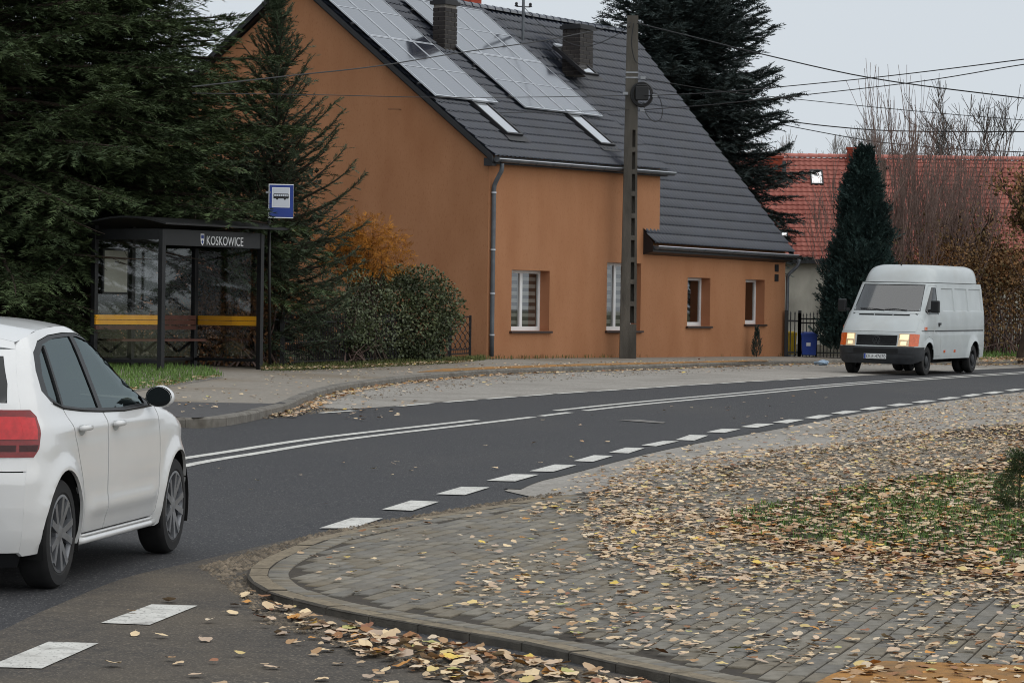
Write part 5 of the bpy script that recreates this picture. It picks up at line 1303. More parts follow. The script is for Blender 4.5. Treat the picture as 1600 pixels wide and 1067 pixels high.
# brown leaved trees at the right edge
for i, (px, Y, L, lv, lab) in enumerate(((1588, 86, 2.0, 5200, 'brown leaved tree with dark trunk at the right edge'), (1500, 93, 1.7, 4200, 'small tree holding rusty leaves behind the van'), (1660, 92, 2.2, 4200, 'rusty tree mostly cut by the right edge'))):
    bare('brown_tree', gp_(px, Y), lab, 80 + i, 'bark', 1 if i != 1 else 3, L, .13, 4, up=.25, spread=.5, tilt_=.08, leaves=lv, lsize=.13, group='brown leaved trees beyond the van', minr=.009)
for i, (px, Y, rx, rz, lab) in enumerate(((1470, 89, 2.3, 2.2, 'rust brown bush behind the van roof'), (1560, 90, 2.2, 2.3, 'rust brown bush above the fence at the right'), (1640, 90, 2.4, 2.6, 'rust brown bush cut by the right edge'))):
    g_ = gp_(px, Y); bush('rusty_bush', g_, g_ + Z * 2.3, (rx, 1.0, rz), 4600, .10, 'leaf_rust', lab, 90 + i, inner=.15, amp=.3, stems=50, bark='twig_red', group='rusty bushes beyond the van')
# pale leafless trees far behind the red roof
for i, (px, Y, L, lab) in enumerate(((1235, 150, 3.4, 'pale leafless tree beyond the red roof nearest the big spruce'), (1300, 160, 3.4, 'pale leafless tree beyond the red chimneys'), (1370, 155, 3.6, 'pale leafless tree behind the cypress top'), (1445, 165, 3.6, 'pale leafless tree between the straight shoots'), (1525, 140, 3.9, 'rounded leafless tree standing tallest above the red roof'), (1600, 150, 3.7, 'leafless tree at the right edge above the red roof'))):
    bare('bare_tree', gp_(px, Y), lab, 120 + i, 'twig_pale' if i != 4 else 'bark_grey', 2, L, .13, 5, up=.28, spread=.42, tilt_=.10, group='leafless trees beyond the red house', minr=.011 if i != 4 else .012, shrink=.76)
# --- distant wood closing the horizon
r_ = np.random.default_rng(2); n = 26000; x = r_.uniform(-260, 300, n); hh = 7 + 2.5 * np.sin(x * .11) + 1.5 * np.sin(x * .37 + 2); y = 300 + r_.normal(size=n) * 5
p = np.stack([x, y, .2 + hh * r_.random(n) ** .7], 1); V, Fq = scatter(leaf_quad(), p, r_.normal(size=(n, 3)), r_.normal(size=(n, 3)), .9 + .8 * r_.random(n))
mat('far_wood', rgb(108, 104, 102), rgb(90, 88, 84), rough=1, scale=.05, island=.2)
fw = np_mesh('distant_wood', V, Fq, 'far_wood'); fw['kind'] = 'stuff'

# --- grass
def grass(name, polys_px, off, n, h, m, seed, lean=.5, wd=.012, px_filter=None):
    r_ = np.random.default_rng(seed); P_ = []
    for px, k in polys_px:
        poly = [G(x, y, off) for x, y in px]; xs_ = [p.x for p in poly]; ys_ = [p.y for p in poly]; pl = [(p.x, p.y) for p in poly]; c = 0
        while c < k:
            x, y = r_.uniform(min(xs_), max(xs_)), r_.uniform(min(ys_), max(ys_))
            if inpoly(x, y, pl): P_.append((x, y, gz(x, y, off))); c += 1
    p = np.array(P_); n = len(p); T = np.array([[0, -.5, 0], [0, .5, 0], [.25, .0, .6], [.0, -.5, 0], [.25, 0, .6], [.6, 0, 1.0]], float); T[:, 1] *= wd / .05
    T = np.array([[-.06, 0, 0], [.06, 0, 0], [.10, .12, .62], [-.02, .12, .62], [.10, .12, .62], [.05, .35, 1.0]], float); T = np.array([[-.06, 0, 0], [.06, 0, 0], [.05, .12, .6], [-.06, 0, 0], [.05, .12, .6], [-.05, .12, .6], [-.05, .12, .6], [.05, .12, .6], [0, .4, 1]], float)
    az = r_.random(n) * 6.283; xd_ = np.stack([np.cos(az), np.sin(az), np.zeros(n)], 1); V, Fq = scatter(T, p, xd_, np.stack([r_.normal(size=n) * .2, r_.normal(size=n) * .2, np.ones(n)], 1), h * (.5 + .8 * r_.random(n)))
    o = np_mesh(name, V, Fq, m); o['kind'] = 'stuff'; return o
grass('lawn', [([(-160, 612), (205, 612), (262, 604), (300, 597), (350, 588.5), (332, 578), (265, 573), (100, 571), (-160, 570)], 12000)], FO, 0, .09, 'grass_blade', 1)
grass('grass_strip', [([(408, 579), (440, 580), (560, 576), (700, 568.5), (760, 563), (757, 559), (700, 562), (560, 569), (440, 573), (408, 573)], 5200), ([(760, 562.5), (1020, 558), (1225, 556.5), (1225, 555), (1020, 556), (760, 560)], 900)], FO, 0, .10, 'grass_dry', 2)
grass('far_verge', [([(1530, 563), (1700, 558), (1700, 540), (1530, 542)], 9000)], FO, 0, .2, 'grass_blade', 3)
# tufts on the near verge: weeds with broader leaves in patches
r_ = np.random.default_rng(5); pts3 = []
pl = gpoly; xs_ = [q[0] for q in pl]; ys_ = [q[1] for q in pl]; cl_ = []
while len(cl_) < 90:
    x, y = r_.uniform(min(xs_), min(max(xs_), 5.2)), r_.uniform(min(ys_), max(ys_))
    if inpoly(x, y, pl): cl_.append((x, y, .12 + .3 * r_.random()))
for x, y, s_ in cl_:
    for _ in range(int(60 + s_ * 520)):
        a, b = x + r_.normal() * s_, y + r_.normal() * s_ * 1.6
        if inpoly(a, b, pl): pts3.append((a, b, gz(a, b, KO + .012)))
p = np.array(pts3); n = len(p); az = r_.random(n) * 6.283
T = np.array([[-.07, 0, 0], [.07, 0, 0], [.05, .25, .5], [-.07, 0, 0], [.05, .25, .5], [-.05, .25, .5], [-.05, .25, .5], [.05, .25, .5], [0, .75, .75]], float)
sz = .025 + .055 * r_.random(n) ** 1.5; tl_ = r_.normal(size=(n, 2)) * .35
V, Fq = scatter(T, p, np.stack([np.cos(az), np.sin(az), np.zeros(n)], 1), np.stack([tl_[:, 0], tl_[:, 1], np.ones(n)], 1), sz)
gr_ = np_mesh('verge_grass', V, Fq, 'grass_blade'); gr_['kind'] = 'stuff'
# small evergreen sapling at the right edge of the verge
vs = G(1592, 800, KO); root = empty('evergreen_sapling', vs, 'dark little evergreen on the leafy verge at the right edge', 'plant'); r_ = np.random.default_rng(18); s_ = F / vs.y
n = 520; t = r_.random(n); az = r_.random(n) * 6.283; rr = np.interp(t, [0, .3, 1], [.1, .16, .02]) * (.4 + .6 * r_.random(n)); hh = 90 / s_
p = np.array(vs) + np.stack([np.cos(az) * rr, np.sin(az) * rr, t * hh], 1); V, Fq = scatter(sprig(9, .7, .09, .3, 6), p, np.stack([np.cos(az), np.sin(az), .5 + r_.normal(size=n) * .3], 1), r_.normal(size=(n, 3)) + [0, 0, 1], .07 + .05 * r_.random(n)); np_mesh('foliage', V, Fq, 'needles_dark', root)['kind'] = 'stuff'
MB().tube([vs - Z * .02, vs + Z * hh * .95], [.008, .003], 5).build('stem', 'bark', root)
# ================================================================== VEHICLES
mat('paint_white', rgb(214, 215, 215), rgb(208, 209, 209), rough=.28, scale=2, coat=.8, spec=.5, dirt=rgb(196, 192, 184), dscale=1.4, dlo=.5, dhi=.85, damt=.3)
mat('paint_van', rgb(180, 186, 187), rgb(170, 176, 177), rough=.42, scale=2, coat=.3, dirt=rgb(150, 148, 142), dscale=1.6, dlo=.45, dhi=.8, damt=.45)
mat('tyre', rgb(34, 34, 35), rgb(26, 26, 27), rough=.85, scale=12, dirt=rgb(64, 60, 55), dscale=4, damt=.4)
mat('alloy', rgb(150, 152, 156), rgb(128, 130, 134), rough=.35, metal=.7, scale=8)
mat('steel_rim', rgb(66, 68, 70), rgb(52, 53, 55), rough=.55, metal=.4, scale=8)
mat('trim_black', rgb(26, 27, 29), rgb(20, 21, 23), rough=.45, scale=8)
mat('bumper_plastic', rgb(50, 52, 55), rgb(40, 42, 45), rough=.6, scale=8)
mat('under_dark', rgb(14, 14, 15), rough=.9)
mat('seat_cloth', rgb(40, 41, 44), rgb(30, 31, 34), rough=.9, scale=8)
mat('lamp_core', rgb(196, 20, 28), rgb(170, 10, 18), rough=.2, scale=30, coat=.3)
mat('lamp_red', rgb(128, 8, 14), rgb(104, 6, 12), rough=.25, scale=16, coat=.25, stretch=(1, 1, 3)); mat('lamp_red_dark', rgb(52, 6, 9), rough=.4)
mat('lamp_orange', rgb(206, 88, 34), rgb(172, 66, 22), rough=.18, scale=20, coat=.8, emit=(1, .25, .03), estr=.06)
mat('lamp_lit', rgb(240, 226, 190), rough=.2, coat=.6, emit=(1, .72, .36), estr=.6); mat('lamp_lens', rgb(190, 176, 150), rgb(150, 130, 100), rough=.15, scale=22, coat=.8, emit=(1, .62, .3), estr=.15)
mat('plate_white', rgb(214, 216, 216), rough=.5); mat('plate_blue', rgb(40, 66, 150), rough=.5)
glassmat('car_glass', (.15, .19, .18), refl=.11, grazing=.42, rough=.01, gloss=(.80, .93, .94))
glassmat('van_glass', (.34, .37, .39), refl=.13, grazing=.45, rough=.1)
mat('glass_dark', rgb(18, 22, 23), rough=.08, spec=.5)
mat('rail_groove', rgb(52, 54, 56), rough=.6)

def prof(pts, sm=.05):
    xs, ys = zip(*pts); g = np.linspace(xs[0], xs[-1], 500); v = np.interp(g, xs, ys); k = max(int(sm / (g[1] - g[0])), 1)
    ker = np.hanning(2 * k + 3); ker /= ker.sum(); vp = np.pad(v, k + 1, mode='reflect', reflect_type='odd'); v = np.convolve(vp, ker, 'valid')
    return lambda t: float(np.interp(t, g, v))
class Body:
    def __init__(s, xr, xf, w, ar, af, nr=2.7, nf=2.8, q=.9, crease=None):
        s.xr, s.xf, s.w, s.ar, s.af, s.nr, s.nf, s.q, s.crease = xr, xf, w, ar, af, nr, nf, q, crease
    def W(s, x, z):
        w_, a, b = s.w(z), s.ar(z), s.af(z)
        ur = (s.xr(z) + a - x) / a; uf = (x - s.xf(z) + b) / b; k = 1.0
        if ur > 0: k = max(1 - min(ur, 1) ** s.nr, 0) ** (1 / s.nr)
        if uf > 0: k = min(k, max(1 - min(uf, 1) ** s.nf, 0) ** (1 / s.nf))
        return w_ * k + (s.crease(x, z) if s.crease else 0)
    def Xr(s, y, z): return s.xr(z) + s.ar(z) * (1 - max(1 - min(abs(y) / s.w(z), 1) ** s.nr, 0) ** (1 / s.nr))
    def Xf(s, y, z): return s.xf(z) - s.af(z) * (1 - max(1 - min(abs(y) / s.w(z), 1) ** s.nf, 0) ** (1 / s.nf))
    def x_rear(s, z): return s.Xr(s.q * s.w(z), z)
    def x_front(s, z): return s.Xf(s.q * s.w(z), z)
    def side(s, sg, off=0): return lambda x, z, d=0: (x, sg * (s.W(x, z) + off - d), z)
    def rear(s, off=0): return lambda y, z, d=0: (s.Xr(y, z) - off + d, y, z)
    def front(s, off=0): return lambda y, z, d=0: (s.Xf(y, z) + off - d, y, z)
def arc(cx, cz, r_, a0, a1, n=14): return [(cx + r_ * math.cos(R(a0 + (a1 - a0) * i / n)), cz + r_ * math.sin(R(a0 + (a1 - a0) * i / n))) for i in range(n + 1)]
def panel(name, loops, fn, m, parent, cu=.09, cv=.06, rim=.02, angle=38):
    us = [p[0] for l in loops for p in l]; vs = [p[1] for l in loops for p in l]
    mb = sheet(loops, fn, frange(min(us), max(us), cu), frange(min(vs), max(vs), cv), rim)
    return mb.build(name, m, parent, local=True, angle=angle)
def ring_poly(n, r_): return [(math.cos(2 * math.pi * i / n) * r_, math.sin(2 * math.pi * i / n) * r_) for i in range(n)]
def wheel(root, x, y, r_, wd, rim_r, sg, style, hubm):
    """axle along y, outer face towards sg"""
    M = Matrix.Translation((x, y, r_)) @ Matrix.Rotation(R(-90) * sg, 4, 'X'); h = wd / 2
    tw = MB(); tw.lathe([(rim_r, -h), (r_ * .9, -h), (r_ * .975, -h * .8), (r_, -h * .5), (r_, h * .5), (r_ * .975, h * .8), (r_ * .93, h * .96), (rim_r + .012, h), (rim_r, h * .92)], 40, M)
    root_w = tw.build('wheel', 'tyre', root, local=True, angle=30)
    rm_ = MB(); rm_.lathe([(rim_r, h * .93), (rim_r * .94, h * .9), (rim_r * .9, h * .45), (rim_r * .88, -h * .4), (0.02, -h * .45)], 36, M)
    rm_.build('rim', hubm if style != 'alloy' else 'steel_rim', root_w, local=True, angle=30)
    if style == 'alloy':
        sp = MB(); sp.lathe([(rim_r * 1.0, h * .95), (rim_r * .93, h * .97), (rim_r * .9, h * .7)], 36, M)
        for k in range(5):
            for j in (-1, 1):
                a0 = 2 * math.pi * k / 5 + j * .10; a1 = 2 * math.pi * k / 5 + j * .27
                p0 = Vector((math.cos(a0) * .045, math.sin(a0) * .045, h * .72)); p1 = Vector((math.cos(a1) * rim_r * .95, math.sin(a1) * rim_r * .95, h * .86))
                b_ = MB(); b_.bar(p0, p1, .038, .035); sp.add([M @ v for v in b_.v], b_.f)
        sp.lathe([(.07, h * .5), (.068, h * .84), (.05, h * .9), (0, h * .9)], 20, M)
        sp.build('spokes', 'alloy', root_w, local=True, angle=40)
    else:
        hb = MB(); hb.lathe([(rim_r * .88, h * .1), (rim_r * .55, h * .2), (rim_r * .5, h * .95), (rim_r * .32, h * 1.1), (0, h * 1.1)], 24, M)
        for k in range(8):
            a = 2 * math.pi * k / 8; hb.lathe([(.02, h * .2), (.02, h * .42), (0, h * .42)], 6, M @ Matrix.Translation((math.cos(a) * rim_r * .68, math.sin(a) * rim_r * .68, 0)))
        hb.build('hub', hubm, root_w, local=True, angle=35)
    return root_w
PTILT = Matrix.Rotation(math.atan(AY), 3, 'X') @ Matrix.Rotation(-math.atan(AX), 3, 'Y')

# ------------------------------------------------------------------ the white hatchback
ca_, cb_ = G(93, 919), G(270, 864); wbd = (cb_ - ca_).length; csc = wbd / 2.47; hd = math.atan2((cb_ - ca_).y, (cb_ - ca_).x)
print('car scale', csc, math.degrees(hd))
car = empty('white_hatchback', (0, 0, 0), 'white five door hatchback driving away, cut by the left edge', 'car')
cm = (PTILT @ Matrix.Rotation(hd, 3, 'Z')).to_4x4() @ Matrix.Diagonal((csc, .99, 1.06, 1))
cm.translation = ca_ - (cm.to_3x3() @ Vector((.68, -.825, 0))); car.matrix_world = cm
def creasef(x, z):      # shoulder line and lower door swage
    c = 0.0
    k_ = max(0, min(1, (x - .4) / .4, (2.9 - x) / .5))
    if k_: c += k_ * .010 * math.exp(-((z - .875) / .045) ** 2)
    c += .016 * math.exp(-((z - .40) / .05) ** 2) * (1 if 1.1 < x < 2.75 else 0) * min(1, (x - 1.1) * 6 if x > 1.1 else 0, (2.75 - x) * 6 if x < 2.75 else 0)
    for ax in (.68, 3.15):     # flared arches
        r_ = math.hypot(x - ax, z - .30); c += .022 * math.exp(-((r_ - .355) / .06) ** 2)
    return c
CB = Body(prof([(.1, .10), (.2, .05), (.3, .02), (.45, 0), (.62, 0), (.70, .035), (.9, .075), (1.0, .10), (1.1, .17), (1.2, .26), (1.3, .37), (1.38, .48), (1.44, .66), (1.5, 1.0)]),
          prof([(.1, 3.86), (.2, 3.92), (.35, 3.96), (.5, 3.97), (.62, 3.93), (.72, 3.86), (.80, 3.74), (.86, 3.5), (.92, 3.18), (.97, 2.86), (1.05, 2.67), (1.2, 2.40), (1.3, 2.2), (1.38, 2.0), (1.44, 1.8), (1.5, 1.5)]),
          prof([(.1, .74), (.2, .79), (.3, .82), (.45, .838), (.6, .84), (.78, .836), (.88, .82), (.94, .79), (1.05, .745), (1.2, .68), (1.3, .635), (1.38, .59), (1.44, .53), (1.5, .4)], .03),
          prof([(.1, .5), (.7, .55), (.95, .5), (1.2, .42), (1.5, .4)]), prof([(.1, .9), (.7, .85), (.84, .5), (.95, .32), (1.1, .4), (1.5, .45)]), 2.9, 2.4, .9, creasef)
RAIL = prof([(.55, 1.335), (.8, 1.392), (1.2, 1.418), (1.55, 1.418), (1.85, 1.388), (2.05, 1.338), (2.15, 1.30)], .1)
def rear_edge(z0, z1, n=14): return [(CB.x_rear(z0 + (z1 - z0) * i / n), z0 + (z1 - z0) * i / n) for i in range(n + 1)]
def front_edge(z0, z1, n=14): return [(CB.x_front(z0 + (z1 - z0) * i / n), z0 + (z1 - z0) * i / n) for i in range(n + 1)]
DLO_top = [(.535, 1.08), (.57, 1.19), (.65, 1.285), (.80, 1.345), (1.05, 1.375), (1.35, 1.386), (1.6, 1.382), (1.82, 1.354), (2.0, 1.302), (2.3, 1.165), (2.6, 1.01), (2.70, .945)]
DLO_bot = [(2.0, .932), (1.56, .942), (1.2, .955), (.80, .985), (.63, 1.02)]
door_r = [(.80, .985), (.845, .90), (.94, .74), (1.03, .58), (1.075, .44), (1.09, .30), (1.12, .262)]
door_f = [(2.64, .262), (2.70, .30), (2.725, .45), (2.73, .70), (2.70, .945)]
hole = DLO_top + list(reversed(door_f))[1:] + list(reversed(door_r)) + [(.63, 1.02)]
rail_line = [(x, RAIL(x)) for x in (2.15, 2.05, 1.9, 1.7, 1.5, 1.3, 1.1, .9, .75, .62)]
BZ = .205
for sg in (-1, 1):
    fs = CB.side(sg)
    # from rear bumper corner along the sill to the nose, over the bonnet edge and the windscreen pillar, roof rail, back down the hatch
    bon = [(CB.x_front(z), z) for z in np.linspace(.30, .80, 8)]
    bonnet_edge = [(3.10, .895), (2.95, .925), (2.80, .955)]
    pil = [(CB.x_front(z), z) for z in np.linspace(1.0, 1.27, 6)]
    outer = [(CB.x_rear(BZ) + .02, BZ)] + list(reversed(arc(.68, .30, .35, -14, 194, 20))) + [(1.08, .20), (2.76, .20)] + list(reversed(arc(3.15, .30, .35, -14, 194, 20))) + [(CB.x_front(.24) - .03, .22)] + bon + [(3.45, .83)] + bonnet_edge + pil + rail_line + list(reversed(rear_edge(BZ + .02, 1.30)))
    panel('body_side', [outer, hole], fs, 'paint_white', car, .05, .024, rim=.02)
    g = .0045
    # doors
    rd = [(.812, .975), (.85, .905), (.946, .742), (1.036, .582), (1.08, .442), (1.095, .302), (1.122, .268), (1.555, .268), (1.555, .935), (1.2, .949)]
    fd = [(1.562, .268), (2.638, .268), (2.694, .304), (2.719, .45), (2.724, .70), (2.695, .935), (2.0, .925), (1.562, .935)]
    def shrink(p_, e_=.006):
        c0, c1 = sum(p[0] for p in p_) / len(p_), sum(p[1] for p in p_) / len(p_); return [(x + math.copysign(min(e_, abs(x - c0)), c0 - x), z + math.copysign(min(e_ * .5, abs(z - c1)), c1 - z)) for x, z in p_]
    for dd, hx in ((shrink(rd), 1.02), (shrink(fd), 1.72)):
        do = panel('door', [dd], fs, 'paint_white', car, .05, .022, rim=.02)
        hb = MB(); hz = .865
        y0 = lambda x: CB.W(x, hz)
        hb.tube([(hx - .085, sg * (y0(hx) + .012), hz), (hx - .07, sg * (y0(hx) + .034), hz + .002), (hx, sg * (y0(hx) + .04), hz + .003), (hx + .07, sg * (y0(hx) + .034), hz + .002), (hx + .085, sg * (y0(hx) + .012), hz)], [.012, .017, .018, .017, .012], 8)
        hb.build('handle', 'paint_white', do, local=True, smooth=True)
        cup = MB(); cup.lathe([(.0, .002), (.05, .003), (.055, .0)], 16, basis((1, 0, 0), (0, 0, 1), (0, sg, 0), (hx, sg * (CB.W(hx, hz - .01) + .001), hz - .012)) @ Matrix.Diagonal((1.1, .55, 1, 1))); cup.build('handle_recess', 'paint_van', do, local=True, smooth=True)
    sheet([list(reversed(door_f))[0:] + list(reversed([(x, z) for x, z in DLO_bot]))[::-1] + door_r], CB.side(sg, -.016), frange(.7, 2.8, .12), frange(.2, 1, .1)).build('door_gap', 'under_dark', car, local=True) if False else None
    gap = door_r + [(2.64, .262), (2.70, .30), (2.725, .45), (2.73, .70), (2.70, .945)] + DLO_bot[:4]
    sheet([gap], CB.side(sg, -.017), frange(.75, 2.75, .12), frange(.26, 1, .08)).build('door_gap', 'under_dark', car, local=True)
    # black window surround and panes
    lo = 0.004
    fr_out = [(x + (.006 if i < 2 else 0), z - .006 if 1.1 < z else z) for i, (x, z) in enumerate(DLO_top)] + DLO_bot
    p_r = [(.64, 1.05), (.66, 1.16), (.74, 1.265), (.88, 1.325), (1.13, 1.355), (1.47, 1.364), (1.515, .960), (1.2, .968), (.80, .998)]
    p_f = [(1.545, 1.363), (1.62, 1.36), (1.80, 1.334), (1.98, 1.282), (2.28, 1.145), (2.46, 1.055), (2.52, .955), (2.0, .948), (1.59, .956)]
    panel('window_frame', [fr_out, p_r, p_f], CB.side(sg, -.004), 'trim_black', car, rim=.02)
    for pp_ in (p_r, p_f): panel('window_pane', [pp_], CB.side(sg, -.010), 'car_glass', car, rim=None) if False else sheet([pp_], CB.side(sg, -.012), frange(.5, 2.6, .1), frange(.9, 1.4, .07)).build('window_pane', 'car_glass', car, local=True, smooth=True)
    # fixed quarter divider
    panel('pillar_trim', [[(.81, .99), (.845, .99), (.905, 1.32), (.87, 1.31)]], CB.side(sg, .0), 'trim_black', car, rim=.012)
    # belt moulding
    bt = MB(); bt.tube([(x, sg * (CB.W(x, z) + .004), z) for x, z in ((.66, 1.012), (.80, .984), (1.0, .969), (1.2, .957), (1.56, .942), (2.0, .932), (2.4, .936), (2.66, .943))], .008, 6); bt.build('belt_moulding', 'trim_black', car, local=True, smooth=True)
    # sill skirt
    sk = MB()
    for z0, o_, r_ in ((.225, .012, .020), (.255, .006, .006)): sk.tube([(1.10, sg * (CB.W(1.10, z0) + o_ - .02), z0), (1.2, sg * (CB.W(1.2, z0) + o_), z0), (1.9, sg * (CB.W(1.9, z0) + o_), z0), (2.6, sg * (CB.W(2.6, z0) + o_), z0), (2.74, sg * (CB.W(2.74, z0) + o_ - .02), z0)], r_, 8)
    sk.build('sill_skirt', 'paint_white', car, local=True, smooth=True)
    # mirror
    my = sg * .885; mm = MB()
    bm = bmesh.new(); bmesh.ops.create_icosphere(bm, subdivisions=3, radius=1)
    for v in bm.verts: v.co = Vector((2.52 + v.co.x * .075 + (.02 if v.co.x > 0 else 0), my + v.co.y * .092, 1.0 + v.co.z * .066 - .01 * abs(v.co.y)))
    cut = bmesh.ops.bisect_plane(bm, geom=bm.verts[:] + bm.edges[:] + bm.faces[:], plane_co=(2.485, 0, 0), plane_no=(-1, 0, 0), clear_outer=True)
    me = bpy.data.meshes.new('mirror'); bm.to_mesh(me); bm.free(); me.materials.append(MATS['paint_white']); me.polygons.foreach_set('use_smooth', [True] * len(me.polygons)); mo = link_mesh('mirror', me, car)
    MB().prism(ring_poly(20, 1), lambda u, v: (2.487, my + u * .087, .998 + v * .062), lambda u, v: (2.50, my + u * .08, .998 + v * .056)).build('mirror_glass', 'glass_dark', mo, local=True)
    MB().bar((2.53, sg * .80, .965), (2.53, sg * .84, .985), .05, .05).build('mirror_foot', 'trim_black', mo, local=True)
    # wheel houses
    for ax in (.68, 3.15):
        wh = MB(); n = 16
        for k in range(n + 1):
            a = R(-20 + 220 * k / n)
            for yy in (CB.W(ax, .5) - .01, .50): wh.v.append(Vector((ax + math.cos(a) * .352, sg * yy, .30 + math.sin(a) * .352)))
        wh.f = [(2 * k, 2 * k + 1, 2 * k + 3, 2 * k + 2) for k in range(n)]; wh.build('wheel_house', 'under_dark', car, local=True, fix=False)
        wheel(car, ax, sg * .735, .30, .19, .215, sg, 'alloy', 'alloy')
    # tail lamp wraps the corner: rear face and flank
    tl = MB()
    a = sheet([[(sg * CB.q * CB.w(.74), .735), (sg * CB.q * CB.w(.86), .86), (sg * CB.q * CB.w(.985), .985), (sg * .47, .985), (sg * .45, .86), (sg * .50, .735)]], CB.rear(.006), frange(-.8, .8, .03), frange(.7, 1, .02), .02); tl.add(a.v, a.f)
    a = sheet([[(CB.x_rear(.735) - .045, .735), (CB.x_rear(.735) + .03, .735), (CB.x_rear(.78) + .065, .78), (CB.x_rear(.86) + .085, .86), (CB.x_rear(.955) + .085, .95), (CB.x_rear(.985) + .05, .985), (CB.x_rear(.985) - .045, .985), (CB.x_rear(.86) - .045, .86)]], CB.side(sg, .006), frange(0, .5, .02), frange(.7, 1, .02), .02); tl.add(a.v, a.f)
    to_ = tl.build('tail_lamp', 'lamp_red', car, local=True, angle=40); a = sheet([[(sg * CB.q * CB.w(.83) + sg * .015, .83), (sg * CB.q * CB.w(.95) + sg * .015, .95), (sg * .50, .95), (sg * .49, .83)]], CB.rear(.013), frange(-.8, .8, .03), frange(.8, 1, .02)); a2 = sheet([[(CB.x_rear(.83) - .03, .83), (CB.x_rear(.83) + .05, .83), (CB.x_rear(.95) + .06, .945), (CB.x_rear(.95) - .03, .95)]], CB.side(sg, .013), frange(0, .5, .02), frange(.8, 1, .02)); a.add(a2.v, a2.f); a.build('lamp_core', 'lamp_core', to_, local=True)
    a = sheet([[(sg * CB.q * CB.w(.765), .765), (sg * CB.q * CB.w(.80), .80), (sg * .52, .80), (sg * .53, .765)]], CB.rear(.008), frange(-.8, .8, .06)); a2 = sheet([[(CB.x_rear(.765) - .045, .765), (CB.x_rear(.765) + .045, .765), (CB.x_rear(.80) + .06, .80), (CB.x_rear(.80) - .045, .80)]], CB.side(sg, .008), frange(0, .5, .04)); a.add(a2.v, a2.f); a.build('lamp_band', 'lamp_red_dark', to_, local=True)
# rear end: bumper, tailgate with window
qy = lambda z: CB.q * CB.w(z)
def band(z0, z1, n=8): return [(qy(z0 + (z1 - z0) * i / n), z0 + (z1 - z0) * i / n) for i in range(n + 1)]
lo_ = band(BZ + .02, .655, 7); panel('bumper', [lo_ + [(-y, z) for y, z in reversed(lo_)]], CB.rear(), 'paint_white', car)
up_ = band(.662, 1.30, 12); gl_ = [(.625, 1.02), (.60, 1.12), (.53, 1.265), (-.53, 1.265), (-.60, 1.12), (-.625, 1.02)]
tg = panel('tailgate', [up_ + [(-y, z) for y, z in reversed(up_)], gl_], CB.rear(), 'paint_white', car)
sheet([gl_], CB.rear(-.006), frange(-.6, .6, .08), frange(.9, 1.3, .06)).build('rear_window', 'glass_dark', tg, local=True, smooth=True)
df = band(.14, BZ + .015, 2); panel('rear_valance', [df + [(-y, z) for y, z in reversed(df)]], CB.rear(-.03), 'trim_black', car)
sheet([[(-.26, .74), (.26, .74), (.26, .85), (-.26, .85)]], CB.rear(.008), frange(-.3, .3, .05)).build('number_plate', 'plate_white', car, local=True)
# nose, bonnet, windscreen
nz = [(qy(z), z) for z in np.linspace(.22, .80, 9)]; panel('front_bumper', [nz + [(-y, z) for y, z in reversed(nz)]], CB.front(), 'paint_white', car)
bn = MB(); n = 12
for i in range(9):
    x = 3.62 - i * .092
    for j in range(n + 1):
        s_ = -1 + 2 * j / n; e_ = min(qy(.80), CB.W(min(x, 3.3), .86)) * (.99 if i else .97); zc = np.interp(x, [2.86, 3.1, 3.4, 3.62], [.985, .945, .88, .805]); bn.v.append(Vector((x, s_ * e_, zc - .045 * abs(s_) ** 2.5)))
bn.f = [(i * (n + 1) + j, i * (n + 1) + j + 1, (i + 1) * (n + 1) + j + 1, (i + 1) * (n + 1) + j) for i in range(8) for j in range(n)]; bn.build('bonnet', 'paint_white', car, local=True, smooth=True)
wsx = [(qy(z) * .98, z) for z in np.linspace(.985, 1.30, 6)]; sheet([wsx + [(-y, z) for y, z in reversed(wsx)]], CB.front(-.005), frange(-.8, .8, .1), frange(.9, 1.4, .05)).build('windscreen', 'car_glass', car, local=True, smooth=True)
rf = MB(); n = 16; xs_ = np.linspace(.57, 2.16, 20)
for x in xs_:
    e_ = CB.W(max(x, CB.x_rear(RAIL(x))), RAIL(x))
    for j in range(n + 1): s_ = -1 + 2 * j / n; rf.v.append(Vector((x, s_ * e_, RAIL(x) + .048 * (1 - abs(s_) ** 2.4))))
rf.f = [(i * (n + 1) + j, i * (n + 1) + j + 1, (i + 1) * (n + 1) + j + 1, (i + 1) * (n + 1) + j) for i in range(len(xs_) - 1) for j in range(n)]; ro = rf.build('roof', 'paint_white', car, local=True, smooth=True)
spl = MB(); x1_ = CB.x_rear(1.30)
for t in np.linspace(0, 1, 6):
    x = .57 + (x1_ - .57) * t; ez_ = RAIL(.57) + (1.302 - RAIL(.57)) * t; e_ = CB.W(max(x, x1_), ez_) if t < 1 else CB.q * CB.w(1.30)
    for j in range(n + 1): s_ = -1 + 2 * j / n; spl.v.append(Vector((x - .05 * t * (1 - s_ * s_), s_ * e_, ez_ + (.048 - .02 * t) * (1 - abs(s_) ** 2.4))))
for j in range(n + 1): s_ = -1 + 2 * j / n; spl.v.append(Vector((x1_ + .015 - .04 * (1 - s_ * s_), s_ * CB.q * CB.w(1.30), 1.285)))
spl.f = [(i * (n + 1) + j, i * (n + 1) + j + 1, (i + 1) * (n + 1) + j + 1, (i + 1) * (n + 1) + j) for i in range(6) for j in range(n)]; spl.build('roof_spoiler', 'paint_white', car, local=True, angle=50)
ub = MB(); ub.box((1.95, 0, .25), (3.5, 1.0, .12)); ub.box((1.92, 0, .26), (1.6, 1.56, .10)); ub.box((.62, 0, .33), (.9, 1.1, .2)); ub.build('underbody', 'under_dark', car, local=True)
st = MB()
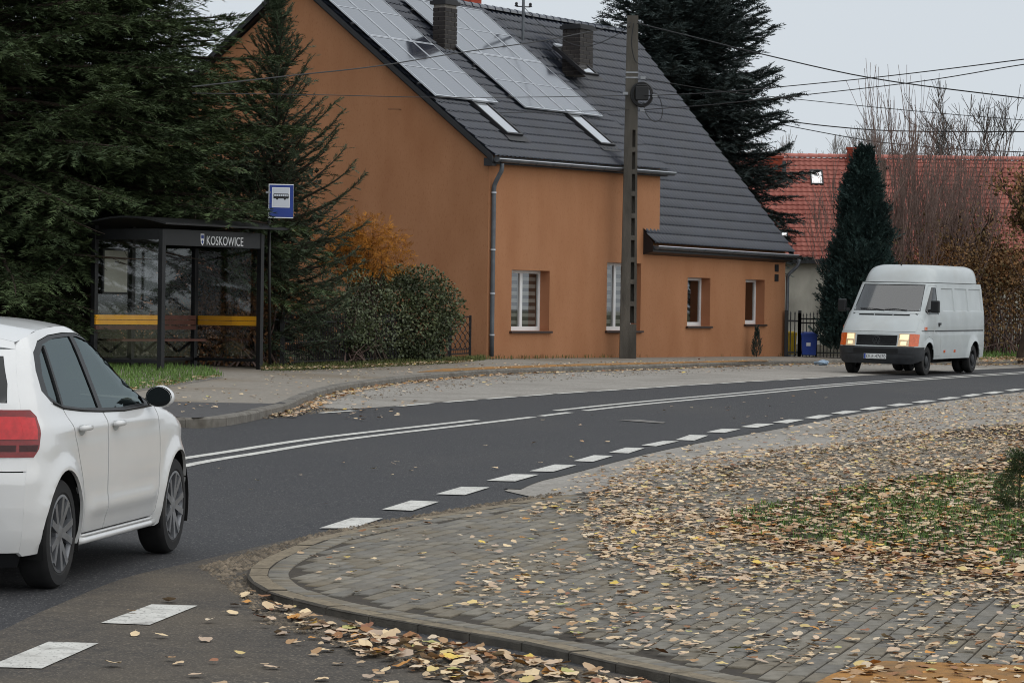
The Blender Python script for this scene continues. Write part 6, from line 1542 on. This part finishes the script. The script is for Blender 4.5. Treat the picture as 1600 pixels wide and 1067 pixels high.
for x, yy in ((1.0, -.36), (1.0, .36), (1.85, -.36), (1.85, .36)):
    st.box((x, yy, .80), (.14, .46, .62), Matrix.Rotation(R(-12), 3, 'Y'), .85); st.box((x + .3, yy, .55), (.5, .48, .16)); st.box((x - .09, yy, 1.17), (.09, .24, .17))
st.build('seats', 'seat_cloth', car, local=True, bevel=.03); MB().box((2.62, 0, .86), (.5, 1.36, .2)).build('dashboard', 'trim_black', car, local=True, bevel=.04)
MB().box((1.65, 0, .62), (2.2, 1.30, .06)).build('cabin_floor', 'under_dark', car, local=True)

# ------------------------------------------------------------------ the pale high roofed van
vsc = 1.08; va = R(90 - 25.5); vg = G(1446, 586.5)
van = empty('delivery_van', (0, 0, 0), 'pale grey high roofed delivery van with lit headlamps on the far lane', 'van')
vhd = math.atan2(-math.cos(R(25.5)), -math.sin(R(25.5)))
vm = (Matrix.Rotation(math.atan(AY), 3, 'X') @ Matrix.Rotation(-math.atan(AX) * .3, 3, 'Y') @ Matrix.Rotation(vhd, 3, 'Z')).to_4x4() @ Matrix.Diagonal((vsc, vsc, vsc, 1))
FX, RX = 4.62, 1.10
vm.translation = vg - (vm.to_3x3() @ Vector((FX, .90, 0))); van.matrix_world = vm
def vcrease(x, z):
    c = -.012 * math.exp(-((z - 1.0) / .022) ** 2) * (1 if .25 < x < 5.2 else 0) - .008 * math.exp(-((z - .60) / .02) ** 2)
    r_ = math.hypot(x - RX, z - .33); c += .05 * math.exp(-((r_ - .42) / .07) ** 2); r_ = math.hypot(x - FX, z - .33); c += .02 * math.exp(-((r_ - .42) / .06) ** 2)
    return c
VB = Body(prof([(.2, .05), (.6, .03), (1.2, .03), (2.1, .06), (2.3, .08), (2.42, .13), (2.48, .22), (2.52, .4)]),
          prof([(.2, 5.42), (.4, 5.50), (.62, 5.52), (.70, 5.47), (.95, 5.40), (1.1, 5.26), (1.39, 4.93), (1.45, 4.85), (2.06, 4.30), (2.14, 4.24), (2.28, 4.12), (2.40, 3.98), (2.47, 3.82), (2.52, 3.5)]),
          prof([(.2, .91), (.45, .95), (.7, .965), (1.0, .965), (1.4, .95), (2.0, .875), (2.1, .865), (2.28, .835), (2.40, .785), (2.47, .70), (2.52, .5)]),
          prof([(.2, .22), (2.0, .22), (2.5, .4)]), prof([(.2, .6), (.7, .55), (1.4, .52), (2.06, .5), (2.52, .6)]), 2.6, 3.0, .88, vcrease)
vq = lambda z: VB.q * VB.w(z)
def vband(z0, z1, n=8): return [(vq(z0 + (z1 - z0) * i / n), z0 + (z1 - z0) * i / n) for i in range(n + 1)]
def vsym(b): return b + [(-y, z) for y, z in reversed(b)]
def vfe(z0, z1, n=10): return [(VB.x_front(z0 + (z1 - z0) * i / n), z0 + (z1 - z0) * i / n) for i in range(n + 1)]
def vre(z0, z1, n=10): return [(VB.x_rear(z0 + (z1 - z0) * i / n), z0 + (z1 - z0) * i / n) for i in range(n + 1)]
for sg in (-1, 1):
    fs = VB.side(sg)
    win = [(3.86, 1.37), (3.90, 1.98), (4.12, 1.985), (4.66, 1.44), (4.64, 1.37)]
    rec = [[(x0, 1.44), (x0, 1.97), (x1, 1.97), (x1, 1.44)] for x0, x1 in ((2.62, 3.52), (1.50, 2.46), (.36, 1.34))]
    door = [(3.72, .42), (4.16, .42), (4.17, .62), (4.30, .80), (4.60, .87), (4.88, .80), (4.9, 1.3), (4.74, 1.44), (4.16, 2.03), (3.84, 2.03), (3.72, 1.37)]
    outer = [(VB.x_rear(.36), .36)] + list(reversed(arc(RX, .33, .42, 4, 176, 18))) + [(1.56, .36), (4.16, .36)] + list(reversed(arc(FX, .33, .42, 4, 176, 18))) + [(VB.x_front(.42), .40)] + vfe(.45, 2.085, 22) + list(reversed(vre(.45, 2.085, 14)))
    panel('body_side', [outer, door] + rec, fs, 'paint_van', van, .11, .07)
    dr = panel('door', [[(x + (.006 if x < 4 else -.004), z + (.006 if z < 1 else -.005)) for x, z in door], win], fs, 'paint_van', van, .11, .07)
    for rect in ([(3.70, .40), (3.80, .40), (3.80, 1.37), (3.70, 1.37)], [(3.80, .40), (4.17, .40), (4.22, .70), (3.80, .70)]): sheet([rect], VB.side(sg, -.016), frange(3.6, 4.4, .1), frange(.4, 1.4, .1)).build('door_gap', 'under_dark', van, local=True)
    sheet([win], VB.side(sg, -.012), frange(3.8, 4.8, .1), frange(1.3, 2, .1)).build('door_window', 'glass_dark' if sg > 0 else 'van_glass', dr, local=True, smooth=True)
    hb = MB(); hb.box((3.84, sg * (VB.W(3.84, 1.16) + .014), 1.16), (.15, .03, .05)); hb.box((3.87, sg * (VB.W(3.84, 1.12) + .006), 1.13), (.05, .02, .07)); hb.build('handle', 'trim_black', dr, local=True)
    for rc in rec:
        cx_, cz_ = sum(p[0] for p in rc) / 4, sum(p[1] for p in rc) / 4; sh_ = [(cx_ + (x - cx_) * .95, cz_ + (z - cz_) * .93) for x, z in rc]
        mb = sheet([sh_], VB.side(sg, -.022), frange(.3, 3.6, .15), frange(1.4, 2, .1)); o = len(mb.v)
        # sloping border of the pressing
        q = [Vector(VB.side(sg, -.001)(x, z)) for x, z in rc] + [Vector(VB.side(sg, -.022)(x, z)) for x, z in sh_]; mb.add(q, [(i, (i + 1) % 4, 4 + (i + 1) % 4, 4 + i) for i in range(4)])
        mb.build('pressed_panel', 'paint_van', van, local=True, angle=25)
    panel('slide_rail', [[(.30, .985), (4.15, .985), (4.15, 1.012), (.30, 1.012)]], VB.side(sg, .006), 'rail_groove', van, .2, .1, .01)
    panel('side_moulding', [[(4.2, .99), (5.05, .99), (5.05, 1.01), (4.2, 1.01)]], VB.side(sg, .006), 'rail_groove', van, .1, .1, .01)
    for x in (3.35, 2.55): panel('side_marker', [[(x, .50), (x + .11, .50), (x + .11, .56), (x, .56)]], VB.side(sg, .012), 'lamp_orange', van, .2, .2, .02)
    panel('side_indicator', [[(4.78, 1.02), (4.92, 1.02), (4.92, 1.09), (4.78, 1.09)]], VB.side(sg, .014), 'lamp_orange', van, .2, .2, .02)
    for ax in (RX, FX):
        wh = MB(); n = 14
        for k in range(n + 1):
            a = R(-5 + 190 * k / n)
            for yy in (.93, .40): wh.v.append(Vector((ax + math.cos(a) * .425, sg * yy, .33 + math.sin(a) * .425)))
        wh.f = [(2 * k, 2 * k + 1, 2 * k + 3, 2 * k + 2) for k in range(n)]; wh.build('wheel_house', 'under_dark', van, local=True, fix=False)
    wheel(van, FX, sg * .82, .335, .20, .205, sg, 'steel', 'steel_rim'); wheel(van, RX, sg * .86, .335, .19, .205, sg, 'dual', 'steel_rim'); wheel(van, RX, sg * .62, .335, .19, .205, sg, 'dual', 'steel_rim')
    mb = MB(); mb.box((4.62, sg * 1.10, 1.55), (.13, .19, .28)); mo = mb.build('mirror', 'trim_black', van, local=True, bevel=.03); MB().bar((4.60, sg * .93, 1.45), (4.62, sg * 1.05, 1.47), .06, .06).build('mirror_arm', 'trim_black', mo, local=True)
    MB().box((4.552, sg * 1.10, 1.55), (.02, .15, .23)).build('mirror_glass', 'glass_dark', mo, local=True)
    # lamps
    y0, y1, y2 = .50, .735, .845
    hl = panel('headlamp', [[(sg * y0, .655), (sg * y1, .655), (sg * y1, .935), (sg * (y0 + .015), .935)]], VB.front(.012), 'lamp_lens', van, .06, .07, .03)
    sheet([[(sg * (y0 + .03), .80), (sg * (y1 - .015), .80), (sg * (y1 - .015), .92), (sg * (y0 + .04), .92)]], VB.front(.016), frange(-.9, .9, .06)).build('lit_beam', 'lamp_lit', hl, local=True)
    sheet([[(sg * (y0 + .06), .685), (sg * (y1 - .05), .685), (sg * (y1 - .05), .765), (sg * (y0 + .06), .765)]], VB.front(.016), frange(-.9, .9, .06)).build('lit_beam', 'lamp_lit', hl, local=True)
    ind = sheet([[(sg * (y1 + .006), .655), (sg * y2, .655), (sg * y2, .935), (sg * (y1 + .006), .935)]], VB.front(.012), frange(-.9, .9, .04), (.8,), .03)
    a = sheet([[(VB.x_front(.655) + .05, .655), (VB.x_front(.655) - .08, .665), (VB.x_front(.93) - .07, .92), (VB.x_front(.935) + .05, .935)]], VB.side(sg, .012), frange(5, 5.5, .03), (.8,), .03); ind.add(a.v, a.f); ind.build('indicator', 'lamp_orange', van, local=True, angle=40)
# front skin pieces
fe_ = vband(.645, .655, 1)
lowb = vband(.26, .635, 6); bp_ = panel('bumper', [vsym(lowb)], VB.front(.02), 'bumper_plastic', van, .08, .07, .04)
for sg in (-1, 1): panel('bumper_corner', [[(VB.x_front(.26) + .06, .26), (VB.x_front(.635) + .06, .635), (5.0, .635), (5.0, .36)]], VB.side(sg, .02), 'bumper_plastic', van, .05, .07, .04)
sheet([[(-.52, .50), (.52, .50), (.52, .60), (-.52, .60)]], VB.front(.023), frange(-.6, .6, .08)).build('bumper_intake', 'trim_black', bp_, local=True)
sheet([vsym(vband(.47, .485, 1))], VB.front(.0235), frange(-.9, .9, .06)).build('bumper_groove', 'trim_black', bp_, local=True)
fr_ = vband(.645, .975, 5); gh = [(.475, .665), (.475, .90), (-.475, .90), (-.475, .665)]
panel('front_panel', [vsym(fr_), gh], VB.front(), 'paint_van', van, .07, .06)
sheet([gh], VB.front(-.03), frange(-.5, .5, .08)).build('grille', 'under_dark', van, local=True); gr_o = bpy.data.objects[[o.name for o in van.children if o.name.startswith('grille')][-1]]
for z in (.69, .735, .78, .825, .87): panel('grille_slat', [[(-.47, z), (.47, z), (.47, z + .022), (-.47, z + .022)]], VB.front(-.004), 'trim_black', gr_o, .08, .1, .025)
# round emblem on the grille
em = MB(); xE = VB.Xf(0, .785) + .004
em.tube([(xE, math.cos(t) * .085, .785 + math.sin(t) * .085) for t in np.linspace(0, 2 * math.pi, 25)], .008, 5)
for a, b in (((-.04, .065), (0, .01)), ((.04, .065), (0, .01)), ((-.07, .03), (-.035, -.07)), ((-.035, -.07), (0, .0)), ((.07, .03), (.035, -.07)), ((.035, -.07), (0, .0))): em.bar((xE, a[0], .785 + a[1]), (xE, b[0], .785 + b[1]), .012, .012, (1, 0, 0))
em.build('emblem', 'steel_rim', gr_o, local=True)
bnn = vband(.982, 1.385, 7); bnp = [(y * .99, z) for y, z in bnn]; cowl = [(.60, 1.335), (.60, 1.37), (-.60, 1.37), (-.60, 1.335)]
panel('bonnet', [vsym(bnp), cowl], VB.front(), 'paint_van', van, .09, .06)
sheet([cowl], VB.front(-.02), frange(-.6, .6, .1)).build('cowl_vent', 'under_dark', van, local=True)
for y in (-.22, .22): panel('vent_rib', [[(y - .006, 1.337), (y + .006, 1.337), (y + .006, 1.368), (y - .006, 1.368)]], VB.front(-.002), 'paint_van', van, .2, .2, .01)
scr = [(vq(z) * .945, z) for z in np.linspace(1.44, 2.045, 8)]
panel('screen_frame', [vsym(vband(1.392, 2.085, 10)), vsym(scr)], VB.front(), 'paint_van', van, .09, .07)
scr2 = [(y * .985, 1.455 + (z - 1.44) * .957) for y, z in scr]
panel('screen_seal', [vsym(scr), vsym(scr2)], VB.front(.002), 'trim_black', van, .09, .07, .02)
sheet([vsym(scr2)], VB.front(-.008), frange(-.9, .9, .1), frange(1.4, 2.1, .08)).build('windscreen', 'van_glass', van, local=True, smooth=True)
for y0, y1 in ((-.62, -.02), (-.02, .50)):
    wp_ = MB(); zs0 = 1.455; wp_.tube([(VB.Xf(y1, zs0) + .02, y1, zs0), (VB.Xf((y0 + y1) / 2, zs0 + .03) + .025, (y0 + y1) / 2, zs0 + .03), (VB.Xf(y0, zs0 + .035) + .02, y0, zs0 + .035)], [.014, .01, .007], 6); wp_.build('wiper', 'trim_black', van, local=True)
# high roof cap
rc = MB(); prev = None; rings = []
zz = [2.09, 2.10, 2.16, 2.22, 2.28, 2.33, 2.38, 2.42, 2.455, 2.48, 2.50]
for k, z in enumerate(zz):
    o_ = .018 if 0 < k else -.01; n = 64; ring = []
    for i in range(n):
        a = 2 * math.pi * i / n; c, s_ = math.cos(a), math.sin(a); xm = (VB.xr(z) + VB.xf(z)) / 2; hl_ = (VB.xf(z) - VB.xr(z)) / 2; e = 2 / 5.0
        ring.append(Vector((xm + math.copysign(abs(c) ** e, c) * (hl_ + o_), math.copysign(abs(s_) ** e, s_) * (VB.w(z) + o_), z)))
    rings.append(ring)
for ring in rings: rc.v += ring
for k in range(len(rings) - 1):
    for i in range(64): rc.f.append((k * 64 + i, k * 64 + (i + 1) % 64, (k + 1) * 64 + (i + 1) % 64, (k + 1) * 64 + i))
rc.f.append(tuple((len(rings) - 1) * 64 + i for i in range(64))); rco = rc.build('high_roof', 'paint_van', van, local=True, angle=50)
MB().lathe([(.022, 0), (.012, .05), (.0, .09)], 8, Matrix.Translation((3.75, 0, 2.475))).build('aerial', 'trim_black', rco, local=True)
# rear, underside, cabin
panel('rear_door', [vsym(vband(.36, 2.085, 14))], VB.rear(), 'paint_van', van, .12, .1)
ub = MB(); ub.box((2.7, 0, .52), (4.6, 1.1, .2)); ub.box((2.85, 0, .42), (2.2, 1.7, .12)); ub.box((3.0, .45, .33), (.5, .3, .16)); ub.box((1.9, -.4, .33), (.6, .3, .16)); ub.tube([(1.2, .45, .3), (3.3, .35, .28)], .05, 8); ub.tube([(RX, -.7, .335), (RX, .7, .335)], .07, 8); ub.tube([(FX, -.7, .32), (FX, .7, .32)], .05, 8); ub.build('underbody', 'under_dark', van, local=True)
MB().box((1.98, 0, 1.22), (3.5, 1.6, 1.5)).build('cargo_wall', 'under_dark', van, local=True)
cb = MB()
for yy in (-.45, .45): cb.box((4.05, yy, 1.35), (.2, .5, .8), Matrix.Rotation(R(-8), 3, 'Y')); cb.box((4.02, yy, 1.83), (.12, .28, .2))
cb.build('seats', 'seat_cloth', van, local=True, bevel=.03); MB().box((4.62, 0, 1.28), (.5, 1.55, .22)).build('dashboard', 'bumper_plastic', van, local=True, bevel=.05)
sw_ = MB(); sw_.tube([Vector((4.42, .45, 1.45)) + Matrix.Rotation(R(35), 3, 'Y') @ Vector((0, math.cos(t) * .2, math.sin(t) * .2)) for t in np.linspace(0, 2 * math.pi, 19)], .016, 6); sw_.build('steering_wheel', 'trim_black', van, local=True)
# number plate
xp = VB.Xf(.06, .42) + .028; yc = .0
np_ = MB().box((xp, yc, .425), (.012, .52, .112)).build('number_plate', 'plate_white', van, local=True)
MB().add([(xp + .008, yc - .255, .371), (xp + .008, yc - .215, .371), (xp + .008, yc - .215, .479), (xp + .008, yc - .255, .479)], [(0, 1, 2, 3)]).build('plate_band', 'plate_blue', np_, local=True)
tm = text_mesh('plate_text', 'DLE 47670', .105, np_, basis((0, 1, 0), (0, 0, 1), (1, 0, 0), (xp + .0075, yc - .205, .388)), 'black_print', .0008)
wt_ = max(v.co.y for v in tm.data.vertices) - min(v.co.y for v in tm.data.vertices); bpy.data.objects.remove(tm)
text_mesh('plate_text', 'DLE-47670', .105, np_, basis((0, 1, 0), (0, 0, 1), (1, 0, 0), (xp + .0075, yc - .205, .388)), 'black_print', .0008, sx=.44 / wt_)
# ================================================================== FALLEN LEAVES
mat('litter_leaf', (.3, .25, .15), rough=.7, attr='Col', island=.18, spec=.3)
def leaf_shape(kind, seed):
    r_ = np.random.default_rng(seed); n = 14; V = [(0, 0, 0)]
    for i in range(n):
        a = 2 * math.pi * i / n
        if kind == 0: r0 = .5 * (1 - .22 * abs(math.sin(a))) * (1 + .10 * math.cos(a))                 # ovate
        elif kind == 1: r0 = .5 * (.88 + .14 * math.cos(a) - .22 * (abs(a - math.pi) < .3))               # heart shaped
        elif kind == 2: r0 = .5 * (.84 + .16 * abs(math.cos(a * 2.5)) ** .7)                              # lobed
        else: r0 = .5 * (.62 + .38 * abs(math.cos(a)))                                                   # narrow
        r0 *= r_.uniform(.9, 1.1); x, y = r0 * math.cos(a), r0 * math.sin(a) * (.85 if kind != 2 else 1)
        V.append((x, y, 0))
    V = np.array(V); c1, c2, tw = r_.uniform(.05, .6), r_.uniform(-.15, .35), r_.uniform(-.4, .4)
    V[:, 2] = c1 * V[:, 1] ** 2 + c2 * V[:, 0] ** 2 + tw * V[:, 0] * V[:, 1] + np.where(np.arange(len(V)) > 0, r_.uniform(-.03, .05, len(V)), 0); V[:, 2] -= V[:, 2].min()
    st = np.array([(-.48, -.015, V[0, 2]), (-.48, .015, V[0, 2]), (-.85, 0, .02)])
    Fq = [(0, 1 + i, 1 + (i + 1) % n) for i in range(n)] + [(n + 1, n + 2, n + 3)]
    return np.concatenate([V, st]), np.array(Fq)
SHAPES = [leaf_shape(k % 4 if k % 4 != 3 or k > 4 else 0, 100 + k) for k in range(9)]
PAL = np.array([rgb(*[min(255, x * .84 + .04 * sum(c) + (27, 24, 17)[k_]) for k_, x in enumerate(c)]) for c in ((186, 160, 128), (172, 146, 118), (198, 174, 138), (160, 132, 104), (178, 152, 130), (190, 166, 104), (150, 114, 80), (128, 82, 50), (176, 116, 48), (122, 74, 54), (150, 148, 84), (204, 172, 70), (160, 138, 122), (186, 168, 146))])
PW_ = np.array([16, 14, 13, 11, 12, 5, 8, 5, 3, 1.2, 1.6, 1.5, 8, 8]); PW_ = PW_ / PW_.sum()
PWB = np.array([9, 9, 7, 9, 8, 3, 12, 14, 9, 5, 2, 2, 6, 4]); PWB = PWB / PWB.sum()
def litter_points(px, off, cover, seed, size=(.042, .074), pal=None, clump=0.6, lim=99999):
    r_ = np.random.default_rng(seed); poly = [G(x, y, off) for x, y in px]; pl = [(p.x, p.y) for p in poly]; xs_ = [p[0] for p in pl]; ys_ = [p[1] for p in pl]
    area = abs(sum(pl[i][0] * pl[i - 1][1] - pl[i - 1][0] * pl[i][1] for i in range(len(pl)))) / 2; ms = .55 * (sum(size) / 2) ** 2
    k = min(int(area * cover / ms), lim); out = []
    ph = r_.random(4) * 6.28
    while len(out) < k:
        x, y = r_.uniform(min(xs_), max(xs_)), r_.uniform(min(ys_), max(ys_))
        if not inpoly(x, y, pl): continue
        d = .5 + .25 * math.sin(x * 3.1 + y * 1.3 + ph[0]) + .25 * math.sin(x * 1.7 - y * 2.2 + ph[1])
        if r_.random() > 1 - clump + clump * d: continue
        out.append((x, y, gz(x, y, off), r_.uniform(*size), r_.choice(len(PAL), p=PW_ if pal is None else pal), seed))
    return out
L = []
L += litter_points([(1000, 722), (1300, 692), (1480, 672), (1700, 655), (1700, 690), (1451, 741), (1240, 779), (1135, 806), (1000, 828), (880, 800)], KO, .29, 1)
L += litter_points([(900, 742), (1000, 722), (1000, 828), (900, 815), (820, 800)], KO, .10, 2)
L += litter_points([(1000, 802), (1135, 806), (1150, 828), (1200, 845), (1300, 862), (1450, 880), (1700, 905), (1700, 960), (1400, 935), (1200, 925), (1050, 905), (930, 870), (900, 820)], KO, .45, 3)
L += litter_points([(1135, 806), (1240, 779), (1451, 741), (1900, 650), (2300, 960), (1700, 905), (1450, 880), (1300, 862), (1200, 845), (1150, 828)], KO + .02, .42, 4, (.05, .095), PWB, .5)
L += litter_points([(1125, 800), (1150, 822), (1200, 838), (1300, 855), (1450, 872), (1700, 895), (1700, 918), (1450, 892), (1300, 872), (1190, 857), (1115, 832)], KO + .018, .6, 23, (.05, .09), PWB)
L += litter_points([(880, 860), (1050, 905), (1200, 925), (1400, 935), (1700, 960), (2200, 1000), (2200, 1070), (1385, 1040), (1100, 1040), (850, 990), (700, 940), (740, 880)], KO, .125, 5)
L += litter_points([(450, 860), (600, 822), (880, 790), (900, 820), (880, 860), (740, 880), (700, 960), (520, 930)], KO, .022, 6, clump=.2)
L += litter_points([(1262, 1075), (1345, 1040), (1600, 1041), (1700, 1046), (1700, 1100), (1262, 1100)], KO, .2, 7, (.05, .09), clump=.3)
L += litter_points([(378, 905), (395, 922), (430, 945), (530, 972), (676, 1000), (825, 1026), (948, 1052), (1120, 1090), (960, 1110), (700, 1062), (560, 1022), (450, 968), (385, 925)], .012, .55, 8, (.06, .105), PWB * .5 + PW_ * .5, .4)
L += litter_points([(380, 925), (560, 1022), (700, 1062), (960, 1110), (620, 1110), (480, 1030), (380, 960)], .006, .10, 9, (.05, .09), clump=.5)
L += litter_points([(240, 905), (380, 905), (480, 1030), (620, 1100), (60, 1100), (180, 960)], .006, .012, 10, (.05, .085), clump=.2)
L += litter_points([(880, 745), (1100, 692), (1300, 656), (1430, 636), (1430, 680), (1300, 698), (1100, 735), (950, 760)], .010, .045, 11, (.05, .09), clump=.3)
L += litter_points([(1300, 656), (1500, 626), (1700, 602), (1700, 655), (1480, 674), (1300, 698)], .010, .11, 12, (.045, .075))
def strip(line, wd, off, cover, seed, size=(.06, .1), pal=None):
    a, b = offset_line(line, -.02), offset_line(line, -wd); return litter_points([pr((p.x, p.y, gz(p.x, p.y, off))) for p in a + b[::-1]], off, cover, seed, size, pal, .7)
kf = [p for p in KERB_FAR if 410 < pr(p)[0] < 1620]
L += strip(kf, .35, .012, .34, 13, (.06, .1), PWB); L += strip(kf, 1.6, .010, .02, 14)
L += litter_points([(262, 612), (352, 592), (420, 630), (260, 650)], FO + .006, .01, 15, clump=.2); L += litter_points([(400, 582), (700, 572), (640, 584), (480, 606), (430, 625)], FO + .006, .014, 16, clump=.2)
L += litter_points([(700, 570), (1220, 560), (1220, 564), (700, 580)], FO + .006, .02, 17, clump=.2)
L += litter_points([(408, 578), (560, 575), (740, 566), (740, 563), (560, 570), (408, 574)], FO + .05, .12, 18)
L += litter_points([(200, 612), (262, 604), (300, 597), (345, 588), (300, 588), (210, 600)], FO + .04, .10, 19, (.05, .09), PWB)
L += litter_points([(300, 730), (800, 660), (1300, 610), (1300, 640), (820, 730), (420, 830)], .006, .0011, 20, clump=.1)
L += litter_points([(1530, 566), (1700, 562), (1700, 548), (1530, 552)], FO + .06, .18, 21, (.05, .095), PWB)
L += litter_points([(700, 1000), (1500, 1060), (1500, 1064), (1000, 1060)], .012, .0, 22)
r_ = np.random.default_rng(77); L = np.array(L, float); print('leaves', len(L))
pxy = np.array([pr(l[:3]) for l in L]); app = L[:, 3] / L[:, 1]
vis = (pxy[:, 0] > 5) & (pxy[:, 0] < 1595) & (pxy[:, 1] < 1060)
order = np.argsort(-np.where(vis, app, 0)); top = order[:300]; restl = order[300:]
LM = {}
def leaf_mesh(si, ci):
    if (si, ci) not in LM:
        V, Fq = SHAPES[si]; me = bpy.data.meshes.new('fallen_leaf'); me.from_pydata(V.tolist(), [], Fq.tolist()); a = me.color_attributes.new('Col', 'FLOAT_COLOR', 'POINT')
        c = np.array([[*PAL[ci], 1]] * len(V), np.float32); a.data.foreach_set('color', c.ravel()); me.materials.append(MATS['litter_leaf']); LM[si, ci] = me
    return LM[si, ci]
def leaf_rot(n): return r_.random(n) * 6.283, r_.normal(size=n) * .11, r_.normal(size=n) * .11
az, tx, ty = leaf_rot(len(L)); zup = .004 + .012 * r_.random(len(L)) + np.abs(tx) * .03
PLACE = {3: 'pavers before the verge', 4: 'grassy verge', 23: 'verge edge', 5: 'open pavers', 6: 'bare pavers by the kerb nose', 7: 'ochre paving', 8: 'kerb gutter drift', 9: 'side road beside the drift', 10: 'dusty side road', 1: 'leaf carpet', 2: 'pavers before the leaf carpet'}
HUE = ['beige', 'beige', 'pale beige', 'brown beige', 'beige', 'yellowish tan', 'brown', 'dark brown', 'orange', 'rust red', 'greenish', 'yellow', 'greyish tan', 'pale grey tan']
for i in top:
    l = L[i]; o = link_mesh('fallen_leaf', leaf_mesh(int(r_.integers(0, len(SHAPES))), int(l[4])), None, (l[0], l[1], l[2] + zup[i])); o.rotation_euler = (tx[i] * 1.8, ty[i] * 1.8, az[i]); o.scale = (l[3],) * 3
    h_, p_ = HUE[int(l[4])], PLACE.get(int(l[5]), 'pavement by the kerb'); x_ = pxy[i][0]; s_ = 'large' if l[3] > .082 else 'small'; w_ = 'nearer the car' if x_ < 620 else 'mid photo' if x_ < 980 else 'nearer the right edge'; tag(o, '%s %s fallen leaf on the %s, %s' % (s_, h_, p_, w_), 'leaf', '%s %s fallen leaves on the %s, %s' % (s_, h_, p_, w_))
Vs, Fs, Cs, o = [], [], [], 0; ch = r_.integers(0, len(SHAPES), len(restl))
for s in range(len(SHAPES)):
    idx = restl[ch == s]; V, Fq = SHAPES[s]; xd_ = np.stack([np.cos(az[idx]), np.sin(az[idx]), tx[idx]], 1); zd_ = np.stack([tx[idx], ty[idx], np.ones(len(idx))], 1)
    xd_ = norm_(xd_); yd = norm_(np.cross(zd_, xd_)); z2 = np.cross(xd_, yd); M = np.stack([xd_, yd, z2], 2) * L[idx, 3][:, None, None]
    W_ = np.einsum('nij,kj->nki', M, V) + (L[idx, :3] + np.stack([0 * zup[idx], 0 * zup[idx], zup[idx]], 1))[:, None, :]
    Vs.append(W_.reshape(-1, 3)); Fs.append((Fq[None] + (np.arange(len(idx)) * len(V))[:, None, None]).reshape(-1, 3) + o); o += W_.shape[0] * W_.shape[1]
    Cs.append(np.repeat(PAL[L[idx, 4].astype(int)], len(V), 0))
lo_ = np_mesh('fallen_leaves', np.concatenate(Vs), np.concatenate(Fs), 'litter_leaf', colors=np.concatenate(Cs)); lo_['kind'] = 'stuff'
# grit washed up along the kerb nose and in the gutters
def grit(px, off, n, seed, s0=.008, s1=.03):
    r2 = np.random.default_rng(seed); poly = [G(x, y, off) for x, y in px]; pl = [(p.x, p.y) for p in poly]; xs_ = [p[0] for p in pl]; ys_ = [p[1] for p in pl]; out = []
    while len(out) < n:
        x, y = r2.uniform(min(xs_), max(xs_)), r2.uniform(min(ys_), max(ys_))
        if inpoly(x, y, pl): out.append((x, y, gz(x, y, off), s0 + (s1 - s0) * r2.random() ** 3))
    return out
Gp = grit([(310, 885), (345, 876), (400, 860), (500, 832), (600, 814), (760, 787), (870, 770), (884, 775), (760, 794), (600, 818), (503, 838), (420, 870), (388, 890), (340, 905)], .004, 2100, 1)
Gp += grit([(340, 905), (388, 895), (430, 945), (530, 975), (830, 1030), (1100, 1085), (700, 1060), (420, 975)], .005, 2600, 2, .006, .022)
Gp += grit([(380, 652), (454, 638), (540, 640), (420, 655)], .004, 500, 3, .01, .03); Gp += grit([(560, 610), (800, 588), (1200, 574), (1200, 578), (800, 598), (500, 635)], .006, 700, 4, .008, .025)
Gp = np.array(Gp); n = len(Gp); T = np.array([[1, 0, 0], [-1, 0, 0], [0, 1, 0], [0, -1, 0], [0, 0, .7]], float); TF = np.array([[0, 2, 4], [2, 1, 4], [1, 3, 4], [3, 0, 4]])
az = r_.random(n) * 6.283; xd_ = np.stack([np.cos(az), np.sin(az), np.zeros(n)], 1); yd = np.stack([-np.sin(az), np.cos(az), np.zeros(n)], 1); M = np.stack([xd_, yd, np.tile([0, 0, 1.], (n, 1))], 2) * Gp[:, 3][:, None, None]
V = np.einsum('nij,kj->nki', M, T * (1 + .0)) + Gp[:, None, :3]; gm = np_mesh('road_grit', V.reshape(-1, 3), (TF[None] + (np.arange(n) * 5)[:, None, None]).reshape(-1, 3), 'gravel'); gm['kind'] = 'stuff'
